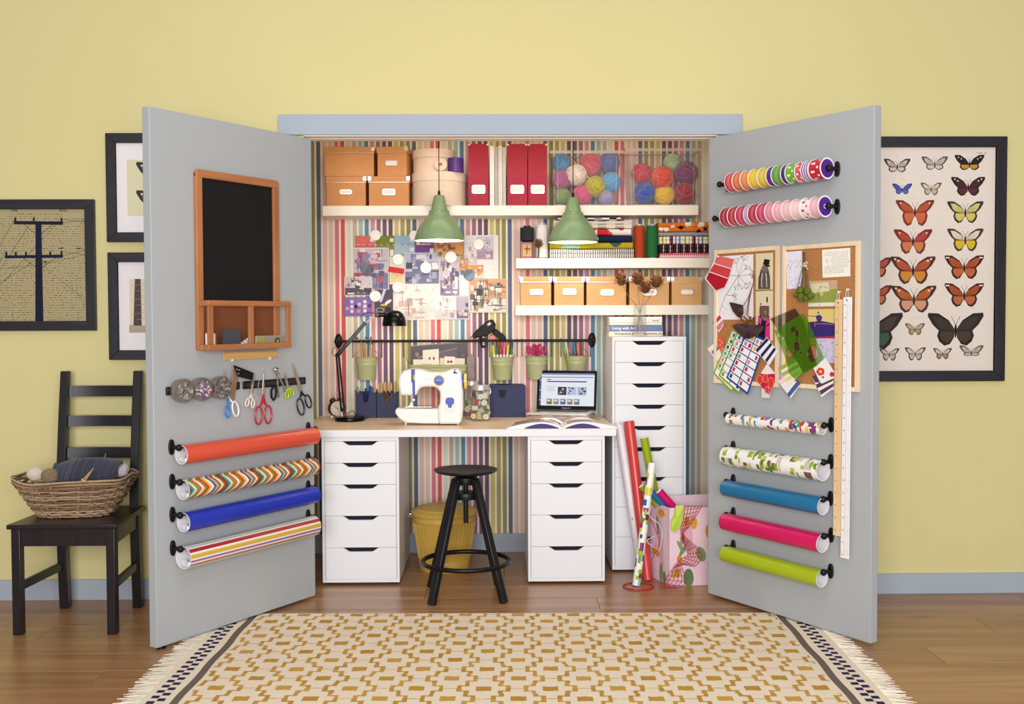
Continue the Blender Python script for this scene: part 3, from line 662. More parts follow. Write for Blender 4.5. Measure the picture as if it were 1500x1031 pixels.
z = stack_item('orange fabric with white and black flowers on top of the right stack', 703, 985, 548, 594, blobs('#d8722a', ['#f2e6da', '#f2e6da', '#2b1c1c', '#e89a50'], 22, 12, 80, (2.5, 5)), 80, 2, .19, z)
def spool(label, px0, px1, pyt, pyb, y, c, core='#efe8e0', z0=None, taper=1.0, m=PLASTIC, name='thread_spool', cat='thread spool', group='large thread spools'):
    a, b = at(px0, pyt, y), at(px1, pyb, y); r = (b.x - a.x) / 2; z0 = b.z if z0 is None else z0; h = a.z - z0
    t = thing(name, label, cat, ((a.x + b.x) / 2, y, z0), 0, group)
    MB(core).lathe([(0, 0), (r * .8, 0), (r * .85, .003), (r * .4, .008), (r * .4, h - .006), (r * .6, h - .004), (r * .6, h), (.006, h), (.006, h - .01)], 24).build('cone_core', PLASTIC, t)
    n = 26; pr = []
    for k in range(n + 1): f = k / n; pr.append((r * (1 + (taper - 1) * f) * (.985 if k % 2 else 1.0), .007 + (h - .016) * f))
    MB(c).lathe([(r * .4, .007)] + pr + [(r * .4 * 1, h - .009)], 28).build('thread', CLOTH, t); return t
spool('tall orange thread spool between the fabric stacks', 928.5, 943.5, 328.5, 376, YF + .05, '#b8472a', z0=ZM)
spool('tall green thread spool between the fabric stacks', 947.5, 963.5, 328.5, 376, YF + .05, '#2c6d3c', z0=ZM)
zz = at(770, 355, YF + .05).z
spool('tall white thread cone at the left end of the fabric shelf', 784, 803, 327, 376, YF + .06, '#efeaea', z0=ZM, taper=.92)
a, b = at(762, 355, YF + .05), at(779, 378, YF + .05)
t = thing('sewing_tin', 'small red tin with gold label under the black thread spool', 'tin', ((a.x + b.x) / 2, YF + .05, ZM)); w = (b.x - a.x) / 2; h = a.z - ZM
MB('#8f2430').box(-w, -.03, 0, w, .03, h).build('tin_body', PLASTIC, t, bev=.002); MB('#cfae7a').box(-w * .6, -.0306, h * .15, w * .92, -.0301, h * .85).build('label', PAPER, t)
k_ = MB(); ik = Ink(k_, -.0308); ik.rect(.002, h * .25, .006, h * .8, '#3a2a2a'); ik.rect(-.008, h * .55, w * .7, h * .62, '#8f2430'); k_.build('label_print', PAPER, t)
spool('charcoal thread spool standing on the small red tin', 762, 782.5, 331, 354, YF + .05, '#33333a', core='#2a2a30', z0=zz + .0005)
# dried flower head in front of the white cone
def dried_head(mb, o, r, c1, c2, n=26, up=(0, 0, 1), seed=1):
    o = Vector(o); up = Vector(up).normalized(); a, b = frame(up); rs = random.Random(seed)
    mb.sph(o, r * .55, 10, 7, c2)
    for i in range(n):
        f = i / n; th = i * 2.399; el = -.5 + 1.75 * f; d = (a * math.cos(th) + b * math.sin(th)) * math.cos(el) + up * math.sin(el); sd_ = d.cross(up)
        sd_ = sd_.normalized() if sd_.length > 1e-4 else a
        p0 = o + d * r * .35; p1 = o + d * r * .85 + up * r * .12; p2 = o + d * r * rs.uniform(1.0, 1.2) + up * r * .3
        wd = r * .3; c = hexmix(c1, c2, rs.random() * .7); n_ = d.cross(sd_) * r * .02
        k = len(mb.v); mb.v += [p0 - sd_ * wd * .5, p0 + sd_ * wd * .5, p1 + sd_ * wd, p1 - sd_ * wd, p2, p0 - sd_ * wd * .5 - d * r * .05, p1 - d * r * .08]
        mb._f([k, k + 1, k + 2, k + 3], c); mb._f([k + 3, k + 2, k + 4], c); mb._f([k + 1, k + 5, k + 6, k + 2], c); mb._f([k + 5, k, k + 3, k + 6], c); mb._f([k + 6, k + 3, k + 4], c); mb._f([k + 2, k + 6, k + 4], c)
    return mb
dry = mat('dried_plant', rough=.85, var=.12, scale=120, attr=True, spec=.2)
p = at(788.5, 359, YF - .006)
t = thing('dried_flower', 'brown dried thistle head standing before the white thread cone', 'dried flower', (p.x, p.y, ZM))
dried_head(MB(), (0, 0, p.z - ZM), .026, '#a5805c', '#6a4a35', 34, (.1, -.2, 1), 3).build('flower_head', dry, t); MB('#6a4a35').tube([(0, 0, .001), (.002, 0, (p.z - ZM) * .5), (0, 0, p.z - ZM)], .004, n=6).build('stem', dry, t)

# ---- short shelf: five small boxes
for lb, x0, x1, lab in (('small kraft box at the left end of the short shelf', 67, 214, (113, 855, 173, 880)), ('second small kraft box from the left on the short shelf', 221, 364, (264, 852, 325, 880)), ('wider small kraft box in the middle of the short shelf', 370, 558, (437, 856, 497, 882)), ('small kraft box behind the dried poppy heads on the short shelf', 566, 754, (632, 856, 692, 882)), ('small kraft box with metal-framed label at the right end of the short shelf', 760, 904, (804, 856, 862, 879))):
    q = Z(x0, 797) + Z(x1, 926); l = Z(lab[0], lab[1]) + Z(lab[2], lab[3])
    pbox(lb, *q, YF, .2, kraft_lt, l, corners='lr', z0=ZW, lidh=.029, group='small kraft boxes on the short shelf')

# ================================================================ PENDANT LAMPS
lamp_g = mat('sage_green_enamel', '#809b74', .3, var=.02, scale=4, spec=.5)
lamp_in = mat('lamp_white_inside', '#fbf7ee', .5, var=.01)
for lb, px, pyb, pyt in (('sage green metal pendant lamp hanging before the photo collage', 643.5, 352.5, 286), ('sage green metal pendant lamp hanging before the folded fabrics', 839.5, 355, 289)):
    YL = .555; b, tp = at(px, pyb, YL), at(px, pyt, YL); h = tp.z - b.z; r = .1235
    t = thing('pendant_lamp', lb, 'pendant lamp', (b.x, YL, b.z), 0, 'green pendant lamps')
    k = h / .226
    pr = [(r, 0), (r * 1.005, .003 * k), (r * .965, .022 * k), (r * .88, .05 * k), (r * .745, .082 * k), (r * .58, .11 * k), (r * .46, .125 * k), (.053, .132 * k), (.051, .137 * k), (.052, .146 * k), (.044, .151 * k), (.0405, .155 * k), (.027, .215 * k), (.0255, .222 * k), (.02, .226 * k), (.004, .226 * k)]
    MB().lathe(pr, 56).build('shade', lamp_g, t)
    MB().lathe([(rr - .002 if rr > .01 else rr, hh_) for rr, hh_ in pr[:12]] + [(.03, .15 * k), (0, .15 * k)], 48).build('shade_lining', lamp_in, t)
    MB().lathe([(0, .226 * k), (.0065, .226 * k), (.0065, .243 * k), (.0035, .25 * k), (0, .25 * k)], 14).build('cord_grip', black_metal, t)
    MB().cyl((0, 0, .25 * k), (0, 0, ZC - b.z - .02), .0022, n=8).build('cord', black_metal, t)
    MB().lathe([(0, -.02), (.04, -.02), (.045, 0)], 24, o=(0, 0, ZC - b.z)).build('ceiling_cup', black_metal, t)
    bu = MB().lathe([(0, .148 * k), (.015, .146 * k), (.016, .12 * k)], 16).sph((0, 0, .085 * k), .03, 16, 10).build('bulb', mat('warm_bulb', '#fff2dc', .4, emit='#ffe2b8', es=2.0), t)
    l = bpy.data.lights.new('bulb_light', 'POINT'); l.energy = 3.4; l.color = (1, .86, .68); l.shadow_soft_size = .035; lo = bpy.data.objects.new('bulb_light', l); col.objects.link(lo); lo.parent = t; lo.location = (0, 0, .055)

# ================================================================ THINGS ON THE DESK
ZD = .7346
gloss_black = mat('gloss_black_enamel', '#060607', .22, var=.02, spec=.3)
navy = mat('navy_board', '#353a5c', .6, var=.03, scale=30, spec=.3)
# desk lamp
LY = .655; p = at(512.5, 611, LY)
lp = thing('desk_lamp', 'black jointed desk lamp with dome shade at the left end of the desk', 'lamp', (p.x, LY, ZD))
rb_ = 22 * (LY - CAM.y) / FPX
MB().lathe([(0, 0), (rb_ - .002, 0), (rb_, .004), (rb_, .014), (rb_ - .004, .021), (rb_ * .75, .0245), (.012, .026), (0, .026)], 40).build('base', gloss_black, lp)
def lq(px, py, dy=0): q = at(px, py, LY + dy); return q - Vector(lp.location)
MB().cyl((lq(501, 611).x, 0, .02), lq(500.5, 599), .006, n=14).build('socket_post', chrome, lp)
e0, e1, e2, e3 = lq(502, 600), lq(494.5, 520), lq(534, 474), lq(553, 461)
for dx in (-1, 1):
    o = V(.008 * dx, 0, 0); MB().bar(e0 + o, e1 + o * .8, .009, .009).build('lower_arm', gloss_black, lp)
    n_ = (e2 - e1).normalized(); pn = V(-n_.z, 0, n_.x) * .006 * dx; MB().bar(e1 + pn, e2 + pn * .8, .009, .009).build('upper_arm', gloss_black, lp)
def coil(a, b, r, turns, w):
    ax, ay = frame(b - a); n = turns * 8; return MB().tube([a + (b - a) * (i / n) + (ax * math.cos(2 * PI * i / 8) + ay * math.sin(2 * PI * i / 8)) * r for i in range(n + 1)], w, n=4)
coil(e0 + (e1 - e0) * .05, e0 + (e1 - e0) * .32, .004, 14, .0009).build('lower_spring', chrome, lp)
coil(e1 + (e2 - e1) * .05, e1 + (e2 - e1) * .3, .004, 12, .0009).build('upper_spring', chrome, lp)
for q in (e0, e1, e2):
    MB().cyl(q + V(0, -.011, 0), q + V(0, .011, 0), .011, n=16).build('joint', gloss_black, lp)
MB().bar(e2, e3, .009, .009).build('neck', mat('dark_chrome', '#6a5a52', .3, metal=.8), lp)
MB().cyl(e3 + V(-.012, 0, -.002), e3 + V(.014, 0, .0), .012, n=14).cyl(e3 + V(0, -.012, 0), e3 + V(0, .012, 0), .009, n=12).build('tilt_joint', gloss_black, lp)
hx = lq(577.5, 477.5); rs_ = 17.6 * (LY - CAM.y) / FPX; hz = lq(577.5, 454.6).z - hx.z
sh = MB().lathe([(rs_, 0), (rs_ * 1.0, .004), (rs_ * .985, hz * .25), (rs_ * .92, hz * .5), (rs_ * .75, hz * .78), (rs_ * .5, hz * .94), (rs_ * .2, hz), (0, hz)], 36, o=hx).cyl((hx.x - rs_ * .55, 0, hx.z + hz * .72), e3, .011, n=14).build('shade', gloss_black, lp)
MB().lathe([(rs_ - .002, 0), (rs_ * .95, hz * .3), (rs_ * .7, hz * .75), (0, hz * .93)], 32, o=hx).build('shade_lining', lamp_in, lp)
MB().sph(hx + V(0, 0, hz * .38), .02, 14, 9).build('bulb', card_w, lp)
def curve(pts, n=10):
    pts = [Vector(p) for p in pts]; out = []
    for i in range(len(pts) - 1):
        p0, p1, p2, p3 = pts[max(i - 1, 0)], pts[i], pts[i + 1], pts[min(i + 2, len(pts) - 1)]
        for k in range(n):
            t = k / n; out.append(.5 * ((2 * p1) + (p2 - p0) * t + (2 * p0 - 5 * p1 + 4 * p2 - p3) * t * t + (3 * p1 - p0 - 3 * p2 + p3) * t ** 3))
    return out + [pts[-1]]
MB().tube(curve([lq(552, 459), lq(538, 458), lq(529, 464), lq(533, 476)]), .0017, n=6).build('upper_cable', black_metal, lp)
MB().tube(curve([lq(500, 521), lq(494, 508), lq(488, 511), lq(487, 518), lq(493, 523)]), .0017, n=6).build('lower_cable', black_metal, lp)
MB().tube(curve([lq(504, 600), lq(509, 606), lq(516, 601), lq(520, 606, .02), V(.06, .05, .0035), V(.08, .2, .0035), V(.05, .3, .0035)]), .0018, n=6).build('power_cable', black_metal, lp)
# alarm clock
cc = at(493, 596, .79); ck = thing('alarm_clock', 'small dark brown twin-bell alarm clock behind the desk lamp', 'clock', M=Matrix.Translation((cc.x, .79, ZD)) @ Matrix.Rotation(R(28), 4, 'Z'))
rc = .0445; zc = rc + .008; brown = mat('dark_brown_metal', '#2c211f', .35, var=.05)
MB().lathe([(0, .022), (rc * .8, .022), (rc * .96, .016), (rc, .006), (rc, -.016), (rc * .97, -.02), (rc * .9, -.0195), (rc * .88, -.016), (0, -.016)], 36, o=(0, 0, zc), ax=(0, 1, 0)).build('case', brown, ck)
dl_ = MB(); ik = Ink(dl_, -.0162, M=Matrix.Translation((0, 0, zc))); ik.ell(0, 0, rc * .87, rc * .87, '#e9dcc6', 32)
for k in range(12): a = 2 * PI * k / 12; ik.line(math.sin(a) * rc * .68, math.cos(a) * rc * .68, math.sin(a) * rc * .8, math.cos(a) * rc * .8, .0018, '#2a2020')
ik.line(0, 0, -.018, .014, .0026, '#1c1818'); ik.line(0, 0, .012, -.028, .002, '#1c1818'); ik.ell(0, 0, .003, .003, '#1c1818'); dl_.build('dial', PAPER, ck)
for s in (-1, 1):
    MB().lathe([(.017, 0), (.0165, .006), (.012, .012), (0, .0145)], 20, o=(s * .021, 0, zc + rc * .9), ax=(s * .5, 0, .9)).build('bell', brown, ck)
    MB().cyl((s * .022, 0, zc - rc * .85), (s * .03, 0, 0), .004, .003, n=10).build('foot', chrome, ck)
MB().tube([(-.024, 0, zc + rc + .012), (-.02, 0, zc + rc + .03), (0, 0, zc + rc + .037), (.02, 0, zc + rc + .03), (.024, 0, zc + rc + .012)], .0015, n=6).build('carry_handle', chrome, ck)
# navy desk organisers with pens and pencils
YO = .805
def organiser(label, px0, px1, pyt):
    a, b = at(px0, pyt, YO), at(px1, 609, YO); w = (b.x - a.x) / 2 - .0008; h = a.z - ZD; D = .1; s = .003; g = .016
    t = thing('desk_organiser', label, 'organiser', ((a.x + b.x) / 2, YO, ZD), 0, 'navy organiser boxes')
    MB().prism([(-w, 0), (w, 0), (w, h), (g + .003, h), (g * .75, h * .66), (g * .55, h * .62), (-g * .55, h * .62), (-g * .75, h * .66), (-g - .003, h), (-w, h)], 0, s).build('front_panel', navy, t, smooth=0)
    m = MB().box(-w, s, 0, -w + s, D, h).box(w - s, s, 0, w, D, h).box(-w + s, D - s, 0, w - s, D, h).box(-w + s, s, 0, w - s, D - s, s).build('box_body', navy, t)
    return t, w, h
ta, wa, ha = organiser('left navy organiser box holding coloured pens', 520.4, 551.2, 575)
tb, wb_, hb = organiser('right navy organiser box holding plain pencils', 551.5, 582, 575.5)
def pen_mesh(body, cap, L=.14, r=.0042, tip='#3a3436'):
    return MB().lathe([(0, 0), (r * .3, 0), (r * .8, .012)], 8, c=tip).lathe([(r * .8, .012), (r, .016), (r, L * .66)], 8, c=body).lathe([(r * 1.15, L * .66), (r * 1.2, L * .68), (r * 1.1, L - .004), (r * .6, L), (0, L)], 8, c=cap).bar((0, -r * 1.4, L * .72), (0, -r * 1.4, L - .003), r * .5, r * .4, cap).mesh('pen')
def pencil_mesh(c, tip, L=.16, r=.0037, flat=True):
    return MB().lathe([(0, 0), (r, 0), (r, L - .014), (r * .25, L - .002), (0, L)], 6, cs=[c, c, '#dcb98a', tip]).mesh('pencil', smooth=0)
_px = [0]
def stand(me, name, cat, m, base, top_dir, label, group, spin=0):
    o = bpy.data.objects.new(name, me); col.objects.link(o)
    if not me.materials: me.materials.append(m)
    o.matrix_world = Matrix.Translation(base) @ Vector(top_dir).to_track_quat('Z', 'Y').to_matrix().to_4x4() @ Matrix.Rotation(spin, 4, 'Z'); return tag(o, label, cat, group)
for i, (c, cn, dx, lean, L) in enumerate((('#7fc44a', 'lime green', -.038, -.12, .135), ('#b8266c', 'magenta', -.016, -.35, .13), ('#8f2a8a', 'purple', -.024, -.2, .142), ('#27398f', 'dark blue', .006, .06, .145), ('#2f4fb5', 'blue', .016, .1, .138), ('#9ed05c', 'pale green', .024, .18, .136), ('#c22a4a', 'crimson', .034, .16, .128), ('#2a2f66', 'navy', .0, -.05, .132))):
    stand(pen_mesh(c, hexmix(c, '#101018', .15), L + .016), 'pen', 'pen', PLASTIC, V(ta.location.x + dx * .75, YO + .03 + .045 * ((i * 5) % 8) / 8, ZD + .0045), (lean, .05, 1), cn + ' pen standing in the left navy organiser', 'pens in the navy organiser')
pm_ = [pencil_mesh(c, '#3a2e2a', .178 + .005 * (i % 3)) for i, c in enumerate(('#dcb483', '#e2bd90', '#d2a874'))]
for i in range(13):
    o = stand(pm_[i % 3], 'pencil', 'pencil', PLASTIC, V(tb.location.x - .042 + .0072 * i, YO + .012 + .022 * (i % 4), ZD + .0045), (rnd(-.04, .04), rnd(-.03, .08), 1), 'plain wooden pencil standing in the right navy organiser', 'pencils in the navy organiser')
for k, (c, dx) in enumerate((('#4a3226', -.008), ('#6b4630', .004), ('#8a5c3c', .012))):
    stand(MB().lathe([(0, 0), (.004, .0), (.006, .06), (.0055, .09), (.008, .1), (.009, .11)], 10, c=c).lathe([(.009, .11), (.008, .125), (.001, .14)], 10, c='#2a1c16').mesh('brush'), 'paint_brush', 'brush', PLASTIC, V(tb.location.x + dx, YO + .012, ZD + .0045), ((-.05, .02, .09)[k], -.04, 1), ('darkest', 'middle-toned', 'lightest')[k] + ' brown brush showing in the notch of the right navy organiser', 'brushes in the navy organiser')
# sewing machine, outline in the plane of its face
YM = .39
sewing = mat('white_plastic_gloss', '#eeecea', .25, var=.008, spec=.5)
sm0 = at(625, 622, YM); zs = lambda x, y: (lambda q: (q.x - sm0.x, q.z - ZD))(at(570 + x * .1455, 480 + y * .1455, YM))
dz_ = zs(500, 980)[1]
def S(x, y): a, b = zs(x, y); return (a, b - dz_ + .006)
sw = thing('sewing_machine', 'white sewing machine with blue dial in the middle of the desk', 'sewing machine', (sm0.x, YM, ZD))
def smooth2(pts, n=4):
    out = []
    for i in range(len(pts)):
        p0, p1, p2, p3 = [Vector(pts[(i + k) % len(pts)]) for k in (-1, 0, 1, 2)]
        for k in range(n):
            t = k / n; out.append(tuple(.5 * ((2 * p1) + (p2 - p0) * t + (2 * p0 - 5 * p1 + 4 * p2 - p3) * t * t + (3 * p1 - p0 - 3 * p2 + p3) * t ** 3)))
    return out
head = [S(*q) for q in ((90, 560), (100, 490), (145, 442), (230, 424), (300, 432), (400, 460), (500, 464), (575, 452), (640, 426), (700, 430), (726, 465), (732, 540), (744, 660), (744, 820), (735, 920), (722, 968), (700, 979), (500, 980), (490, 900), (492, 805), (508, 770), (512, 700), (508, 655), (480, 612), (440, 604), (360, 604), (315, 614), (290, 650), (282, 690), (200, 692), (112, 690), (97, 620))]
MB().prism(head, 0, .15).build('body', sewing, sw, bev=.012, seg=3, smooth=50)
arm = [S(*q) for q in ((505, 822), (440, 826), (75, 820), (56, 842), (58, 875), (100, 930), (165, 970), (330, 978), (505, 980))]
MB().prism(arm, .02, .12).build('free_arm', sewing, sw, bev=.007, seg=3, smooth=50)
blue = mat('royal_blue_plastic', '#2540a8', .35, var=.02)
q0, q1 = S(220, 424), S(262, 692); MB().prism([S(222, 426), S(260, 424), S(262, 690), S(236, 690), S(232, 560), S(222, 555)], -.0012, .004).build('blue_panel', blue, sw)
MB('#23264a').prism([S(222, 430), S(238, 428), S(236, 560), S(222, 552)], -.002, .001).build('thread_slot', PLASTIC, sw); MB('#e0b53a').prism([S(246, 484), S(262, 484), S(262, 532), S(246, 532)], -.003, .001).build('tension_mark', PLASTIC, sw)
c0 = S(502, 538); dl = thing('x', 'x', 'x') if False else None
d1 = MB('#e3c14a').lathe([(.0265, .003), (.0265, -.003), (.0235, -.0045), (0, -.0045)], 32, o=(c0[0], 0, c0[1]), ax=(0, 1, 0)).build('stitch_dial', PLASTIC, sw)
MB('#2447b8').lathe([(.0222, -.0045), (.0215, -.008), (0, -.0085)], 32, o=(c0[0], 0, c0[1]), ax=(0, 1, 0)).build('dial_cap', PLASTIC, d1)
k_ = MB(); ik = Ink(k_, -.0087, M=Matrix.Translation((c0[0], 0, c0[1])));
for k in range(5): ik.rect(-.013 + k * .0055, -.0015 + .001 * (k % 2), -.0095 + k * .0055, .0015, '#f0ecf4')
k_.build('dial_print', PAPER, d1)
c1 = S(612, 785); MB('#e9e4e2').prism([(c1[0] + x * .0225, c1[1] + y * .037) for x, y in ((-.7, -1), (.7, -1), (1, -.7), (1, .8), (.7, 1), (-.7, 1), (-1, .8), (-1, -.7))], -.003, .002).build('lever_plate', PLASTIC, sw, bev=.002)
MB('#2447b8').prism([(c1[0] + x * .02, c1[1] + .012 + y * .024) for x, y in ((-.4, -1), (.4, -1), (.5, -.4), (1, -.2), (1, .6), (.6, 1), (-.6, 1), (-1, .6), (-1, -.2), (-.5, -.4))], -.009, -.002).build('reverse_lever', PLASTIC, sw, bev=.002)
k_ = MB(); ik = Ink(k_, -.0005); a = S(662, 440)
ik.poly([S(655, 425), S(665, 425), S(665, 450), S(690, 462), S(688, 468), S(640, 468), S(640, 462), S(655, 450)], '#2540a8')
for x0, x1, y in ((290, 330, 518), (335, 375, 518), (380, 425, 518), (345, 375, 532)): ik.poly([S(x0, y), S(x1, y), S(x1, y + 3), S(x0, y + 3)], '#b9b4ba')
k_.build('printed_marks', PAPER, sw)
a = S(757, 555); hw = MB('#2447b8').cyl((S(738, 555)[0] - .004, .075, a[1]), (S(752, 555)[0], .075, a[1]), .036, n=32).build('hand_wheel', PLASTIC, sw); MB('#ecd04a').cyl((S(752, 555)[0], .075, a[1]), (S(778, 555)[0], .075, a[1]), .0385, n=32).build('wheel_rim', PLASTIC, hw)
nx, nz = S(210, 700); b0 = S(210, 815)[1]
MB().cyl((nx, .07, nz + .012), (nx, .07, b0 + .012), .0035, n=10).build('presser_bar', chrome, sw); MB().cyl((nx + .012, .07, nz + .012), (nx + .012, .07, b0 + .006), .002, .0006, n=8).box(nx + .006, .064, b0 + .03, nx + .018, .076, b0 + .038).build('needle', chrome, sw)
MB().box(nx - .014, .05, b0 + .004, nx + .012, .085, b0 + .007).box(nx - .004, .066, b0 + .006, nx + .004, .074, b0 + .02).build('presser_foot', chrome, sw)
MB().box(S(150, 0)[0], .03, b0 + .0, S(420, 0)[0], .11, b0 + .003).build('needle_plate', chrome, sw)
for x, y in ((160, .04), (160, .1), (690, .03), (690, .12)): q = S(x, 980); MB().cyl((q[0], y, 0), (q[0], y, .014), .005, n=10).build('rubber_foot', card_w, sw)
MB().tube([S(160, 975)[:1] + (.02, .01), S(160, 985)[:1] + (.02, .004)], .002).v
# glass jars with spools
glass_m = thin_clear('jar_glass', '#eef2f0', .05, .03)
def jar(label, px0, px1, pyt, pyl, y):
    a, b = at(px0, pyt, y), at(px1, pyl, y); r = (b.x - a.x) / 2; h = a.z - ZD; lz = b.z - ZD
    t = thing('glass_jar', label, 'jar', ((a.x + b.x) / 2, y, ZD), 0, 'glass jars')
    e = .002; MB().lathe([(0, 0), (r * .9, 0), (r, .006), (r, lz - .022), (r * .93, lz - .008), (r * .88, lz), (r * .88 - e, lz), (r * .93 - e, lz - .008), (r - e, lz - .022), (r - e, .006), (r * .88, .003), (0, .003)], 36).build('glass_body', glass_m, t)
    MB().lathe([(r * .9, lz - .004), (r * .93, lz - .004), (r * .93, h - .004), (r * .88, h), (0, h)], 36).build('lid', steel, t)
    MB().tube([(r * .93, -.01, h - .012), (r * 1.02, -.014, h - .03), (r * 1.02, -.014, h - .045)], .0012, n=5).build('clip_wire', chrome, t)
    return t, r
def small_spool(o, ax, c, cn, r=.0138, h=.03, core='#efe6d4'):
    m = MB().lathe([(.003, -h / 2), (r, -h / 2), (r, -h / 2 + .0022), (r * .5, -h / 2 + .0024)], 14, ax=ax, c=core).lathe([(r * .5, h / 2 - .0024), (r, h / 2 - .0022), (r, h / 2), (.003, h / 2), (.003, -h / 2)], 14, ax=ax, c=core).lathe([(r * .9, -h / 2 + .0023), (r * .92, 0), (r * .9, h / 2 - .0023)], 14, ax=ax, c=c)
    ob = tag(m.build('cotton_reel', PLASTIC), cn, 'thread reel', 'thread reels in the jars'); ob.location = o; return ob
YJ = .635
jt, jr = jar('clear glass jar of thread reels at the front, beside the sewing machine', 689.3, 718.4, 563.7, 569.5, YJ)
def J(x, y, yy): return at(570 + x * .1455, 480 + y * .1455, yy)
for x, y, c, cn, ax, dy in ((862, 672, '#3a2a24', 'dark brown thread reel at the top left of the front jar', (1, -.4, .2), -.012), (910, 695, '#efe6da', 'cream thread reel at the top of the front jar', (.3, -1, .1), -.02), (965, 690, '#f4efe6', 'white thread reel at the top right of the front jar', (-.2, -1, .3), -.018), (990, 660, '#e6dccb', 'highest cream thread reel in the front jar', (1, -.3, .5), .01), (885, 752, '#b8242e', 'red thread reel in the front jar', (1, -.3, -.1), -.014), (955, 758, '#e9dfce', 'ivory thread reel in the middle of the front jar', (.2, -1, .2), -.022), (975, 805, '#5f7a34', 'upper olive green thread reel in the front jar', (1, -.5, .4), -.012), (868, 808, '#efe4d4', 'cream thread reel on its side at the left of the front jar', (1, -.2, 0), -.01), (905, 880, '#e2b93c', 'yellow thread reel at the bottom of the front jar', (0, -.1, 1), -.02), (990, 855, '#6c8a3c', 'lower olive green thread reel in the front jar', (1, -.4, -.3), -.008), (970, 897, '#f0e8dc', 'ivory thread reel at the bottom right of the front jar', (.2, -1, .1), -.018), (850, 890, '#d8cbb8', 'beige thread reel at the bottom left of the front jar', (-.4, -1, .1), -.008), (930, 830, '#d9d0c4', 'pale grey thread reel deep inside the front jar', (1, .2, .4), .018)):
    o = J(x, y, YJ + dy); o.z = max(o.z, ZD + .02); rx = o.x - jt.location.x; lim = math.sqrt(max(.0001, (jr - .0185) ** 2 - dy * dy)); o.x = jt.location.x + max(-lim, min(lim, rx)); small_spool(o, ax, c, cn)
jb, jbr = jar('clear glass jar behind the front jar, half hidden by the sewing machine', 679, 702, 558, 563, .745)
for x, y, c, cn, ax in ((775, 755, '#6f8a3e', 'olive thread reel at the top of the rear jar', (1, -.2, .3)), (775, 815, '#3a2e40', 'dark plum thread reel in the rear jar', (.2, -1, 0)), (790, 870, '#b32434', 'dark red thread reel in the rear jar', (0, 0, 1)), (810, 800, '#e9dfce', 'cream thread reel in the rear jar', (.3, -1, .2))):
    o = J(x, y, .745); o.x = max(jb.location.x - jbr + .016, min(jb.location.x + jbr - .016, o.x)); o.z = max(o.z, ZD + .016); small_spool(o, ax, c, cn)
# navy file box
a, b = at(717, 564, .795), at(770, 608, .795); t = thing('file_box', 'navy cardboard file box with cut-out grip between jar and laptop', 'box', ((a.x + b.x) / 2, .795, ZD)); w = (b.x - a.x) / 2; h = a.z - ZD
nxc = at(736, 580, .795).x - t.location.x
MB().box(-w, 0, 0, w, .12, h - .006).build('box_body', navy, t, bev=.001); MB().box(-w - .0005, -.0005, h - .006, w - .01, .12, h).build('lid', navy, t, bev=.001)
MB().prism([(nxc - .021, h - .052 + .026), (nxc + .021, h - .052 + .026), (nxc + .013, h - .052 - .012), (nxc - .013, h - .052 - .012)], -.0012, .001).build('grip_hole', dark_gap, t)
# laptop
LR = .027; hg = at(829, 600.5, .745)
lap = thing('laptop', 'open silver laptop with black bezel showing a shop page on the desk', 'laptop', M=Matrix.Translation((hg.x, .745, ZD + LR)) @ Matrix.Rotation(R(-16), 4, 'Z') @ Matrix.Translation((0, -.072, 0)))
alu = mat('aluminium', '#d6d2d0', .32, metal=.55, var=.02)
MB().box(-.158, -.15, 0.004, .158, .07, .016).build('base', alu, lap, bev=.004)
for x in (-.14, .14):
    for y in (-.135, .055): MB().cyl((x, y, 0), (x, y, .005), .006, n=10).build('rubber_foot', black_metal, lap)
kb = MB('#1e1e22'); 
for r_i in range(5):
    for c_i in range(14): kb.box(-.135 + c_i * .0193, -.055 + r_i * .0195, .0161, -.118 + c_i * .0193, -.039 + r_i * .0195, .0168)
ko = kb.build('keyboard', PLASTIC, lap); ko['kind'] = 'stuff'
MB().box(-.05, -.135, .0161, .05, -.068, .0164).build('touchpad', mat('touchpad_grey', '#bdb9b8', .4), lap)
tl = R(9); SM = Matrix.Translation((0, .072, .014)) @ Matrix.Rotation(-tl, 4, 'X'); SH, SW = .206, .158
so = MB('#0b0b0e').box(-SW, 0, 0, SW, .004, SH).xf(SM).build('screen_bezel', mat('screen_bezel', attr=True, rough=.15, var=.0), lap, bev=.002)
MB().box(-SW, .0042, 0, SW, .007, SH).xf(SM).build('screen_back', alu, lap, bev=.002)
sc2 = MB(); ik = Ink(sc2, -.0003, M=SM); x0, x1, z0, z1 = -.146, .146, .022, .192
def U(u, v): return (x0 + (x1 - x0) * u, z1 - (z1 - z0) * v)
def ur(u0, v0, u1, v1, c): a = U(u0, v0); b = U(u1, v1); ik.rect(a[0], b[1], b[0], a[1], c)
ur(0, 0, 1, 1, '#f0f4fc'); ur(0, 0, 1, .05, '#7d86b0'); ur(.02, .06, .98, .1, '#e8ecf8'); ur(.02, .11, .98, .14, '#8f98c0'); ur(0, .05, .035, 1, '#27305c')
for k in range(9): ur(.006, .1 + k * .1, .028, .15 + k * .1, ('#6d8bd0', '#c0c8e0', '#4a5a98')[k % 3])
ur(.14, .18, .21, .205, '#303048'); ur(.5, .19, .53, .2, '#a0a8c0'); ur(.66, .19, .68, .205, '#a0a8c0'); ur(.14, .24, .86, .275, '#37348c'); ur(.66, .245, .84, .27, '#26227c')
for k in range(5): ur(.14, .4 + k * .035, .3 - .03 * (k % 2), .41 + k * .035, '#b0b6c8')
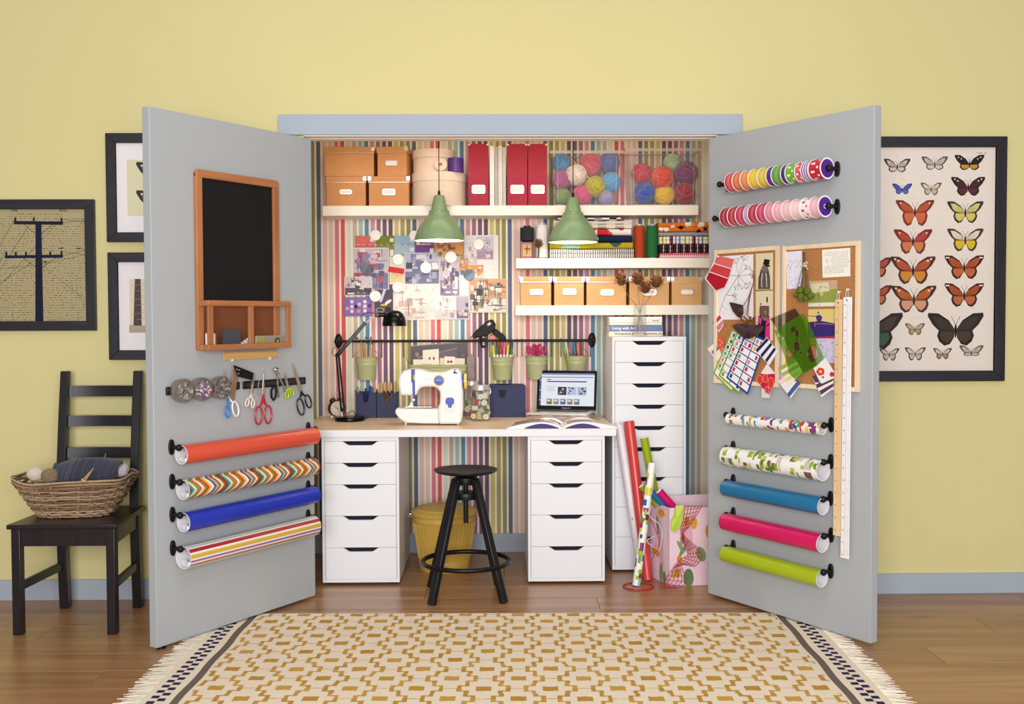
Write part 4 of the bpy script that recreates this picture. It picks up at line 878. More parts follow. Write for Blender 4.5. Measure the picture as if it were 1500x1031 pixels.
for k, (u, cs) in enumerate(((.34, ('#20222c', '#5c6478', '#c8ccd8')), (.52, ('#c0cae8', '#30344c', '#8088b8')), (.7, ('#b0b8d0', '#20222c', '#d0d4e4')))):
    ur(u, .42, u + .16, .67, cs[0]); rs = random.Random(k)
    for _ in range(9): uu, vv = rs.uniform(0, .12), rs.uniform(0, .19); ur(u + uu, .42 + vv, u + uu + .04, .42 + vv + .05, rs.choice(cs))
for k, c in enumerate(('#8a8a2c', '#a89c94', '#6878a0', '#b08868', '#6e90a0')):
    u = .14 + k * .125; ur(u, .79, u + .1, .96, c); ur(u + .01, .82, u + .07, .87, '#e0e4ea'); ur(u + .03, .9, u + .09, .94, hexmix(c, '#202028', .5))
scr_m = bpy.data.materials.new('lit_screen'); scr_m.use_nodes = True; _b = scr_m.node_tree.nodes['Principled BSDF']; _a = scr_m.node_tree.nodes.new('ShaderNodeAttribute'); _a.attribute_name = 'Col'
_n = scr_m.node_tree.nodes.new('ShaderNodeTexNoise'); _b.inputs['Base Color'].default_value = (.02, .02, .02, 1); _b.inputs['Roughness'].default_value = .2; scr_m.node_tree.links.new(_a.outputs['Color'], _b.inputs['Emission Color']); _b.inputs['Emission Strength'].default_value = .85
sd = sc2.build('display', scr_m, so, smooth=0)
lm = lettering('MacBook Pro', .0085, plain('#d8d8dc', .4), so, SM @ V(0, -.0006, .0105), (PI / 2 - tl, 0, 0))
for i_, (lb_, c_, h_) in enumerate((('closed grey magazine lying lowest under the laptop', '#b9aea6', .013), ('closed tan magazine directly under the laptop', '#cdb79c', .0135))):
    t = thing('magazine', lb_, 'magazine', M=Matrix.Translation((hg.x, .745, ZD + .0002 + .0132 * i_)) @ Matrix.Rotation(R(-14 + 5 * i_), 4, 'Z'), group='closed magazines under the laptop')
    MB(c_).box(-.13, -.185, 0, .13, .03, .001).box(-.13, -.185, h_ - .0012, .13, .03, h_ - .0003).build('cover', GLOSSY, t); MB('#e6ddd2').box(-.128, -.183, .001, .128, .028, h_ - .0012).build('pages', PAPER, t)
# open magazines
def magazine(label, x, y, w, d, z, rz, c1, lift, pics, seed):
    t = thing('open_magazine', label, 'magazine', (x, y, z), rz, 'open magazines on the desk')
    for s, nm in ((-1, 'left_pages'), (1, 'right_pages')):
        def zz(u, v): return lift * (math.sin(PI * min(1, u * 1.25 + .04)) ** .8 if u < .8 else math.sin(PI * min(1.0, u * 1.25 + .04)) * 1.0) * (1 if u < .77 else 0) + .004
        def top(u): return .003 + lift * (4 * u * (1 - u)) ** .75 * (1 - .55 * u) * 1.25
        n = 16; m = MB(c1)
        pts = [(s * w * (i / n), top(i / n)) for i in range(n + 1)]
        m.grid(lambda u, v: (s * w * u, d * v, top(u)), n, 6, c=c1); m.grid(lambda u, v: (s * w * u, 0, top(u) * v), n, 1, c='#efeaf0'); m.grid(lambda u, v: (s * w * (1 - u), d, top(1 - u) * v), n, 1, c='#efeaf0')
        m.grid(lambda u, v: (s * w, d * u, top(1) * v), 1, 1, c='#efeaf0'); m.grid(lambda u, v: (s * w * u, d * (1 - v), .0003), 1, 1, c='#efeaf0')
        if s < 0: m.f = [f[::-1] for f in m.f]
        pg = m.build(nm, GLOSSY, t, smooth=30); rs = random.Random(seed + s); k = MB()
        for u0, u1, v0, v1, c in pics[s]:
            nn = 8; k.grid(lambda u, v: (s * w * (u0 + (u1 - u0) * u), d * (v0 + (v1 - v0) * v), top(u0 + (u1 - u0) * u) + .0004), nn, 2, c=c)
        if s < 0: k.f = [f[::-1] for f in k.f]
        k.build('page_print', GLOSSY, pg, smooth=30)
        # shade under the lifted page, painted as a dark lens-shaped strip
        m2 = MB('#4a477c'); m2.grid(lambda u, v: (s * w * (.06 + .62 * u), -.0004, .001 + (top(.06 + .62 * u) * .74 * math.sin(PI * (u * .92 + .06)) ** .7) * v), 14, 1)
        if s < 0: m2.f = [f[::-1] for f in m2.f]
        m2.build('page_shade', PAPER, pg)
    return t
y0 = atz(823, 627, ZD).y
mx0, mx1 = at(742, 627, y0).x, at(904, 627, y0).x
magazine('front open magazine with curved white pages at the desk edge', at(823, 627, y0).x, .212, (mx1 - mx0) / 2, .16, ZD + .0002, R(.0), '#efe6e0', .03, {-1: [(.15, .9, .1, .5, '#b08a6c'), (.3, .85, .55, .9, '#6a5648'), (.1, .28, .55, .9, '#cdbcae')], 1: [(.1, .55, .15, .85, '#a8886a'), (.6, .92, .2, .8, '#d9cdc0'), (.2, .5, .3, .6, '#54433a')]}, 1)
magazine('rear open magazine with brown photo pages, behind the front one', at(826, 615, .40).x, .378, .2, .13, ZD + .0002, R(1), '#d9c7b2', .036, {-1: [(.1, .95, .1, .9, '#a37f62'), (.3, .7, .3, .7, '#d8c4ac')], 1: [(.1, .6, .1, .9, '#c0a080'), (.65, .95, .1, .9, '#8a6a50')]}, 5)

# ---- on top of the tall drawer unit: books, vase with poppy heads
zb = 1.1605; yb = .60
def bk(label, px0, px1, h, c, dy=0, dp=.2, spine=None, spc='#ffffff', size=.011, tx=0):
    global zb
    x0, x1 = at(px0, 480, yb).x, at(px1, 480, yb).x; t = thing('book', label, 'book', ((x0 + x1) / 2, yb + dy, zb), 0, 'books on the tall drawer unit'); w = (x1 - x0) / 2
    MB(c).box(-w, 0, 0, w, .003, h).box(-w, .003, 0, w, dp, .002).box(-w, .003, h - .002, w, dp, h).build('cover', GLOSSY, t, bev=.0008)
    MB('#f1ebe0').box(-w + .002, .003, .002, w - .002, dp - .003, h - .002).build('pages', PAPER, t)
    for s_, x, sz, cc in (spine or []): lettering(s_, sz, plain(cc, .5), t, (x, -.0006, h / 2), bold=.0003)
    zb += h + .0003; return t
bk('bottom paperback with black lettering on the tall drawer unit', 892, 971, .024, '#e6dcc8', 0, .2, [('Wonderland &', -.06, .016, '#241d20'), ('Appartments chic', .085, .014, '#241d20')])
bk('thick art book with blue spine on the tall drawer unit', 893, 971, .031, '#4a66a4', .002, .2, [('Living with Art', -.062, .02, '#ffffff')])
bk('cream-spined book above the blue art book', 893, 970, .014, '#e9dcc4', .001)
bk('white book with a fine grey line on its spine, on the tall drawer unit', 893, 970, .015, '#efe9e4', .002, .2, [('Norrgavel', .1, .008, '#5a565a')])
bk('topmost thin white book under the short shelf', 893, 970, .012, '#f6f2ee', .003)
a = at(980.5, 485, yb + .03)
solo(MB('#2a2024').box(a.x - .006, yb + .005, 1.1605, a.x + .008, yb + .03, 1.1605 + .024), 'bookend', PLASTIC, 'small dark block at the right end of the book stack', 'bookend', bev=.003)
bx_ = at(966, 478, yb).x
vy = .515; a, b = at(927.5, 446, vy), at(947, 490, vy); vr = (b.x - a.x) / 2; vh = a.z - 1.1602
vs_ = thing('glass_vase', 'clear glass vase on the tall drawer unit before the books', 'vase', ((a.x + b.x) / 2, vy, 1.1602))
MB().lathe([(0, 0), (vr, 0), (vr, vh), (vr - .002, vh), (vr - .002, .008), (0, .008)], 32).build('glass_body', glass_m, vs_)
for lb, px, py, r, sd in (('leftmost brown dried poppy head in the vase', 910, 412.5, 9.5, 1), ('dried poppy head above the middle of the vase', 934, 411.5, 9.5, 2), ('lowest dried poppy head in the vase', 945, 424.5, 9, 3), ('rightmost brown dried poppy head in the vase', 961, 415.5, 10, 4)):
    q = at(px, py, vy - .01 + .006 * sd); o = q - Vector(vs_.location); t = thing('dried_poppy', lb, 'dried flower', tuple(vs_.location + V(0, 0, .009)), 0, 'dried poppies in the vase'); o.z -= .009
    rr = r * (vy - CAM.y) / FPX
    dried_head(MB(), o, rr * 1.12, '#b07a50', '#6e462c', 34, (o.x * .6, -.25, 1), sd).build('seed_head', dry, t)
    MB('#a87a58').tube(curve([(-o.x * .28, (sd - 2.5) * .004, .002), (o.x * .1, 0, vh * .8), (o.x * .65, o.y * .6, o.z * .75), o]), .0016, n=6).build('stem', dry, t)

# ================================================================ RAIL WITH BUCKETS ON THE BACK WALL
YR = .838
ra, rb2 = at(493, 500.5, YR), at(869, 498, YR); ZR = (ra.z + rb2.z) / 2
rail = thing('hanging_rail', 'long black metal rail on the striped wall above the desk', 'rail', (ra.x, YR, ZR)); RLn = rb2.x - ra.x
MB().cyl((0, 0, 0), (RLn, 0, 0), .0068, n=16).build('rod', black_metal, rail)
for x in (0, RLn):
    b_ = MB().cyl((x, -.004, 0), (x, YB - YR - .001, 0), .008, n=14).build('bracket_arm', black_metal, rail)
    MB().lathe([(0, 0), (.018, 0), (.02, -.006), (.012, -.012), (0, -.013)], 24, o=(0, 0, 0), ax=(0, 1, 0)).xf(Matrix.Translation((x, YB - YR - .001, 0)) @ Matrix.Diagonal((1, 1, 2.0, 1))).build('wall_plate', black_metal, b_)
    MB().sph((x, 0, 0), (.012, .013, .016), 14, 10).build('end_knob', black_metal, rail)
def hook_mesh():
    pts = [(0, .006, .004)] + [(0, .0095 * math.cos(a), .0095 * math.sin(a)) for a in [R(30 + 15 * k) for k in range(11)]] + [(0, -.0095, -.012), (0, -.009, -.075), (0, -.012, -.083), (0, -.017, -.084), (0, -.021, -.078)]
    return MB().tube(pts, .0022, n=6).mesh('rail_hook')
hk = hook_mesh(); hk.materials.append(black_metal)
for px, lb in ((517, 'black hook at the left of the brush bucket'), (559.5, 'black hook at the right of the brush bucket'), (591, 'black hook left of the sage planter'), (700.5, 'black hook under the glue gun'), (717, 'black hook at the left of the marker bucket'), (757.5, 'black hook at the right of the marker bucket'), (764.5, 'black hook at the left of the pink scissors bucket'), (808, 'black hook at the right of the pink scissors bucket'), (821.5, 'black hook at the left of the coloured pen bucket'), (864.5, 'black hook at the right of the coloured pen bucket')):
    o = tag(bpy.data.objects.new('rail_hook', hk), lb, 'hook', 'hooks on the black rail'); col.objects.link(o); o.location = (at(px, 499, YR).x, YR, ZR)
sage = mat('sage_enamel_bucket', '#b3b688', .42, var=.03, scale=10)
BY = .852
def bucket(label, pxc, pyr, wpx=33):
    a = at(pxc, pyr, BY); k = (BY - CAM.y) / FPX; r = wpx * k / 2; h = 33.5 * k; t = thing('hanging_bucket', label, 'bucket', (a.x, BY, a.z - h), 0, 'sage green buckets on the rail'); rb_ = r * .74
    f = lambda z: rb_ + (r - rb_) * z / h
    MB().lathe([(0, .003), (rb_ - .002, .003), (rb_, 0), (rb_ + .001, .003), (f(h * .64), h * .64), (f(h * .66) + .0012, h * .66), (f(h * .68), h * .68), (f(h * .82), h * .82), (f(h * .84) + .0012, h * .84), (f(h * .86), h * .86), (r, h - .003), (r + .002, h - .001), (r + .001, h), (r - .001, h - .001), (rb_ - .001, .005), (0, .005)], 36).build('bucket_body', sage, t)
    MB().tube([(-r - .001, 0, h - .006), (-r - .007, 0, h + .008), (-r * .8, .012, h + .03), (0, .03, h + .038), (r * .8, .012, h + .03), (r + .007, 0, h + .008), (r + .001, 0, h - .006)], .0014, n=6).build('wire_handle', chrome, t)
    return t, r, h, rb_
b1, r1, h1, q1 = bucket('sage green bucket of wooden brushes on the rail, left end', 536.5, 522.6)
b2, r2, h2, q2 = bucket('sage green bucket of marker pens under the glue gun', 736, 522.6)
b3, r3, h3, q3 = bucket('sage green bucket of pink scissors above the laptop', 786, 521.6)
b4, r4, h4, q4 = bucket('sage green bucket of coloured pens at the right end of the rail', 844, 520.6)
def brush_mesh(L, c, fer, hair):
    return MB().lathe([(0, 0), (.0025, .002), (.0042, L * .45), (.003, L - .03)], 7, c=c).lathe([(.0032, L - .03), (.0034, L - .015)], 7, c=fer).lathe([(.0034, L - .015), (.0042, L - .008), (.001, L)], 7, c=hair).mesh('brush')
bms = [brush_mesh(.222, '#d8b084', '#cfc8be', '#3a2a24'), brush_mesh(.208, '#caa074', '#b89a6c', '#5a4030'), brush_mesh(.195, '#e0be94', '#d8d2c8', '#8a6a4a')]
bn_ = ('dark-tipped', 'brown-tipped', 'pale-tipped'); bcount = {}
for i in range(15):
    th = i * 2.4; rr = q1 * .62 * math.sqrt((i + .5) / 15); dx, dy = math.cos(th) * rr, math.sin(th) * rr
    stand(bms[i % 3], 'paint_brush', 'brush', PLASTIC, b1.location + V(dx, dy * .8, .006), (dx * 4.6 + rnd(-.05, .05), dy * 1.6, 1.0), bn_[i % 3] + ' wooden paint brush in the brush bucket on the rail', 'brushes in the left bucket')
mk_cols = (('lime', '#c3d63a'), ('dark green', '#1f6a48'), ('red', '#c81f34'), ('pink', '#ea6aa4'), ('yellow', '#e8cf2c'), ('teal', '#18705e'), ('blue', '#2f6fd0'), ('crimson', '#d02448'), ('magenta', '#d83a86'), ('rose pink', '#ee7cae'), ('orange', '#e0602c'), ('navy', '#2a3f9c'))
for i, (n_, c) in enumerate(mk_cols):
    f = (i % 6) / 5 * 2 - 1; back = i // 6; dx, dy = f * q2 * .6, (-.016 if not back else .016)
    stand(MB().lathe([(0, 0), (.0062, 0), (.0065, .128)], 10, c='#f1eef0').lathe([(.0067, .128), (.007, .131), (.0066, .176 + .012 * back), (.004, .18 + .012 * back), (0, .18 + .012 * back)], 10, c=c).mesh('marker'), 'marker_pen', 'marker', PLASTIC, b2.location + V(dx, dy, .006), (f * .14, -.02 + .06 * back, 1), n_ + '-capped marker pen in the bucket under the glue gun', 'marker pens in the bucket')
def scissors_mb(blade_l=.11, loop=.03, bw=.012, hc='#333', mc='#c9c4be', open_=.0, hl=None, w=.0035, la=1.0, lb_=1.0):
    """scissors in the xz plane, tip up, pivot at the origin; loops hang below"""
    hl = hl or loop * 2.2; parts = []
    for s, k in ((1, la), (-1, lb_)):
        m = MB(mc); m.prism([(-s * .0015, blade_l), (s * bw * .45, blade_l * .1), (s * bw * .5, -.008), (-s * bw * .25, -.012), (-s * bw * .35, .01)], -.0014 * (s > 0) - .0001, .0014 * (s < 0) + .0001)
        h = MB(hc); x0 = -s * bw * .2; cx, cz = -s * (loop * .62 * k + .003), -hl
        h.tube([(s * bw * .1, 0, -.004), (x0 * 1.5, 0, -hl * .35), (cx * .55, 0, -hl + loop * 1.15 * k)], .0045, n=8, rs=[.004, .005, .0045])
        h.tube([(cx + math.cos(2 * PI * i / 20) * loop * .55 * k, 0, cz + math.sin(2 * PI * i / 20) * loop * 1.05 * k) for i in range(20)], .0038, n=7, closed=True)
        a = Matrix.Rotation(s * open_, 4, 'Y'); m.xf(a); h.xf(a); parts.append((m, h))
    return parts
def scissors(label, M, group=None, cat='scissors', lab2=None, cols=None, **k):
    t = thing('scissors', label, cat, M=M, group=group)
    for i, (m, h) in enumerate(scissors_mb(**k)):
        if cols: h.k = [cols[i]] * len(h.k)
        m.build('blade', chrome_w, t); h.build('handle', PLASTIC, t)
    MB('#a8a4a0').cyl((0, -.003, 0), (0, .003, 0), .0028, n=10).build('pivot_screw', PLASTIC, t)
    return t
chrome_w = mat('scissor_steel', '#c9b8ac', .3, metal=.8, var=.05)
for i in range(6):
    f = (i % 3) - 1; M = Matrix.Translation(b3.location + V(f * .016, (-.012 if i < 3 else .014), .118)) @ Matrix.Rotation(R(f * 14 + rnd(-5, 5)), 4, 'Y') @ Matrix.Rotation(R(rnd(-60, 60)), 4, 'Z') @ Matrix.Rotation(PI, 4, 'X')
    scissors('pink-handled small scissors standing in the bucket above the laptop', M, 'pink scissors in the bucket', hc='#c8286c', blade_l=.085, loop=.019, bw=.009, hl=.042, open_=.03)
pc = (('green', '#4f9a3c'), ('white', '#e6e2e4'), ('red', '#d0222e'), ('dark red', '#a81e3a'), ('light green', '#6fb04a'), ('bright green', '#3f9a3a'), ('blue', '#2f4fae'), ('sky blue', '#3a8fd0'), ('purple', '#7a2a86'), ('orange', '#e8702c'), ('dark green', '#2c4c38'), ('coral', '#e2543c'), ('brown', '#7a4a34'))
for i, (n_, c) in enumerate(pc):
    f = i / (len(pc) - 1) * 2 - 1; dx = f * q4 * .66; dy = (-.018, .0, .018)[i % 3]
    stand(pen_mesh(c, hexmix(c, '#ffffff', .08), .185 + .008 * (i % 3), .005), 'pen', 'pen', PLASTIC, b4.location + V(dx, dy, .006), (-.12 + f * .1 + rnd(-.05, .05), dy * 2, 1), n_ + ' pen in the bucket at the right end of the rail', 'pens in the right bucket')
# planter with notebooks and cards
a, b = at(596, 534, BY - .03), at(687, 560, BY - .03); pw = (b.x - a.x) / 2; PH = .115
PY_ = BY - .0; pl = thing('hanging_planter', 'long sage green metal planter of notebooks hanging behind the sewing machine', 'planter', ((a.x + b.x) / 2, PY_, a.z - PH))
def rring(w, d, r, z, n=6):
    out = []
    for cx, cy, a0 in ((w - r, d - r, 0), (-w + r, d - r, 90), (-w + r, -d + r, 180), (w - r, -d + r, 270)):
        for k in range(n + 1): q = R(a0 + 90 * k / n); out.append(V(cx + r * math.cos(q), cy + r * math.sin(q), z))
    return out
def loft(mb, rings, c=None, cap0=True, cap1=False):
    k = len(mb.v); n = len(rings[0])
    for r in rings: mb.v += r
    for j in range(len(rings) - 1):
        for i in range(n): i2 = (i + 1) % n; mb._f([k + j * n + i, k + j * n + i2, k + (j + 1) * n + i2, k + (j + 1) * n + i], c)
    if cap0: mb._f([k + i for i in reversed(range(n))], c)
    if cap1: mb._f([k + (len(rings) - 1) * n + i for i in range(n)], c)
    return mb
loft(MB(), [rring(pw * .86, .038, .03, 0), rring(pw * .95, .047, .035, PH * .7), rring(pw * .956, .049, .036, PH * .73), rring(pw * .955, .047, .035, PH * .76), rring(pw * .975, .049, .036, PH * .88), rring(pw * .98, .051, .037, PH * .9), rring(pw * .98, .049, .036, PH * .92), rring(pw, .052, .038, PH - .002), rring(pw * .995, .051, .037, PH), rring(pw * .975, .049, .036, PH - .002), rring(pw * .85, .036, .03, .003)], cap1=True).build('planter_body', sage, pl)
for s in (-1, 1): MB().tube([(s * pw * .96, .02, PH - .004), (s * pw * 1.04, .02, PH + .03), (s * pw * 1.02, -.01, ZR - a.z + PH + .009), (s * pw * 1.02, -.016, ZR - a.z + PH - .003)], .0016, n=6).build('wire_hanger', chrome, pl)
def card(label, cx, cz, w, h, y, base, ink, rot=0, th=.0008, name='card', cat='card', group=None, M0=None, tilt=0, m=PAPER):
    t = tag(MB(base).box(-w / 2, 0, -h / 2, w / 2, th, h / 2).build(name, m), label, cat, group)
    M = (M0 or Matrix()) @ Matrix.Translation((cx, y, cz)) @ Matrix.Rotation(tilt, 4, 'X') @ Matrix.Rotation(rot, 4, 'Y'); t.matrix_world = M
    if ink:
        k = MB(); ik = Ink(k, -.00005); ink(ik, w, h)
        if k.f: pr = k.build('print', m, t, smooth=0); pr.matrix_parent_inverse = Matrix()
    return t
def PZ(x, y, Y): return at(570 + x * .1455, 480 + y * .1455, Y)
zpl = pl.location.z + .005
def upright(label, zx0, zx1, zt0, zt1, Y, c, ink=None, th=.004, wire=False, base=None, name='notebook', cat='notebook'):
    p0, p1 = PZ(zx0, zt0, Y), PZ(zx1, zt1, Y); w = p1.x - p0.x; zb_ = base if base is not None else zpl; t = thing(name, label, cat, ((p0.x + p1.x) / 2, Y, zb_), 0, 'paper goods in the planter')
    hl, hr = p0.z - zb_, p1.z - zb_
    MB(c).prism([(-w / 2, 0), (w / 2, 0), (w / 2, hr), (-w / 2, hl)], 0, th).build('cover', PAPER, t)
    if ink: k = MB(); ink(Ink(k, -.0003), w, min(hl, hr)); k.build('print', PAPER, t, smooth=0)
    if wire:
        m = MB('#e2dcd8'); n = int(w / .0075)
        for i in range(n): f = (i + .5) / n; x = -w / 2 + w * f; z = hl + (hr - hl) * f; m.tube([(x, -.002, z - .006), (x, -.004, z + .002), (x, th + .003, z + .002)], .0011, n=4)
        m.build('spiral_wire', PLASTIC, t)
    return t
upright('large grey spiral notebook standing in the sage planter', 218, 790, 182, 138, PY_ + .022, '#6e666b', lambda ik, w, h: (ik.ell(-w * .39, h * .78, .011, .011, '#b09a7c'), ik.ell(w * .3, h * .7, .009, .009, '#8b8084'), ik.ell(w * .41, h * .75, .007, .007, '#8b8084')), wire=True)
upright('smaller grey spiral notebook tilted in front in the sage planter', 282, 690, 298, 200, PY_ + .008, '#756d72', None, wire=True)
def patt(c): return lambda ik, w, h: [ik.rect(-w * .25 + i * w * .13, h * .5 + j * h * .11, -w * .25 + i * w * .13 + w * .1, h * .5 + j * h * .11 + h * .08, c if (i + j) % 2 else '#efe6da') for i in range(4) for j in range(3)]
upright('cream card with purple stamp pattern at the back of the sage planter', 338, 500, 226, 212, PY_ - .006, '#efe6d8', patt('#6a3f7e'), th=.001, name='card', cat='card')
upright('wide cream card leaning in front at the left of the sage planter', 242, 505, 318, 322, PY_ - .02, '#f0e5d6', lambda ik, w, h: ik.rect(-w * .2, h * .7, w * .2, h * .85, '#cfc4b8'), th=.001, name='card', cat='card')
upright('wide cream card at the right of the sage planter', 512, 762, 305, 308, PY_ - .014, '#e9dcc6', None, th=.001, name='card', cat='card')
upright('small cream card with red and purple motif in the sage planter', 556, 664, 288, 292, PY_ - .026, '#f1e7d8', lambda ik, w, h: [ik.rect(x, z, x + w * .2, z + w * .2, c) for x, z, c in ((-w * .24, h * .62, '#6a2f6a'), (w * .04, h * .62, '#a8243c'), (-w * .24, h * .79, '#a8243c'), (w * .04, h * .79, '#6a2f6a'))], th=.001, name='card', cat='card')
# grey felt sole hanging from a hook
a = PZ(822, 275, YR - .02); fs = smooth2([(x * .0005, z * .0005) for x, z in ((-2, 12), (-30, -10), (-42, -60), (-30, -130), (-38, -200), (-30, -250), (0, -262), (30, -250), (40, -200), (30, -130), (42, -60), (30, -10), (2, 12))], 3)
tag(MB().prism(fs, 0, .008).build('felt_pad', mat('grey_felt', '#8f8682', .95, bump=.4), smooth=60), 'grey felt sole-shaped pad hanging beside the sage planter', 'felt pad').location = (a.x, YR - .03, a.z)
MB().v
# glue gun lying on the rail
def GP(x, y): q = at(680 + x * .097, 460 + y * .097, YR); return (q.x - rail.location.x, q.z - ZR)
gg = thing('glue_gun', 'black glue gun with orange trigger hooked over the rail', 'glue gun', (rail.location.x, YR, ZR))
gm = mat('black_rubber', '#0d0c0f', .5, var=.05, spec=.25)
MB().prism([GP(*q) for q in ((118, 322), (180, 245), (250, 185), (330, 118), (382, 86), (432, 80), (476, 150), (470, 215), (440, 265), (370, 305), (330, 330), (240, 345), (150, 366))], -.038, -.008).build('barrel', gm, gg, bev=.005, smooth=50)
MB().prism([GP(*q) for q in ((470, 215), (485, 225), (600, 312), (636, 368), (632, 392), (545, 392), (500, 352), (420, 290))], -.034, -.012).build('grip', gm, gg, bev=.004, smooth=50)
MB('#b8452f').prism([GP(*q) for q in ((385, 318), (440, 308), (485, 352), (480, 385), (372, 388))], -.029, -.017).build('trigger', PLASTIC, gg, bev=.003)
q = GP(120, 335); q_ = GP(85, 383); MB('#b9b0a8').cyl((q[0], -.023, q[1]), (q_[0], -.023, q_[1]), .006, .0015, n=10).build('nozzle', chrome, gg)
k = MB(); ik = Ink(k, -.0385); ik.poly([GP(345, 150), GP(390, 115), GP(410, 150), GP(362, 182)], '#cfc4d6'); ik.poly([GP(335, 160), GP(350, 148), GP(368, 178), GP(352, 188)], '#c8402c'); k.build('sticker', PAPER, gg)
MB().tube(curve([V(GP(250, 345)[0], -.03, GP(250, 345)[1]), V(GP(262, 480)[0], -.026, GP(262, 480)[1]), V(GP(320, 492)[0], -.022, GP(320, 492)[1]), V(GP(345, 420)[0], -.02, GP(345, 420)[1]), V(GP(280, 370)[0], -.02, GP(280, 370)[1]), V(GP(265, 470)[0], -.018, GP(265, 470)[1]), V(GP(330, 480)[0], -.016, GP(330, 480)[1])], 6), .0042, n=8).build('power_cord', black_metal, gg)

# ================================================================ PHOTO COLLAGE ON THE STRIPED WALL
YP = YB - .002
def mood(label, px0, py0, px1, py1, layer, base, ink, rot=0, cat='photo', name='photo_print', group='pictures of the wall collage'):
    a, b = at(px0, py0, YP), at(px1, py1, YP)
    return card(label, (a.x + b.x) / 2, (a.z + b.z) / 2, b.x - a.x, a.z - b.z, YP - .0012 * layer - .0008, base, ink, rot, name=name, cat=cat, group=group)
def room(seed, pal0, n=26, line='#5a5260'):
    def f(ik, w, h):
        rs = random.Random(seed); pal = [hexmix(q, '#f4ecf0', .06) for q in pal0]; X = lambda u: (u - .5) * w
        Zv = lambda v: (v - .5) * h
        ik.rect(X(.02), Zv(.02), X(.98), Zv(.4), pal[1]); ik.rect(X(.02), Zv(.4), X(.98), Zv(.98), pal[0])
        for i in range(n):
            x, z, ww, hh_ = rs.uniform(.03, .8), rs.uniform(.03, .8), rs.uniform(.04, .26), rs.uniform(.04, .22); ik.rect(X(x), Zv(z), X(min(.98, x + ww)), Zv(min(.97, z + hh_)), rs.choice(pal))
        for i in range(n // 3):
            x, z = rs.uniform(.05, .9), rs.uniform(.05, .9)
            if i % 2: ik.line(X(x), Zv(z), X(min(.97, x + rs.uniform(.1, .4))), Zv(z + rs.uniform(-.03, .03)), w * .015, line)
            else: ik.line(X(x), Zv(z), X(x), Zv(min(.97, z + rs.uniform(.1, .4))), w * .015, line)
    return f
def M1(x, y): return 495 + x * .1358, 335 + y * .1358
def M2(x, y): return 615 + x * .1358, 335 + y * .1358
def chip(ik, w, h):
    ik.rect(w * .26, -h * .22, w * .46, h * .2, '#efe4e2')
mood('large white paper sheet behind the collage at the right', *M2(480, 70), *M2(848, 535), 0, '#f6f2f2', None, cat='paper', name='paper_sheet')
mood('white paper sheet behind the collage at the bottom', *M1(600, 580), *M2(530, 980), 0, '#f0e8e4', None, cat='paper', name='paper_sheet')
for lb, p0, p1, c, ink in (('coral colour card at the top left of the collage', M1(186, 76), M1(400, 168), '#df7268', chip), ('olive green colour card in the top row of the collage', M1(404, 76), M1(610, 168), '#7f8a36', chip), ('pale blue colour card in the top row of the collage', M1(612, 76), M1(830, 168), '#9dbcd2', chip), ('purple colour card under the left green lamp', M2(2, 60), M2(158, 158), '#6f4a8e', None), ('coral colour strip above the shelf photo', M1(186, 176), M1(400, 240), '#d9685c', None), ('olive colour strip in the second row of the collage', M1(404, 176), M1(610, 340), '#8a9440', chip), ('light blue colour strip in the second row of the collage', M1(612, 176), M1(830, 268), '#aac6da', chip), ('violet colour strip in the second row of the collage', M1(832, 176), M2(158, 300), '#7a549a', chip)):
    mood(lb, *p0, *p1, 1, c, ink, cat='colour card', name='colour_card', group='colour cards of the collage')
mood('photo of a red shelving rack in the collage', *M1(158, 205), *M1(552, 660), 2, '#efe6e4', None if False else room(3, ('#cbbfca', '#75719a', '#8f88ac', '#efe4e2', '#b9485c', '#54527c', '#d9ccd0'), 40))
mood('black and white sofa photo at the left edge of the collage', *M1(70, 518), *M1(372, 718), 3, '#ece4e2', room(11, ('#cfc6cc', '#4a4656', '#8d8694', '#ece4e4', '#2c2a36'), 26))
mood('purple place setting photo at the bottom left of the collage', *M1(66, 738), *M1(372, 942), 3, '#8d6fb0', lambda ik, w, h: [ik.rect((x - .5) * w - .0085, (z - .5) * h - .0085, (x - .5) * w + .0085, (z - .5) * h + .0085, c) for x, z, c in ((.28, .76, '#e6dcea'), (.28, .5, '#e6dcea'), (.28, .26, '#e6dcea'), (.54, .62, '#d9c4dc'), (.74, .76, '#e6dcea'), (.74, .52, '#e6dcea'), (.74, .28, '#e6dcea'), (.52, .27, '#c9a27c'), (.42, .5, '#3a2c4a'), (.12, .4, '#c7b3d8'), (.9, .55, '#5a4078'))])
mood('dark table photo with yellow plate at the bottom of the collage', *M1(395, 655), *M1(592, 900), 4, '#5a5464', lambda ik, w, h: (ik.poly([(w * .0, h * .5), (w * .15, h * .5), (-w * .1, -h * .05), (-w * .25, -h * .05)], '#cfd0e4'), ik.ell(w * .02, -h * .18, w * .2, h * .05, '#d8b83a'), ik.ell(w * .25, -h * .05, w * .22, h * .07, '#f0e2dc', rot=.6), ik.ell(-w * .2, -h * .4, w * .24, h * .1, '#b8aeb0'), ik.ell(-w * .2, -h * .4, w * .19, h * .07, '#4a4450'), ik.rect(w * .12, -h * .48, w * .4, -h * .28, '#3a3440')))
mood('pale green swatch note under the white magnet in the collage', *M1(556, 300), *M1(716, 600), 2, '#dfe3d2', lambda ik, w, h: (ik.rect(-w * .45, -h * .45, w * .45, h * .0, '#e2cf9c'), ik.line(-w * .3, -h * .1, w * .1, -h * .2, .003, '#3a86b0'), ik.line(-w * .2, -h * .3, w * .3, -h * .15, .002, '#c89a5c')))
a, b = M1(545, 418), M1(716, 478); mood('red ribbon swatch in the middle of the collage', *a, *b, 4, '#d23a3c', None, rot=R(9), cat='swatch', name='ribbon_swatch')
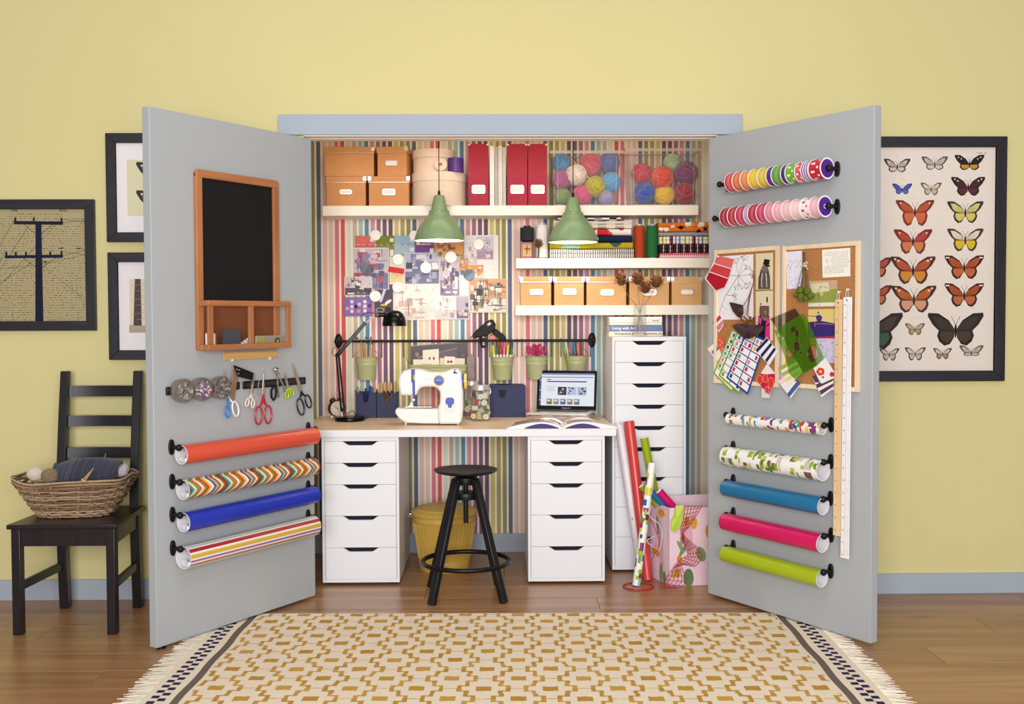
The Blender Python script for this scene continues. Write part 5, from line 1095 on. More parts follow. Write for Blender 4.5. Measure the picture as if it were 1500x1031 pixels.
mood('blue living room photo in the middle of the collage', *M1(716, 258), *M2(214, 598), 3, '#d8d6e2', room(21, ('#b8bed6', '#6d7096', '#dfe0ea', '#9ca4c4', '#3c3c54', '#efeaea', '#7d8ab4'), 34))
mood('white room sketch photo below the middle of the collage', *M1(605, 602), *M2(88, 985), 2, '#efe6e0', room(8, ('#f1e8e4', '#e6d8d2', '#f4eeea', '#d2c2be', '#cfa8a4', '#efe6e2', '#b8aaa8'), 30, '#8d8088'))
mood('pale interior photo with beams in the collage', *M2(88, 600), *M2(222, 905), 3, '#f0e8e6', room(31, ('#f3ecea', '#e6dcdc', '#d9cbc8', '#f6f1ef', '#c9a8a0'), 14))
mood('orange and yellow dining photo right of the lamp in the collage', *M2(160, 140), *M2(474, 310), 3, '#d8a05c', room(14, ('#d99a54', '#c9b26a', '#b06a48', '#e2c07a', '#8a4a3c', '#d8b46a'), 26))
mood('tall lilac kitchen photo in the collage', *M2(215, 308), *M2(428, 722), 4, '#cfc6d4', room(17, ('#c6bccb', '#8d86a6', '#e6e0e8', '#a68d94', '#5c5878', '#efe9ec'), 32))
mood('grey chair photo at the top of the white sheet', *M2(478, 148), *M2(622, 385), 2, '#e6e0e2', room(41, ('#ece6e6', '#d4ccd0', '#efeaea', '#b4aab4', '#f4f0f0'), 14))
mood('lilac print with flowers on the white sheet', *M2(612, 84), *M2(795, 332), 3, '#d9d0dc', room(43, ('#dcd3de', '#b996ac', '#e6dfe6', '#c6a8b8', '#9a7a94', '#a89cb4'), 30))
mood('small ginger wood photo beside the dark magnet', *M2(425, 322), *M2(526, 455), 5, '#c99a64', room(47, ('#c99a64', '#b98a5c', '#dcb684', '#8a6a58', '#e4d2c0'), 16))
mood('small orange interior photo right of the dark magnet', *M2(526, 388), *M2(688, 530), 4, '#e6ded8', room(49, ('#d89c54', '#e6dcd8', '#efe8e6', '#c4b4ac', '#a87c94'), 14))
mood('white stair photo with black lines at the bottom of the collage', *M2(158, 715), *M2(392, 975), 4, '#efe8e8', room(53, ('#f2ecec', '#d9d0d2', '#a9a0aa', '#efe9e9', '#c4b6b6'), 20, '#2f2c40'))
mood('small blue desk photo at the bottom of the collage', *M2(395, 728), *M2(524, 970), 5, '#e0d8e0', room(57, ('#b6b4cc', '#6d6a92', '#e2dce4', '#d0b6a8', '#3f3c60', '#efeaee'), 24))
mood('white blank note beside the lilac kitchen photo', *M2(428, 500), *M2(530, 718), 3, '#f4eff0', None, cat='paper', name='paper_note')
mood('busy patterned fabric photo at the right of the collage', *M2(526, 538), *M2(938, 905), 4, '#d9ccc0', room(61, ('#d6a27c', '#e6ded6', '#3a3640', '#8c8a6c', '#c98a64', '#efe6de', '#5c6a6c', '#a8a890', '#b98a7a'), 90))
wm = mat('white_magnet', '#f2ede4', .35, var=.01)
def magnet(label, q, r, c=None, split=None):
    a = at(*q, YP - .01); rr = r * .1358 * (YP - CAM.y) / FPX
    t = tag(MB(c or '#f1ece2').lathe([(rr, 0), (rr, -.004), (rr - .001, -.0052), (0, -.0055)], 28, ax=(0, 1, 0)).build('round_magnet', PLASTIC), label, 'magnet', 'round magnets of the collage'); t.location = (a.x, YP - .0088, a.z)
    if split:
        k = MB(); ik = Ink(k, -.0056); n = 14; a0 = R(split[1]); ik.poly([(rr * .98 * math.cos(a0 + PI * i / n), rr * .98 * math.sin(a0 + PI * i / n)) for i in range(n + 1)], split[0]); k.build('dark_half', PLASTIC, t)
for lb, q, r, c, sp in (('white round magnet between the coral and olive cards', M1(405, 70), 58, None, None), ('white round magnet partly behind the left green lamp', M1(825, 75), 55, None, None), ('white round magnet above the red ribbon swatch', M1(648, 332), 60, None, None), ('white round magnet on the blue living room photo', M2(66, 420), 60, None, None), ('white round magnet on the orange dining photo', M2(336, 306), 62, None, None), ('white round magnet on the lilac flower print', M2(634, 168), 57, None, None), ('white round magnet below the pale green swatch note', M1(645, 630), 58, None, None), ('white round magnet between sofa and dark table photos', M1(403, 727), 60, None, None), ('dark purple round magnet with black segment on the shelf photo', M1(307, 436), 62, '#4f4660', ('#1a161c', -120)), ('blue and black split round magnet on the collage', M2(530, 498), 60, '#4a648e', ('#14161e', 35))):
    magnet(lb, q, r, c, sp)

# ================================================================ THINGS ON THE DOORS
def wrap_rail(M, rail_label, xa, xb, z, off=.046):
    """black rod held between two oval wall brackets; xa < xb in door coordinates"""
    t = dthing(M, xa, z, 0, 'wrap_rail', rail_label, 'rail', 'black rails on the doors')
    L = xb - xa; MB().cyl((0, -off, 0), (L, -off, 0), .0045, n=12).build('rod', black_metal, t)
    for x, s in ((0, -1), (L, 1)):
        p_ = MB().prism([(x + .0125 * math.cos(2 * PI * k / 24), .031 * math.sin(2 * PI * k / 24) * (1 if abs(math.sin(2 * PI * k / 24)) < .9 else .97)) for k in range(24)], -.009, 0).build('bracket_plate', black_metal, t, bev=.002)
        MB().cyl((x, -.008, 0), (x, -off, 0), .0085, .0075, n=14).sph((x, -off, 0), (.0125, .0125, .0135), 14, 10).build('bracket_knob', black_metal, p_)
    return t, L
def paper_roll(M, label, xa, xb, zc, off, r, cf, nu, nv, m=GLOSSY, zig=0, rod_z=0, inner='#eceaf0', group='gift wrap rolls on the doors', curl=0):
    t = dthing(M, xa, zc, off, 'gift_wrap_roll', label, 'gift wrap', group); L = xb - xa
    tri = lambda v: abs(((v * 3) % 1) - .5) * 2
    o = MB()
    def fn(u, v):
        a = 2 * PI * v; x = L * u
        if zig: x = min(L, max(0, L * u * (1 + zig / L) - zig * tri(v)))
        return (x, math.cos(a) * r, math.sin(a) * r)
    o.grid(fn, nu, nv, cf)
    o.f = [f[::-1] for f in o.f]
    o.build('printed_sheet', m, t, smooth=40)
    ri = r - .0035
    i_ = MB(inner); i_.lathe([(r - .0003, .0), (ri, 0), (ri, L), (r - .0003, L)], 28, ax=(1, 0, 0)); i_.f = [f[::-1] for f in i_.f] if False else i_.f
    i_.build('white_inside', PAPER, t)
    if curl:
        # loose inner end of the sheet showing white at the open end
        c_ = MB(inner); c_.grid(lambda u, v: (-.004 - curl * math.sin(PI * u) * .6 + .03 * v, -ri * .8 * math.cos(-.5 + 2.6 * u - PI / 2) * 1.0, -ri * .8 * math.sin(.3 + 2.4 * u)), 12, 3); c_.build('loose_end', PAPER, t)
    return t
WHITE = '#eceaf2'
CH = ['#7a3f28', '#2f8fa0', '#e8d9b0', '#6f9a3a', '#d85a4a', '#f1e6cc', '#8a8f2c', '#c8342f', '#e6b03c', '#f4ead4', '#2d6f7e', '#e98aa0', '#5a8a3a', '#f0e0bc', '#b84a2a']
def stripes4(i, j): return (['#e9e2d6', '#8f5fa8', '#efe8de', '#c86a48', '#9bb8a8', '#efe8de', '#d8cfe0', '#c03a3a', '#efe6da', '#7a4a8a', '#efe8de', '#a8c4b4', '#e9ded0', '#a81f34', '#a81f34', '#efe6dc', '#d2b24a', '#c9a83c'][j % 18])
for lb, rl, bx, zz, pl_, pr_, rp, kind in (('coral red gift wrap roll on the left door, topmost', 'topmost black rail on the left door, carrying the coral roll', 250, 658, (262, 668), (461, 637), 13.8, 'coral'), ('zigzag multicolour gift wrap roll on the left door', 'black rail on the left door carrying the zigzag roll', 251, 707, (264, 716), (460, 684.5), 14.5, 'zig'), ('royal blue gift wrap roll on the left door', 'black rail on the left door carrying the royal blue roll', 251.5, 756, (265, 765), (461, 725), 14.2, 'blue'), ('striped pink, purple and cream gift wrap roll on the left door, lowest', 'lowest black rail on the left door, carrying the striped roll', 252, 803, (265, 817), (460, 770), 16.5, 'stripe')):
    off = .046; a = dpt(ML, bx, zz, 0); b = dpt(ML, 448, zz, 0); pa, pb = dpt(ML, *pl_, off), dpt(ML, *pr_, off)
    zc = (pa.z + pb.z) / 2; r = rp * 4.2 / FPX; zrod = zc + r - .0035 - .0047
    wrap_rail(ML, rl, a.x, b.x + .012, zrod)
    xe = pb.x - .002
    if kind == 'coral': cf, nu, nv, zg = (lambda i, j: '#d9543f'), 4, 32, 0
    elif kind == 'blue': cf, nu, nv, zg = (lambda i, j: '#1f35b0'), 4, 32, 0
    elif kind == 'zig': cf, nu, nv, zg = (lambda i, j: CH[i % 15]), 62, 30, .03
    else: cf, nu, nv, zg = stripes4, 2, 36, 0
    paper_roll(ML, lb, pa.x + .012, min(xe, -.02), zc, off, r, cf, nu, nv, zig=zg, m=GLOSSY, curl=.008)
def motif(pal, n, seed, nu, nv, base='#f2efee'):
    rs = random.Random(seed); sp = [(rs.randrange(nu), rs.randrange(nv), rs.randint(2, 4), rs.randint(2, 4), rs.choice(pal)) for _ in range(n)]; g = {}
    for x, y, w_, h_, c in sp:
        for i in range(w_):
            for j in range(h_): g[(x + i, (y + j) % nv)] = c
    return lambda i, j: g.get((i, j), base)
for lb, rl, bp, pl_, pr_, rp, kind in (('house print gift wrap roll on the right door, thinnest', 'topmost black gift wrap rail on the right door', (1218.7, 624), (1068, 614), (1211, 628.5), 8.6, 'house'), ('white gift wrap roll with green trees on the right door', 'black rail on the right door carrying the tree print roll', (1218, 678), (1064, 668), (1212, 690), 15, 'tree'), ('teal blue gift wrap roll on the right door', 'black rail on the right door carrying the teal blue roll', (1217.5, 733), (1063, 715), (1212, 742), 12.8, '#1b6f9e'), ('magenta gift wrap roll on the right door', 'black rail on the right door carrying the magenta roll', (1218.7, 786), (1062, 764.5), (1211, 796), 13.6, '#d0145f'), ('lime green gift wrap roll on the right door, lowest', 'lowest black rail on the right door, carrying the lime roll', (1218, 840), (1062, 812), (1210, 847.5), 12.6, '#a3b81a')):
    off = .046; b = dpt(MR, *bp, 0); a = dpt(MR, 1075, bp[1], 0); pa, pb = dpt(MR, *pl_, off), dpt(MR, *pr_, off); r = rp * 4.35 / FPX; zc = (pa.z + pb.z) / 2; zrod = zc + r - .0035 - .0047
    wrap_rail(MR, rl, a.x, b.x, zrod)
    if kind == 'house': cf, nu, nv = motif(['#e2a03a', '#2f4fa0', '#b8266c', '#c23a34', '#6f9a3a', '#4a9bb8', '#6a3f7e', '#e8cf4a'], 150, 4, 110, 22), 110, 22
    elif kind == 'tree': cf, nu, nv = motif(['#8faa2c', '#a9bf3c', '#5f7f34', '#7a5a3a', '#c8c4be', '#b9c45c'], 190, 9, 100, 32), 100, 32
    else: cf, nu, nv = (lambda i, j, c=kind: c), 4, 32
    paper_roll(MR, lb, pa.x, pb.x - .02, zc, off, r, cf, nu, nv, curl=0)
# ---- ribbon spools
def ribbon_row(pl_, pr_, bp, specs, rl, rowname, rpx):
    off = .052; b = dpt(MR, *bp, 0); pa, pb = dpt(MR, *pl_, off), dpt(MR, *pr_, off); z = (pa.z + pb.z) / 2
    a = dpt(MR, pl_[0] - 1, pl_[1], 0)
    wrap_rail(MR, rl, a.x - .012, b.x + .022, z, off)
    n = sum(s[2] for s in specs); L = pb.x - pa.x; x = pa.x; r = rpx * 4.3 / FPX
    for nm, c, wd, deco in specs:
        w_ = L * wd / n; t = dthing(MR, x, z, off, 'ribbon_spool', nm + ' ribbon spool on the ' + rowname + ' ribbon rail', 'ribbon spool', 'ribbon spools on the ' + rowname + ' rail'); x += w_; e = .0016
        for k, x0 in ((0, .0002), (1, w_ - e - .0002)):
            f_ = MB('#f1ecf2').lathe([(.0052, x0), (r, x0), (r, x0 + e), (.0052, x0 + e), (.0052, x0)], 30, ax=(1, 0, 0)).build('flange', PLASTIC, t)
            if k: MB('#53268c').lathe([(.009, x0 + e + .0001), (r * .86, x0 + e + .0001)], 28, ax=(1, 0, 0)).build('paper_label', PAPER, f_)
        rr = r * .955; m = MB(c)
        nu, nv = 6, 30
        def cf(i, j):
            if deco == 'dot': return '#f4ecec' if (i in (1, 2, 4) and (j + (i == 4) * 2) % 4 == 0) else c
            if deco == 'rdot': return '#c8283c' if (i in (1, 2, 4) and (j + (i == 4) * 2) % 4 == 0) else c
            if deco == 'stripe': return '#f2ecf2' if i % 2 else c
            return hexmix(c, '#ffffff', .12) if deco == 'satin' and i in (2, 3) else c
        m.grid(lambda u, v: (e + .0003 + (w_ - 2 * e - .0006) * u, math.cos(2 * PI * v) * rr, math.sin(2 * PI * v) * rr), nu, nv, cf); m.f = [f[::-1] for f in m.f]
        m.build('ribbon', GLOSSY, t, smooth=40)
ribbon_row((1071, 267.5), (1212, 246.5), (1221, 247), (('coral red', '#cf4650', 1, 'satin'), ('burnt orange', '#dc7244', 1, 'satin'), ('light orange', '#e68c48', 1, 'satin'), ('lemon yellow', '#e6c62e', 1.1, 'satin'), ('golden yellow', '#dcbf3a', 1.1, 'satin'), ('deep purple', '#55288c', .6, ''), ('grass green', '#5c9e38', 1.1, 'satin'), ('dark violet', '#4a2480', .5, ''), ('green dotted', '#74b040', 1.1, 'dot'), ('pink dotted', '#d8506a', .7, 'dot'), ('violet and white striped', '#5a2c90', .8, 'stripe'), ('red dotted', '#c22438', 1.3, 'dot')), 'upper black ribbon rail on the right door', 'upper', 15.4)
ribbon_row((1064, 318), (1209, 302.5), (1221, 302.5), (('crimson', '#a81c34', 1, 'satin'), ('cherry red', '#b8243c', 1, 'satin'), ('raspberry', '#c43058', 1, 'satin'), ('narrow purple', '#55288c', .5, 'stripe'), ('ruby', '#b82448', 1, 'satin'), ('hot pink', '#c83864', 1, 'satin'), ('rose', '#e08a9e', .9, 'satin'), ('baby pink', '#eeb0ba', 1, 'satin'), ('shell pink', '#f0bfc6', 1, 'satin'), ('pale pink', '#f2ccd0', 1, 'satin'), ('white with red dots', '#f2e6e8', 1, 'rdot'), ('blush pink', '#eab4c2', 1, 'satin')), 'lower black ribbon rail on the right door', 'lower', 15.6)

# ---- chalkboard with tray on the left door
pine = wood('orange_pine', '#9c6038', '#b87a4c', 2, rough=.45); pine_h = wood('orange_pine_cross', '#9c6038', '#b87a4c', 0, rough=.45)
tl_, br_ = dpt(ML, 282.5, 250, .0), dpt(ML, 286, 513, 0); xr = dpt(ML, 408, 380, .012).x
x0, zb_, zt_ = (tl_.x + br_.x) / 2, br_.z, (tl_.z + dpt(ML, 407, 263, 0).z) / 2; W = xr - x0; H_ = zt_ - zb_
cb = dthing(ML, x0 + W / 2, zb_, 0, 'chalkboard', 'pine-framed chalkboard with slatted tray hanging on the left door', 'chalkboard'); fw = .032
for s in (-1, 1): MB().box(s * W / 2, -.018, 0, s * (W / 2 - fw), -.001, H_ - .012).build('side_frame', pine, cb, bev=.003)
MB().prism([(-W / 2 + .014, H_), (-W / 2 + .004, H_ - .004), (-W / 2, H_ - .014), (-W / 2, H_ - fw), (W / 2, H_ - fw), (W / 2, H_ - .014), (W / 2 - .004, H_ - .004), (W / 2 - .014, H_)], -.0185, -.001).build('top_frame', pine_h, cb, bev=.003)
ztray = dpt(ML, 300, 440, .015).z - zb_
MB().box(-W / 2 + fw, -.008, ztray - .01, W / 2 - fw, -.002, H_ - fw).build('slate', mat('blackboard', '#19161a', .7, var=.15, scale=6, spec=.25), cb)
MB().box(-W / 2 + fw, -.008, .0, W / 2 - fw, -.002, ztray - .01).build('tray_back', plain('#7c4426', .6), cb)
TD = .062; rh = .022; xo = .004
TW0, TW1 = -W / 2 + .002, W / 2 + .008
for z0, z1, nm in ((0, rh, 'tray_bottom_rail'), (ztray - rh, ztray, 'tray_top_rail')):
    MB().box(TW0, -TD - .012, z0, TW1, -TD, z1).build(nm, pine_h, cb, bev=.002)
    for s, x in ((-1, TW0), (1, TW1 - .012)): MB().box(x, -TD, z0, x + .012, -.019, z1).build('tray_side_rail', pine, cb, bev=.002)
MB().box(TW0 + .012, -TD, 0, TW1 - .012, -.008, .006).build('tray_floor', pine_h, cb)
for x in (TW0, (TW0 + TW1) / 2 - .014, TW1 - .026): MB().box(x, -TD - .0115, rh, x + .026, -TD - .001, ztray - rh).build('tray_post', pine, cb, bev=.002)
MT = ML @ Matrix.Translation((x0 + W / 2, 0, zb_ + .0062))
def tray_thing(name, label, cat, x, y): return thing(name, label, cat, M=MT @ Matrix.Translation((x, y, 0)))
t = tray_thing('board_eraser', 'white board eraser at the left end of the chalkboard tray', 'eraser', TW0 + .036, -.04); MB('#f1eef0').box(-.012, -.02, 0, .012, .016, .062).build('eraser_body', PLASTIC, t, bev=.006); MB('#8d8a90').box(.012, -.018, .004, .016, .014, .058).build('felt_face', CLOTH, t)
t = tray_thing('notebook', 'small dark grey notebook standing in the chalkboard tray', 'notebook', TW0 + .15, -.04); MB('#47484f').box(-.05, -.012, 0, .04, .0, .075).build('cover', PAPER, t, bev=.001); MB('#d9d4d0').box(-.049, -.011, .0015, .0405, -.001, .0735).build('pages', PAPER, t)
t = tray_thing('paper_sheet', 'crumpled pale blue paper in the middle of the chalkboard tray', 'paper', TW0 + .235, -.042)
m = MB('#d5d9e6'); rs = random.Random(4); gz = [[rs.uniform(-.006, .006) for _ in range(9)] for _ in range(7)]
m.grid(lambda u, v: (-.035 + .07 * u + gz[round(v * 6)][round(u * 8)] * .5, gz[round(v * 6)][round(u * 8)], .05 * v * (.5 + .8 * u) * (1.1 - .3 * v)), 8, 6); kk = len(m.v); m.grid(lambda u, v: (-.035 + .07 * u + gz[round(v * 6)][round(u * 8)] * .5, gz[round(v * 6)][round(u * 8)] + .0007, .05 * v * (.5 + .8 * u) * (1.1 - .3 * v)), 8, 6); m.build('sheet', PAPER, t, smooth=0)
t = tray_thing('spirit_level', 'short silver spirit level with green vials in the chalkboard tray', 'spirit level', TW1 - .105, -.042); MB().box(-.085, -.012, .0, .075, .01, .046).build('level_body', mat('level_aluminium', '#b9a796', .4, metal=.5), t, bev=.002)
MB('#8aa83a').box(-.075, -.0135, .024, -.035, -.011, .04).build('vial_window', PLASTIC, t); MB('#20241c').lathe([(.014, 0), (.014, -.0015), (0, -.0015)], 24, o=(.04, -.012, .022), ax=(0, 1, 0)).build('round_dial', PLASTIC, t); MB('#8aa83a').cyl((.04, -.0136, .022), (.04, -.0142, .022), .008, n=18).build('round_vial', PLASTIC, t)
# small wooden ruler hanging under the board
beech = wood('beech_ruler', '#c99a5c', '#ddb578', 0, rough=.5); beech_v = wood('beech_ruler_upright', '#ddbb8c', '#e9cda4', 2, rough=.5)
a, b = dpt(ML, 327, 519.5, .006), dpt(ML, 406, 518.5, .006)
t = dthing(ML, (a.x + b.x) / 2, (a.z + b.z) / 2 - .02, .002, 'wooden_ruler', 'short wooden ruler hanging under the chalkboard', 'ruler'); wl = (b.x - a.x) / 2
MB().box(-wl, -.006, 0, wl, -.001, .034).build('ruler_body', beech, t, bev=.001)
k = MB(); ik = Ink(k, -.0061)
for i in range(int(wl * 2 / .005)): x = -wl + .004 + .005 * i; ik.rect(x, .034 - (.011 if i % 5 == 0 else .006), x + .0008, .0338, '#5a3a20')
k.build('ruler_marks', PAPER, t, smooth=0)
for s in (-.7, .7): MB('#efe9e2').cyl((wl * s, -.0095, .0), (wl * s, -.001, .0), .006, n=12).build('clear_hook', PLASTIC, t)

# ---- magnetic strips, tins and tools on the left door
def LP(x, y): return 235 + x * .097, 530 + y * .097
def LQ(x, y): return 345 + x * .1019, 525 + y * .1019
def strip(label, pa, pb, h):
    a, b = dpt(ML, *pa, .006), dpt(ML, *pb, .006); z = (a.z + b.z) / 2; t = dthing(ML, (a.x + b.x) / 2, z - h / 2, .0005, 'magnetic_strip', label, 'magnetic strip', 'magnetic strips on the left door')
    w_ = (b.x - a.x) / 2; MB().box(-w_, -.011, 0, w_, 0, h).build('strip_body', black_metal, t, bev=.004); MB('#2a2a2e').box(-w_ + .012, -.0118, h * .25, w_ - .012, -.0112, h * .75).build('magnet_band', PLASTIC, t); return z
zs1 = strip('black magnetic strip holding three round tins', (243.5, 572.5), (350.5, 565), .032)
zs2 = strip('black magnetic strip holding scissors and tools', (356, 564), (447, 557.5), .032)
for lb, c, cols, sd in (('round steel tin of clear clips, leftmost on the magnetic strip', (365, 440), ['#5a5a62', '#b0a8a0', '#3a3c48', '#8a8078', '#c9c2ba'], 1), ('round steel tin of red, white and blue beads on the magnetic strip', (650, 408), ['#efe6ee', '#3a4a9c', '#b8243c', '#efeaf2', '#6a78c0', '#d8a0b0', '#4a3a7a'], 2), ('round steel tin of dark sequins, beside the blue scissors', (940, 385), ['#4a3c44', '#8a7a7c', '#2c2630', '#c0b0ac', '#5c4c58'], 3)):
    a = dpt(ML, *LP(*c), .045); t = dthing(ML, a.x, zs1, .0125, 'magnetic_tin', lb, 'tin', 'tins on the magnetic strip'); r = .0455
    MB().lathe([(0, 0), (r * .93, 0), (r * .95, -.003), (r * .95, -.014), (r, -.0145), (r, -.033), (r * .985, -.0345), (r * .9, -.0345), (r * .9, -.029), (0, -.029)], 40, ax=(0, 1, 0)).build('tin_body', mat('tin_steel', '#a59a90', .3, metal=.85, var=.06), t)
    rs = random.Random(sd); ct = MB()
    for i in range(90 if sd > 1 else 26):
        q = r * .86 * math.sqrt(rs.random()); th = rs.uniform(0, 2 * PI); x, z = q * math.cos(th), q * math.sin(th); s_ = rs.uniform(.0025, .0055) if sd > 1 else rs.uniform(.002, .005)
        if sd == 1: ax_ = rs.uniform(0, PI); l_ = rs.uniform(.006, .016); ct.bar((x * .75 - math.cos(ax_) * l_, -.0302, z * .75 - math.sin(ax_) * l_), (x * .75 + math.cos(ax_) * l_, -.0302, z * .75 + math.sin(ax_) * l_), .004, .002, rs.choice(cols))
        else: ct.box(x - s_ * .7, -.0318 + rs.uniform(0, .001), z - s_ * .7, x + s_ * .7, -.0292, z + s_ * .7, rs.choice(cols))
    o = ct.build('contents', PLASTIC, t, smooth=0); o['kind'] = 'stuff'
    MB().lathe([(r * .9, -.0338), (0, -.0338)], 32, ax=(0, 1, 0)).build('lid_window', glass_m, t)
def door_tool(M, tip, piv, off=.0145):
    """matrix whose origin is the pivot on the door and whose z axis points at the tip"""
    a, b = dpt(M, *tip, off), dpt(M, *piv, off); ang = math.atan2(a.x - b.x, a.z - b.z); return M @ Matrix.Translation((b.x, -off, b.z)) @ Matrix.Rotation(ang, 4, 'Y'), math.hypot(a.x - b.x, a.z - b.z)
M_, bl = door_tool(ML, (328.6, 540), (335, 580), .018); scissors('blue and white handled scissors behind the sequin tin', M_, 'scissors on the left door', hc='#2f7fd8', cols=('#2f7fd8', '#eceaf0'), blade_l=bl, loop=.027, bw=.016, hl=.062, open_=.06, la=.8, lb_=1.1)
M_, bl = door_tool(ML, LQ(268, 205), LQ(228, 500)); scissors('small scissors with cream handles on the magnetic strip', M_, 'scissors on the left door', hc='#d8cfc4', blade_l=bl, loop=.016, bw=.01, hl=.042, open_=.08)
M_, bl = door_tool(ML, LQ(400, 175), LQ(400, 500)); scissors('large red-handled scissors on the magnetic strip', M_, 'scissors on the left door', hc='#b81c2c', blade_l=bl, loop=.036, bw=.015, hl=.092, open_=.03)
M_, bl = door_tool(ML, LQ(700, 195), LQ(755, 420)); scissors('tiny lime green scissors on the magnetic strip', M_, 'scissors on the left door', hc='#a8c81e', blade_l=bl, loop=.017, bw=.012, hl=.026, open_=.1)
M_, bl = door_tool(ML, LQ(820, 65), LQ(935, 450)); scissors('tall black-handled scissors at the right of the magnetic strip', M_, 'scissors on the left door', hc='#1a1a24', blade_l=bl, loop=.033, bw=.018, hl=.07, open_=.05, la=1.1, lb_=.9)
# bevel square with black handle
def flat_piece(M, pts, off, th, name, m, parent, c0):
    loc = [dpt(M, *q, off) for q in pts]; return MB().prism([(p.x - c0.x, p.z - c0.z) for p in loc], -off - th + c0.y * 0, -off).build(name, m, parent, bev=.0008)
c0 = dpt(ML, *LP(1100, 300), 0); t = thing('carpenter_square', 'copper-coloured carpenter square with black riveted handle beside the blue scissors', 'square', M=ML @ Matrix.Translation((c0.x, 0, c0.z)))
flat_piece(ML, [LP(1098, 60), LP(1165, 215), LP(1108, 590), LP(1052, 560)], .014, .002, 'blade', mat('copper_blade', '#b08a70', .35, metal=.6), t, c0)
h_ = flat_piece(ML, [LP(1100, 50), LQ(243, 205), LQ(228, 312), LP(1170, 222)], .016, .008, 'handle', black_metal, t, c0)
for q in (LP(1155, 112), LP(1188, 124), LP(1180, 176)): p_ = dpt(ML, *q, .0245); MB('#e2ddd8').cyl((p_.x - c0.x, -.0255, p_.z - c0.z), (p_.x - c0.x, -.024, p_.z - c0.z), .0022, n=10).build('rivet', PLASTIC, h_)
a, b = dpt(ML, *LQ(340, 298), .015), dpt(ML, *LQ(312, 515), .015); solo(MB().tube([ML @ V(a.x, -.015, a.z), ML @ V(b.x, -.015, b.z), ML @ V(b.x + .006, -.018, b.z - .004)], .0018, n=8), 'hex_key', chrome, 'thin steel hex key beside the red scissors', 'hex key')
# hole punch pliers
c0 = dpt(ML, *LQ(590, 300), .014); t = thing('punch_pliers', 'chrome punch pliers with one black grip on the magnetic strip', 'pliers', M=ML @ Matrix.Translation((c0.x, -.016, c0.z)))
def lc(q): p_ = dpt(ML, *LQ(*q), .016); return V(p_.x - c0.x, 0, p_.z - c0.z)
MB().tube([lc((615, 205)), lc((600, 300)), lc((605, 430)), lc((625, 555))], .0042, n=8, rs=[.005, .0045, .004, .0035]).build('steel_handle', chrome, t)
MB().tube([lc((570, 170)), lc((625, 270)), lc((690, 400)), lc((710, 480))], .0042, n=8, rs=[.0055, .005, .004, .0045]).build('lever', chrome, t)
MB().lathe([(.009, -.005), (.012, -.004), (.012, .004), (.009, .005), (0, .005)], 18, o=lc((590, 160)), ax=(0, 1, 0)).cyl(lc((560, 155)) + V(0, -.003, 0), lc((560, 155)) + V(0, .006, 0), .007, n=12).build('punch_head', chrome, t)
MB('#16161c').tube([lc(q) for q in ((540, 400), (512, 470), (520, 560), (545, 600), (575, 560), (585, 470), (565, 390))], .0048, n=8, closed=True).build('black_grip', PLASTIC, t)

# ---- pin boards on the right door
cork = mat('cork', '#b07a4c', .9, var=.18, scale=180, bump=.4, bscale=300, spec=.1)
pale_frame = wood('pale_pine_frame', '#e2c8a4', '#eed9ba', 2, rough=.5)
def board(label, tl, tr, br, bl_):
    off = .015; P = [dpt(MR, *q, off) for q in (tl, tr, br, bl_)]; x0, x1 = (P[0].x + P[3].x) / 2, (P[1].x + P[2].x) / 2; z1, z0 = (P[0].z + P[1].z) / 2, (P[2].z + P[3].z) / 2
    t = dthing(MR, (x0 + x1) / 2, z0, .0005, 'pin_board', label, 'pin board', 'cork pin boards'); w_, h = (x1 - x0) / 2, z1 - z0; f = .018
    for s in (-1, 1): MB().box(s * w_, -.0145, 0, s * (w_ - f), 0, h).build('side_frame', pale_frame, t, bev=.0015)
    MB().box(-w_ + f, -.0145, h - f, w_ - f, 0, h).build('top_frame', pale_frame, t, bev=.0015); MB().box(-w_ + f, -.0145, 0, w_ - f, 0, f).build('bottom_frame', pale_frame, t, bev=.0015)
    MB().box(-w_ + f, -.008, f, w_ - f, -.002, h - f).build('cork_panel', cork, t)
board('left cork pin board with plant drawing and animal cards', (1045.5, 365.5), (1140.5, 360.5), (1138.5, 569), (1045, 559.5))
board('right cork pin board with handwritten note and bird cards', (1145, 360), (1258.5, 353), (1256.5, 575), (1145, 566))
def A3(x, y): return 1030 + x * .12605, 350 + y * .1261
def A4(x, y): return 1030 + x * .12605, 460 + y * .1261
def A5(x, y): return 1130 + x * .1309, 345 + y * .1309
def A6(x, y): return 1120 + x * .1358, 460 + y * .1358
def pinned(label, pts, c, ink=None, lay=0, cat='card', name='card', m=PAPER, th=.0007, group='things pinned to the boards', pin=None, bend=0):
    off = .0092 + .0011 * lay; loc = [dpt(MR, *q, off) for q in pts]; cx = sum(p_.x for p_ in loc) / len(loc); cz = sum(p_.z for p_ in loc) / len(loc)
    t = thing(name, label, cat, M=MR @ Matrix.Translation((cx, -off, cz)), group=group)
    MB(c if isinstance(c, str) else c).prism([(p_.x - cx, p_.z - cz) for p_ in loc], -th, 0).build('sheet', m, t, smooth=0)
    def P(*q): p_ = dpt(MR, *q, off); return (p_.x - cx, p_.z - cz)
    if ink: k = MB(); ink(Ink(k, -th - .00005), P); k.build('print', m, t, smooth=0)
    if pin: x, z = P(*pin); MB('#e9e6ea').lathe([(.0035, 0), (.003, -.002), (.0018, -.005), (.0036, -.009), (0, -.0095)], 12, o=(x, -th, z), ax=(0, 1, 0)).build('push_pin', PLASTIC, t)
    return t
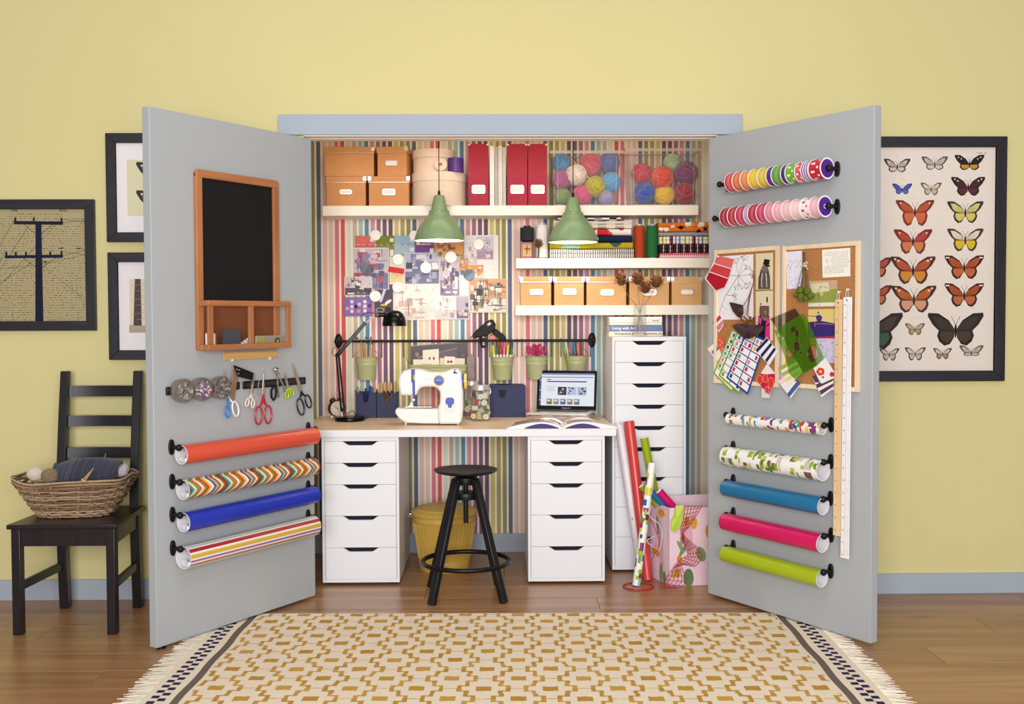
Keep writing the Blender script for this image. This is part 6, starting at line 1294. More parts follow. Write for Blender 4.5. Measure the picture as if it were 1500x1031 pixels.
def plant(ik, P):
    def ln(a, b, w_, c='#4a4650'): ik.line(*P(*A3(*a)), *P(*A3(*b)), w_, c)
    ln((190, 860), (250, 680), .0022); ln((250, 680), (410, 430), .0024); ln((215, 770), (290, 835), .001); ln((275, 650), (340, 655), .001)
    rs = random.Random(3)
    for ex, ey in ((470, 250), (385, 290), (490, 350), (540, 415), (490, 515), (415, 520), (310, 420), (340, 655)):
        cx, cy = (410, 430) if ey != 655 else (275, 650); ln((cx, cy), (ex, ey), .0014)
        for q in range(6):
            a_ = math.atan2(ey - cy, ex - cx) + (q - 2.5) * .38; l_ = rs.uniform(40, 75); fx, fy = ex + math.cos(a_) * l_, ey + math.sin(a_) * l_; ln((ex, ey), (fx, fy), .0009, '#5a5660'); r_ = rs.choice((.0012, .002, .0031)); x, z = P(*A3(fx, fy)); ik.ell(x, z, r_, r_, '#26242a', 8)
pinned('line drawing of a seed-head plant on white paper, left pin board', [A3(155, 205), A3(583, 178), A3(583, 935), A3(165, 938)], '#edeaee', plant, 0, 'drawing', 'drawing')
def paint_chips(ik, P):
    ik.poly([P(*A3(*q)) for q in ((160, 190), (362, 235), (330, 340), (130, 280))], '#dd6a66'); ik.poly([P(*A3(*q)) for q in ((128, 290), (326, 350), (296, 455), (75, 375))], '#cf3f44'); ik.poly([P(*A3(*q)) for q in ((72, 385), (294, 465), (250, 560), (150, 600), (35, 460))], '#b3142c')
pinned('coral and red paint chip card at the top left of the left pin board', [A3(155, 188), A3(364, 233), A3(262, 552), A3(185, 602), A3(140, 604), A3(18, 456), A3(80, 360)], '#f0e6e6', paint_chips, 8, 'paint card', 'paint_card', pin=A3(180, 205))
def walrus(ik, P):
    q = lambda x, y: P(*A3(x, y))
    for r_ in range(14): y = 190 + r_ * 27; ik.line(*q(622, y), *q(800, y - 4), .0007, '#b9ac84')
    ik.poly([q(640, 582), q(645, 450), q(668, 370), q(690, 315), (q(720, 300)), q(752, 315), q(765, 370), q(778, 450), q(782, 582)], '#4c4242'); ik.poly([q(655, 582), q(662, 470), q(690, 380), q(745, 380), q(768, 470), q(770, 582)], '#5e5252'); ik.poly([q(685, 380), q(680, 330), q(715, 312), q(755, 328), q(752, 380)], '#75686a')
    for a, b in (((690, 395), (680, 480)), ((732, 395), (738, 480))): ik.line(*q(*a), *q(*b), .004, '#e6ddd0'); ik.line(*q(*b), *q(b[0] + 4, b[1] + 80), .003, '#e6ddd0')
    ik.poly([q(700, 290), q(712, 232), q(778, 242), q(768, 300)], '#141216'); ik.poly([q(690, 292), q(700, 285), q(775, 305), q(778, 330)], '#141216')
pinned('card of a walrus in a black top hat on the left pin board', [A3(612, 172), A3(812, 160), A3(810, 585), A3(614, 588)], '#ddd2ac', walrus, 0)
def bear(ik, P):
    q = lambda x, y: P(*A3(x, y))
    for r_ in range(10): y = 620 + r_ * 27; ik.line(*q(622, y), *q(805, y - 4), .0007, '#b9ac84')
    ik.poly([q(640, 1170), q(640, 900), q(680, 870), q(745, 870), q(775, 900), q(780, 1170)], '#1c1820'); ik.poly([q(645, 895), q(690, 925), q(670, 1000), q(640, 960)], '#d8328c'); ik.poly([q(775, 895), q(740, 930), q(725, 1010), q(775, 980)], '#d8328c'); ik.poly([q(725, 1020), q(775, 1000), q(778, 1160), q(720, 1160)], '#d8328c')
    ik.poly([q(655, 880), q(655, 800), q(690, 775), q(745, 775), q(770, 800), q(768, 880), q(715, 940)], '#6a5042'); ik.ell(*q(725, 850), .006, .007, '#a58a72'); ik.ell(*q(728, 856), .0025, .002, '#1a1416'); ik.ell(*q(670, 755), .004, .005, '#5a4238'); ik.rect(*(lambda a, b: (min(a[0], b[0]), min(a[1], b[1]), max(a[0], b[0]), max(a[1], b[1])))(q(658, 792), q(768, 775)), '#7a2a86'); ik.ell(*q(745, 705), .0045, .014, '#1c181c'); ik.line(*q(690, 905), *q(718, 950), .0015, '#e6ddd8'); ik.line(*q(745, 905), *q(718, 950), .0015, '#e6ddd8')
pinned('card of a bear in a pink jacket on the left pin board', [A3(612, 610), A3(812, 600), A3(810, 1180), A3(616, 1184)], '#ddd2ac', bear, 0)
def swatch(label, pts, c, bands, lay, F, pin=None, cat='fabric swatch'):
    def ink(ik, P):
        for q, cc in bands: ik.poly([P(*F(*z)) for z in q], cc)
    return pinned(label, [F(*q) for q in pts], c, ink, lay, cat, 'fabric_swatch', CLOTH, .0012, 'fabric swatches on the pin boards', pin=pin)
swatch('small red, white and pink swatch at the left edge of the left board', ((195, 10), (238, 90), (232, 140), (185, 212), (105, 110)), '#efe6e6', ((((195, 10), (215, 45), (132, 132), (105, 108)), '#c8424c'), (((228, 70), (238, 100), (205, 170), (178, 195), (150, 150)), '#d87c9c')), 3, A4)
swatch('grey and white striped swatch low on the left board', ((145, 330), (235, 480), (195, 570), (120, 495), (50, 400)), '#ece6e4', ((((135, 335), (190, 400), (125, 475), (95, 440), (150, 385)), '#7d7274'),), 3, A4)
swatch('coral bubble print swatch low on the left board', ((175, 275), (225, 262), (250, 350), (230, 490), (185, 400), (168, 320)), '#d9583f', tuple(((tuple((x + 14 * math.cos(2 * PI * i / 8), y + 14 * math.sin(2 * PI * i / 8)) for i in range(8))), '#e98a80') for x, y in ((195, 300), (220, 330), (200, 360), (225, 400), (212, 430))), 4, A4)
def sticker_sheet(label, pts, frame_c, lay, off_):
    def ink(ik, P):
        (x0, y0), (x1, y1), (x2, y2), (x3, y3) = pts
        B = lambda u, v: P(*A4(*((1 - v) * ((1 - u) * a_ + u * b_) + v * ((1 - u) * d_ + u * c_) for a_, b_, c_, d_ in ((x0, x1, x2, x3), (y0, y1, y2, y3)))))
        rs = random.Random(lay)
        for i in range(2):
            for j in range(7):
                u0, u1, v0, v1 = .06 + .46 * i, .48 + .46 * i, .04 + .135 * j, .155 + .135 * j
                ik.poly([B(u0, v0), B(u1, v0), B(u1, v1), B(u0, v1)], '#f2eff4')
                if j < 2:
                    for k_ in range(2): uu = u0 + .06 + .2 * k_; ik.poly([B(uu, v0 + .02), B(uu + .12, v0 + .02), B(uu + .12, v1 - .02), B(uu, v1 - .02)], rs.choice(['#b8243c', '#d8c23a', '#2a7a4a', '#d87c9c', '#3f6fb0']))
                else: uu = rs.choice((u0 + .03, u1 - .15)); ik.poly([B(uu, v0 + .02), B(uu + .1, v0 + .02), B(uu + .1, v1 - .02), B(uu, v1 - .02)], rs.choice(['#c8345a', '#d87ca8', '#8a8f3a', '#2a3f9c', '#b8243c', '#5a9aa8']))
    return pinned(label, [A4(*q) for q in pts], frame_c, ink, lay, 'sticker sheet', 'sticker_sheet', PAPER, .0006, 'sticker sheets on the left pin board')
sticker_sheet('green-edged sticker sheet at the back of the three, left pin board', ((340, 170), (560, 300), (335, 910), (115, 690)), '#8fb02c', 5, 0)
sticker_sheet('middle one of three overlapping sticker sheets, blue and green edge', ((400, 195), (640, 330), (420, 930), (178, 715)), '#7fa63a', 6, 0)
sticker_sheet('front blue-edged sticker sheet on the left pin board', ((510, 190), (735, 300), (520, 938), (268, 740)), '#1f4a94', 7, 0)
swatch('navy and white striped swatch between the pin boards', ((742, 268), (868, 432), (770, 596), (605, 420)), '#eeebf0', tuple((((605 + 55 * k + 8, 415 + 58 * k), (745 + 42 * k, 275 + 55 * k), (765 + 42 * k, 302 + 55 * k), (630 + 55 * k, 448 + 58 * k)), '#2c2a5c') for k in range(3)), 8, A4)
swatch('red leaf print swatch with white top under the striped swatch', ((745, 575), (830, 680), (838, 790), (765, 938), (690, 850), (618, 765), (670, 690)), '#e9e2e4', ((((670, 690), (740, 700), (835, 690), (838, 790), (765, 935), (690, 850), (620, 765)), '#c81f3c'),) + tuple((tuple((x + rx * math.cos(2 * PI * i / 10), y + ry * math.sin(2 * PI * i / 10)) for i in range(10)), c) for x, y, rx, ry, c in ((660, 760, 34, 55, '#ec8a94'), (660, 760, 28, 48, '#d83a2c'), (725, 745, 32, 55, '#ec8a94'), (725, 745, 26, 48, '#d8442c'), (790, 800, 38, 70, '#ec8a94'), (790, 800, 32, 62, '#d83a2c'), (745, 880, 28, 45, '#ec8a94'), (745, 880, 22, 38, '#d8442c'))), 6, A4)
pinned('clear plastic bag corner below the left pin board', [A4(680, 860), A4(780, 870), A4(775, 978), A4(678, 970)], '#d9d8d6', None, 4, 'plastic bag', 'plastic_bag')
# dark leaf, pod and stems
def DP(F, x, y, off): p_ = dpt(MR, *F(x, y), off); return V(p_.x, -off, p_.z)
c0 = DP(A4, 520, 180, .0); t = thing('dried_seed_pod', 'dark brown dried seed pod with long stems on the left pin board', 'dried plant', M=MR @ Matrix.Translation((c0.x, 0, c0.z)))
def rel(F, x, y, off): return DP(F, x, y, off) - V(c0.x, 0, c0.z)
podb = MB(); pp = [(335, 130), (400, 110), (520, 120), (640, 125), (705, 140), (690, 190), (640, 240), (540, 288), (470, 280), (410, 230), (360, 165)]
up_ = [rel(A4, *q, .034) for q in pp]; ctr = rel(A4, 530, 195, .06); bk_ = [rel(A4, *q, .027) for q in pp]
for i in range(len(pp)): j = (i + 1) % len(pp); podb.poly([up_[j], up_[i], ctr], hexmix('#3a2a2e', '#5a4448', rnd(0, 1))); podb.poly([bk_[i], bk_[j], ctr + V(0, .06 - .026, 0)], '#2c2024'); podb.poly([up_[i], up_[j], bk_[j], bk_[i]], '#2c2024')
podb.build('pod', dry, t, smooth=30)
lf = MB(); lo = [(300, 735), (345, 738), (410, 755), (465, 770), (468, 860), (440, 925), (395, 900), (345, 840)]
for off_, rev in ((.024, 0), (.021, 1)):
    ctr = rel(A3, 390, 820, off_ + (.008 if not rev else -.001)); P_ = [rel(A3, *q, off_) for q in lo]
    for i in range(len(lo)): j = (i + 1) % len(lo); lf.poly([P_[j], P_[i], ctr] if not rev else [P_[i], P_[j], ctr], hexmix('#3a2a2c', '#57403e', rnd(0, 1)))
lf.build('leaf', dry, t, smooth=30)
for pts in (((520, 900), (530, 760), (560, 600), (590, 500), (590, 420)), ((500, 890), (520, 760), (545, 640), (585, 500), (575, 400)), ((470, 770), (520, 690), (560, 580), (590, 505))): MB('#7a5248').tube(curve([rel(A3, *q, .026) for q in pts]), .0016, n=6).build('stem', dry, t)
brk = MB(); rs = random.Random(2)
for i in range(26): q = rel(A4, rs.uniform(440, 600), rs.uniform(30, 110), .035); dried_head(brk, q, .006, '#a8662c', '#5a3018', 6, (rs.uniform(-1, 1), -1, rs.uniform(-1, 1)), i)
o = brk.build('seed_cluster', dry, t); o['kind'] = 'stuff'
# right board
def handwriting(ik, P):
    rs = random.Random(6); ik.ell(*P(*A5(620, 285)), .008, .009, '#d9e0b4')
    for r_ in range(13):
        x = 590 + (r_ > 2 and r_ < 8) * 75 + rs.uniform(0, 25); y = 190 + r_ * 19.5; sl = -(.075)
        while x < 860 - (r_ > 9) * 60: l_ = rs.uniform(10, 30); ik.line(*P(*A5(x, y + (x - 590) * sl)), *P(*A5(x + l_, y + rs.uniform(-4, 4) + (x + l_ - 590) * sl)), .0011, '#5c5a60'); x += l_ + rs.uniform(6, 12)
pinned('handwritten letter on cream paper, right pin board', [A5(568, 160), A5(882, 136), A5(884, 455), A5(574, 472)], '#f0ece2', handwriting, 0, 'letter', 'letter')
def speckle(F, x0, x1, y0, y1, n, cols, seed, sz=.0012):
    def f(ik, P):
        rs = random.Random(seed)
        for i in range(n): x, z = P(*F(rs.uniform(x0, x1), rs.uniform(y0, y1))); ik.ell(x, z, sz * rs.uniform(.5, 1.8), sz * rs.uniform(.6, 2.2), rs.choice(cols), 7, rs.uniform(0, 3))
    return f
pinned('pale lilac meadow print at the left of the right pin board', [A5(168, 184), A5(342, 168), A5(342, 590), A5(175, 600)], '#e2e2f0', speckle(A5, 180, 330, 260, 590, 90, ['#3c3c6e', '#6a6a9c', '#9aa0c4', '#8a6a8c'], 4), 0)
def bird1(ik, P):
    q = lambda x, y: P(*A5(x, y))
    ik.poly([q(415, 520), q(735, 500), q(735, 580), q(415, 600)], '#c9a08c'); ik.poly([q(415, 640), q(735, 590), q(735, 750), q(415, 760)], '#8f9a4a'); ik.poly([q(440, 540), q(640, 520), q(650, 620), q(450, 650)], '#d4d0a8'); ik.poly([q(415, 755), q(735, 745), q(735, 790), q(415, 795)], '#e2ddd0')
    ik.ell(*q(565, 650), .0075, .009, '#c4bd98'); ik.ell(*q(555, 575), .004, .0045, '#a8977a'); ik.path([q(555, 570), q(540, 600), q(515, 640), q(530, 690), q(545, 740)], .0018, '#4a3c30'); ik.line(*q(575, 568), *q(632, 590), .0016, '#4a3c30'); ik.ell(*q(540, 770), .006, .003, '#c8b89c')
pinned('green photo card of a long-billed wire bird, right pin board', [A5(412, 510), A5(738, 498), A5(734, 788), A5(412, 796)], '#b9b67c', bird1, 1)
def bird2(ik, P):
    q = lambda x, y: P(*A5(x, y))
    ik.poly([q(412, 968), q(560, 955), q(720, 985), q(720, 1140), q(412, 1140)], '#33286e'); ik.poly([q(412, 1140), q(720, 1120), q(720, 1150), q(412, 1150)], '#a82458')
    ik.poly([q(495, 900), q(540, 885), q(572, 910), q(555, 965), q(515, 968)], '#43307a'); ik.ell(*q(525, 862), .0045, .0045, '#54407e'); ik.line(*q(500, 905), *q(415, 898), .0025, '#43307a'); ik.line(*q(485, 990), *q(560, 985), .0022, '#d86a5a'); ik.line(*q(487, 965), *q(487, 1020), .0018, '#e08a70'); ik.line(*q(560, 985), *q(700, 995), .0012, '#e0a0a8')
pinned('yellow and violet bird card in the middle of the right pin board', [A5(412, 826), A5(722, 820), A5(720, 1150), A5(412, 1152)], '#d8c27a', bird2, 1)
pinned('pale lilac dotted print at the lower right of the right pin board', [A6(560, 252), A6(768, 248), A6(768, 525), A6(560, 530)], '#c9c4e0', speckle(A6, 600, 760, 265, 515, 50, ['#2c2a5c', '#6a5a8c', '#4a4a78'], 9), 0)
# bunch of moss balls
c0 = DP(A5, 365, 180, 0); t = thing('moss_ball_bunch', 'bunch of green moss balls on dry stems tied with string, right pin board', 'dried plant', M=MR @ Matrix.Translation((c0.x, 0, c0.z)))
for x, y, r_ in ((325, 610, 40), (405, 622, 40), (275, 665, 30), (335, 680, 38), (440, 672, 38), (390, 700, 34), (330, 712, 30)):
    q = rel(A5, x, y, .03); ball = MB(); rr = r_ * .1309 * 4.5 / FPX
    ball.sph(q, rr, 14, 9, '#5f6e22')
    rs = random.Random(x)
    for i in range(60): d = Vector((rs.gauss(0, 1), rs.gauss(0, 1), rs.gauss(0, 1))).normalized(); ball.sph(q + d * rr * .96, rr * .14, 5, 3, hexmix('#6f7e28', '#46521a', rs.random()))
    ball.build('moss_ball', dry, t); MB('#5a5444').tube(curve([q, rel(A5, 365 + (x - 365) * .45, 440, .026), rel(A5, 368 + (x - 365) * .1, 320, .022), rel(A5, 365 + (x - 365) * .12, 185, .02)], 5), .0014, n=5).build('stem', dry, t)
MB('#ddd0c4').tube(curve([rel(A5, 345, 320, .03), rel(A5, 400, 312, .032), rel(A5, 395, 295, .03), rel(A5, 365, 318, .034), rel(A5, 410, 380, .028)], 6), .0016, n=6).tube(curve([rel(A5, 340, 335, .028), rel(A5, 372, 345, .032), rel(A5, 398, 330, .028)], 6), .003, n=6).build('string_bow', CLOTH, t)
# translucent stencils
green_st = thin_clear('green_stencil_plastic', '#7cc414', .14, .12, .66); grey_st = thin_clear('smoky_stencil_plastic', '#4a3c34', .13, .12, .68)
def stencil(label, pts, m, lay, holes, F, rimc):
    off = .0092 + .0016 * lay; loc = [dpt(MR, *F(*q), off) for q in pts]; cx = sum(p_.x for p_ in loc) / len(loc); cz = sum(p_.z for p_ in loc) / len(loc)
    t = thing('stencil', label, 'stencil', M=MR @ Matrix.Translation((cx, -off, cz)), group='plastic stencils on the right pin board')
    bm = bmesh.new(); outer = [(p_.x - cx, p_.z - cz) for p_ in loc]; edges = []
    def ring(pl): 
        vs2 = [bm.verts.new((x, 0, z)) for x, z in pl]; return [bm.edges.new((vs2[i], vs2[(i + 1) % len(vs2)])) for i in range(len(vs2))]
    edges += ring(outer); hp = []
    for x, y, rx, ry, ro, n in holes:
        p_ = dpt(MR, *F(x, y), off); k = .1358 * 4.45 / FPX; hp.append([(p_.x - cx + rx * k * math.cos(ro) * math.cos(2 * PI * i / n) - ry * k * math.sin(ro) * math.sin(2 * PI * i / n), p_.z - cz + rx * k * math.sin(ro) * math.cos(2 * PI * i / n) + ry * k * math.cos(ro) * math.sin(2 * PI * i / n)) for i in range(n)]); edges += ring(hp[-1])
    bmesh.ops.triangle_fill(bm, edges=edges, use_beauty=True)
    r_ = bmesh.ops.extrude_face_region(bm, geom=bm.faces[:]); bmesh.ops.translate(bm, verts=[v for v in r_['geom'] if isinstance(v, bmesh.types.BMVert)], vec=(0, -.0012, 0)); bmesh.ops.recalc_face_normals(bm, faces=bm.faces[:])
    me = bpy.data.meshes.new('sheet'); bm.to_mesh(me); bm.free(); o = bpy.data.objects.new('sheet', me); col.objects.link(o); o.parent = t; me.materials.append(m)
    rim = MB(rimc)
    for h in hp: rim.tube([(x, -.0013, z) for x, z in h], .0007, n=4, closed=True)
    ro_ = rim.build('cut_out_rims', PLASTIC, t); ro_['kind'] = 'stuff'
    return t
stencil('smoky brown plastic set square behind the green stencil', ((62, 50), (330, -62), (415, 60), (560, 560), (400, 640), (210, 260)), grey_st, 3, ((470, 430, 14, 14, 0, 10),), A6, '#2c2420')
stencil('translucent green drawing stencil with round cut-outs on the right pin board', ((105, 178), (420, -10), (480, 90), (640, 470), (560, 560), (330, 700), (265, 640), (240, 500)), green_st, 9, ((265, 425, 42, 48, 0, 20), (350, 350, 42, 50, 0, 20), (518, 425, 68, 88, 0, 26), (345, 275, 22, 8, .3, 12), (400, 310, 8, 22, .4, 12), (295, 330, 8, 22, 0, 12), (325, 420, 20, 8, -.4, 12), (395, 420, 20, 8, .6, 12), (150, 230, 18, 26, .5, 14), (200, 260, 14, 20, .5, 12), (310, 165, 40, 26, .5, 16), (350, 210, 30, 40, .4, 16)), A6, '#33500a')
swatch('olive and cream striped swatch hanging at the bottom of the right board', ((340, 490), (412, 630), (260, 770), (155, 575)), '#ece6d6', tuple((((155 + 32 * k * 1.0, 575 + 62 * k), (335 + 26 * k, 480 + 58 * k), (352 + 26 * k, 512 + 58 * k), (172 + 32 * k, 610 + 62 * k)), c) for k, c in enumerate(('#a3ac50', '#b3a862', '#d4d68c'))), 10, A6)
swatch('white, pink and blue striped swatch below the right board', ((215, 680), (395, 745), (285, 908), (142, 722)), '#ece8ea', ((((245, 860), (360, 712), (395, 745), (270, 895)), '#3f6494'), (((150, 720), (215, 682), (240, 715), (180, 760)), '#ecd4d4')), 8, A6)
swatch('white swatch with red flowers at the lower right of the right board', ((660, 472), (750, 620), (750, 690), (615, 752), (525, 580)), '#ece8ea', tuple((tuple((x + rr * math.cos(2 * PI * i / 10) * (1 + .15 * (i % 2)), y + rr * math.sin(2 * PI * i / 10) * (1 + .15 * (i % 2))) for i in range(10)), c) for x, y, rr, c in ((605, 620, 42, '#d8442c'), (605, 620, 16, '#f0b49c'), (730, 650, 26, '#c8343c'), (632, 680, 12, '#8a6a5a'))), 10, A6)
swatch('plum and white striped swatch under the red flower swatch', ((512, 670), (560, 660), (745, 690), (745, 800), (615, 898)), '#ece6ea', ((((512, 670), (560, 655), (600, 735), (550, 740)), '#5a3c58'), (((555, 760), (600, 735), (700, 700), (745, 690), (740, 720), (570, 800)), '#5a3c5c'), (((590, 830), (745, 745), (745, 780), (610, 872)), '#5c3e5e')), 9, A6)
# two long rulers
def ruler(label, tl, tr, br, bl_, m, mk, hang):
    off = .022; P = [dpt(MR, *q, off) for q in (tl, tr, br, bl_)]; cx = sum(p_.x for p_ in P) / 4; z1, z0 = (P[0].z + P[1].z) / 2, (P[2].z + P[3].z) / 2; xt, xb_ = (P[0].x + P[1].x) / 2, (P[2].x + P[3].x) / 2; w_ = (P[1].x - P[0].x + P[2].x - P[3].x) / 4; h = z1 - z0
    t = thing('long_ruler', label, 'ruler', M=MR @ Matrix.Translation((xt, -off, z1)) @ Matrix.Rotation(-math.atan2(xb_ - xt, -h) + PI if False else math.atan2(xt - xb_, h), 4, 'Y'), group='long rulers on the right door')
    MB().box(-w_, -.0025, -h, w_, .0025, 0).build('ruler_body', m, t, bev=.0008)
    k = MB(); ik = Ink(k, -.0026); n = int(h / .01); 
    for i in range(n): z = -.03 - (h - .035) * i / n; ik.rect(-w_ + .0005, z, -w_ + (.009 if i % 5 == 0 else .0055), z + .0009, mk); ik.rect(w_ - (.008 if i % 5 == 0 else .0045), z, w_ - .0005, z + .0007, mk)
    for i in range(0, n, 5): z = -.032 - (h - .035) * i / n; ik.rect(-w_ + .0105, z - .001, -w_ + .0145, z + .003, mk)
    ik.line(.002, -.03, .002, -h + .01, .0006, mk); ik.ell(0, -.012, .0035, .0035, '#2a2426', 14); k.build('ruler_marks', PAPER, t, smooth=0)
    MB('#e6dccf').tube(curve([(-.002, -.004, -.012), (-.006, -.005, .012), (0, -.003, .03), (.005, -.004, .012), (.002, -.004, -.012)], 6), .0011, n=5).build('string_loop', CLOTH, t)
    MB('#e9e6ea').lathe([(.004, .006), (.003, .002), (.004, -.006), (0, -.0065)], 12, o=(0, 0, .029), ax=(0, 1, 0)).build('push_pin', PLASTIC, t)
ruler('long wooden yardstick hanging on the right door', (1224, 439), (1234, 438), (1231, 785), (1220.5, 784), beech_v, '#8a6a44', 0)
ruler('long white ruler hanging at the outer side of the right door', (1235.8, 435.5), (1248, 434.5), (1243.5, 818.5), (1231.5, 817), plain('#f0edf0', .35), '#6a686e', 0)

# ================================================================ PICTURES ON THE YELLOW WALL
def pic_frame(label, px0, py0, px1, py1, fpx, ink, paper, mat_px=None, matc='#efeaee', ft=.022):
    Yf = -ft; a, b = at(px0, py0, Yf), at(px1, py1, Yf); w, h = (b.x - a.x) / 2, a.z - b.z; k = -Yf + .0; f = fpx * (Yf - CAM.y) / FPX
    t = thing('framed_picture', label, 'picture', ((a.x + b.x) / 2, -.0005, b.z), 0, 'framed pictures on the yellow wall')
    for s in (-1, 1): MB().prism([(s * w, 0), (s * w, h), (s * (w - f), h - f), (s * (w - f), f)], -ft, 0).build('frame_side', frame_m, t, bev=.002)
    MB().prism([(-w, h), (w, h), (w - f, h - f), (-w + f, h - f)], -ft, 0).build('frame_top', frame_mh, t, bev=.002); MB().prism([(-w, 0), (w, 0), (w - f, f), (-w + f, f)], -ft, 0).build('frame_bottom', frame_mh, t, bev=.002)
    for s in (-1, 1): MB().box(s * (w - f + .003), -ft + .004, f - .003, s * (w - f), -.005, h - f + .003).build('inner_lip', black_metal, t)
    MB(matc if mat_px else paper).box(-w + f, -.006, f, w - f, -.001, h - f).build('mount' if mat_px else 'print_sheet', PAPER, t)
    def P(px, py): q = at(px, py, -.007); return (q.x - (a.x + b.x) / 2, q.z - b.z)
    k_ = MB(); ik = Ink(k_, -.0062, .00005)
    if mat_px: A, B = P(*mat_px[:2]), P(*mat_px[2:]); ik.rect(A[0], B[1], B[0], A[1], paper)
    ink(ik, P); k_.build('print', PAPER, t, smooth=0)
    return t
frame_m = wood('dark_frame_wood', '#141219', '#2a2530', 2, rough=.38); frame_mh = wood('dark_frame_wood_cross', '#141219', '#2a2530', 0, rough=.38)
def W1(x, y): return x * .388, 140 + y * .388
def pole_print(ik, P):
    rs = random.Random(5)
    y = 447
    while y < 848:
        x = -22
        while x < 318:
            l_ = rs.uniform(3, 14); l_ = min(l_, 320 - x); ik.y = -.0062
            if not (y < 458 and (x < 20 or x > 240)): a, b = P(*W1(x, y)), P(*W1(x + l_, y + rs.uniform(-.8, .8))); ik.line(*a, *b, rs.uniform(.0016, .003), rs.choice(('#6e6148', '#4a4032', '#8a7a5c', '#5a4e3c')))
            x += l_ + rs.uniform(2, 9)
        y += 9.3
    N = '#171b33'
    def ln(a, b, w_): ik.line(*P(*W1(*a)), *P(*W1(*b)), w_, N)
    ik.poly([P(*W1(*q)) for q in ((134, 475), (156, 475), (164, 851), (133, 851))], N); ik.poly([P(*W1(*q)) for q in ((52, 473), (238, 475), (238, 488), (52, 486))], N); ik.poly([P(*W1(*q)) for q in ((18, 603), (238, 600), (238, 612), (18, 614))], N)
    for x, y0 in ((58, 473), (128, 473), (232, 475), (24, 603), (60, 603), (98, 603), (190, 602), (232, 600)): ik.poly([P(*W1(*q)) for q in ((x - 4, y0), (x - 3, y0 - 14), (x + 3, y0 - 14), (x + 4, y0))], N)
    for a, b, w_ in (((90, 486), (138, 525), .002), ((200, 486), (152, 525), .002), ((90, 614), (138, 650), .002), ((210, 612), (156, 652), .002), ((58, 460), (-20, 600), .0012), ((128, 462), (-20, 690), .0012), ((232, 462), (-20, 740), .001), ((150, 610), (-20, 720), .001), ((232, 480), (322, 470), .0012), ((232, 465), (322, 478), .001), ((238, 605), (322, 582), .0012), ((232, 590), (322, 600), .001), ((150, 640), (322, 600), .001), ((160, 640), (322, 770), .0008), ((20, 590), (-20, 660), .001), ((-20, 655), (150, 640), .0008)): ln(a, b, w_)
    for x, y in ((232, 576), (298, 577), (172, 628)): p_ = P(*W1(x, y)); ik.ell(p_[0], p_[1], .0075, .0028, N, 10, .15); ik.ell(p_[0] + .007, p_[1] + .002, .0025, .002, N, 8); ik.line(p_[0] - .006, p_[1], p_[0] - .014, p_[1] - .002, .0025, N)
tp_ = pic_frame('framed telegraph pole silhouette on old dictionary page, left wall', -26, 292, 140.3, 484, 14, pole_print, '#aa9e78')
for s_, px in (('WIE', 22), ('WOL', 93)): q = at(px, 308.5, -.007); o = lettering(s_, .016, plain('#5a4e3c', .8), tp_, (q.x - tp_.location.x, -.0115, q.z - tp_.location.z), name='page_heading')
def fly(ik, x, z, s, c1, c2, edge, body='#2a2024', hind=1.0, spots=None, rot=0):
    """a pinned butterfly: fore and hind wings mirrored, edged, with body and antennae"""
    y_in = ik.y
    for e in (-1, 1):
        T = lambda u, v: (x + e * u * s * math.cos(rot) - v * s * math.sin(rot) * 0, z + v * s)
        ik.poly([T(.04, .05), T(.25, .36), T(.62, .6), T(.98, .62), T(1, .5), T(.82, .2), T(.62, 0), T(.05, -.08)], edge); ik.poly([T(.05, .03), T(.26, .29), T(.58, .48), T(.82, .5), T(.7, .22), T(.55, .05), T(.05, -.05)], c1)
        ik.poly([T(.04, -.02), T(.6, 0), T(.66, -.2), T(.58, -.42 * hind), T(.4, -.58 * hind), T(.2, -.52 * hind), T(.05, -.25)], edge); ik.poly([T(.05, -.05), T(.52, -.04), T(.56, -.2), T(.48, -.36 * hind), T(.34, -.48 * hind), T(.2, -.42 * hind), T(.06, -.22)], c2)
        ik.line(*T(.02, .22), *T(.16, .5), s * .015, body)
        for k in range(3): ik.line(*T(.12, .0), *T(.45 + .12 * k, .4 - .15 * k), s * .012, edge)
        for u, v in (spots or ()): q = T(u, v); ik.ell(q[0], q[1], s * .05, s * .04, '#efe6d4', 7)
    ik.ell(x, z - .02 * s, s * .045, s * .26, body, 10); ik.y = y_in
# small frame with two butterflies
def two_flies(ik, P):
    for y, c2 in ((303, '#b3b06a'), (410, '#c9b94a')): x, z = P(*W1(600, y)); fly(ik, x, z, .1, '#6a5f64', c2, '#3f383e', spots=((.6, .35), (.75, .45)))
    A, B = P(*W1(478, 0)), P(*W1(478, 0))
pic_frame('dark framed butterfly pair half hidden behind the left door, upper', 153.7, 194.7, 290, 354, 14, two_flies, '#ddd7b4', (185.5, 234, 259, 316))
def trees(ik, P):
    A, B = P(*W1(488, 692)), P(*W1(740, 895)); rs = random.Random(3)
    ik.poly([P(*W1(*q)) for q in ((488, 865), (740, 880), (740, 895), (488, 895))], '#b8a690')
    for x, w_ in ((520, 22), (585, 12), (640, 26), (700, 14)):
        ik.poly([P(*W1(*q)) for q in ((x - w_ / 2, 692), (x + w_ / 2, 692), (x + w_ / 2 + 4, 868), (x - w_ / 2 - 5, 868))], '#5c4a4e')
    for k in range(8): y = 720 + 18 * k; ik.line(*P(*W1(495 + 20 * (k % 3), y)), *P(*W1(560 + 30 * (k % 3), y - 14)), .0015, '#a89a8c')
pic_frame('dark framed woodland trunk print half hidden behind the left door, lower', 157, 369.7, 293, 526.5, 14, trees, '#e2d6bc', (189.4, 408.5, 262, 487))
def W5(x, y): return 1260 + x * .4075, 180 + y * .4075
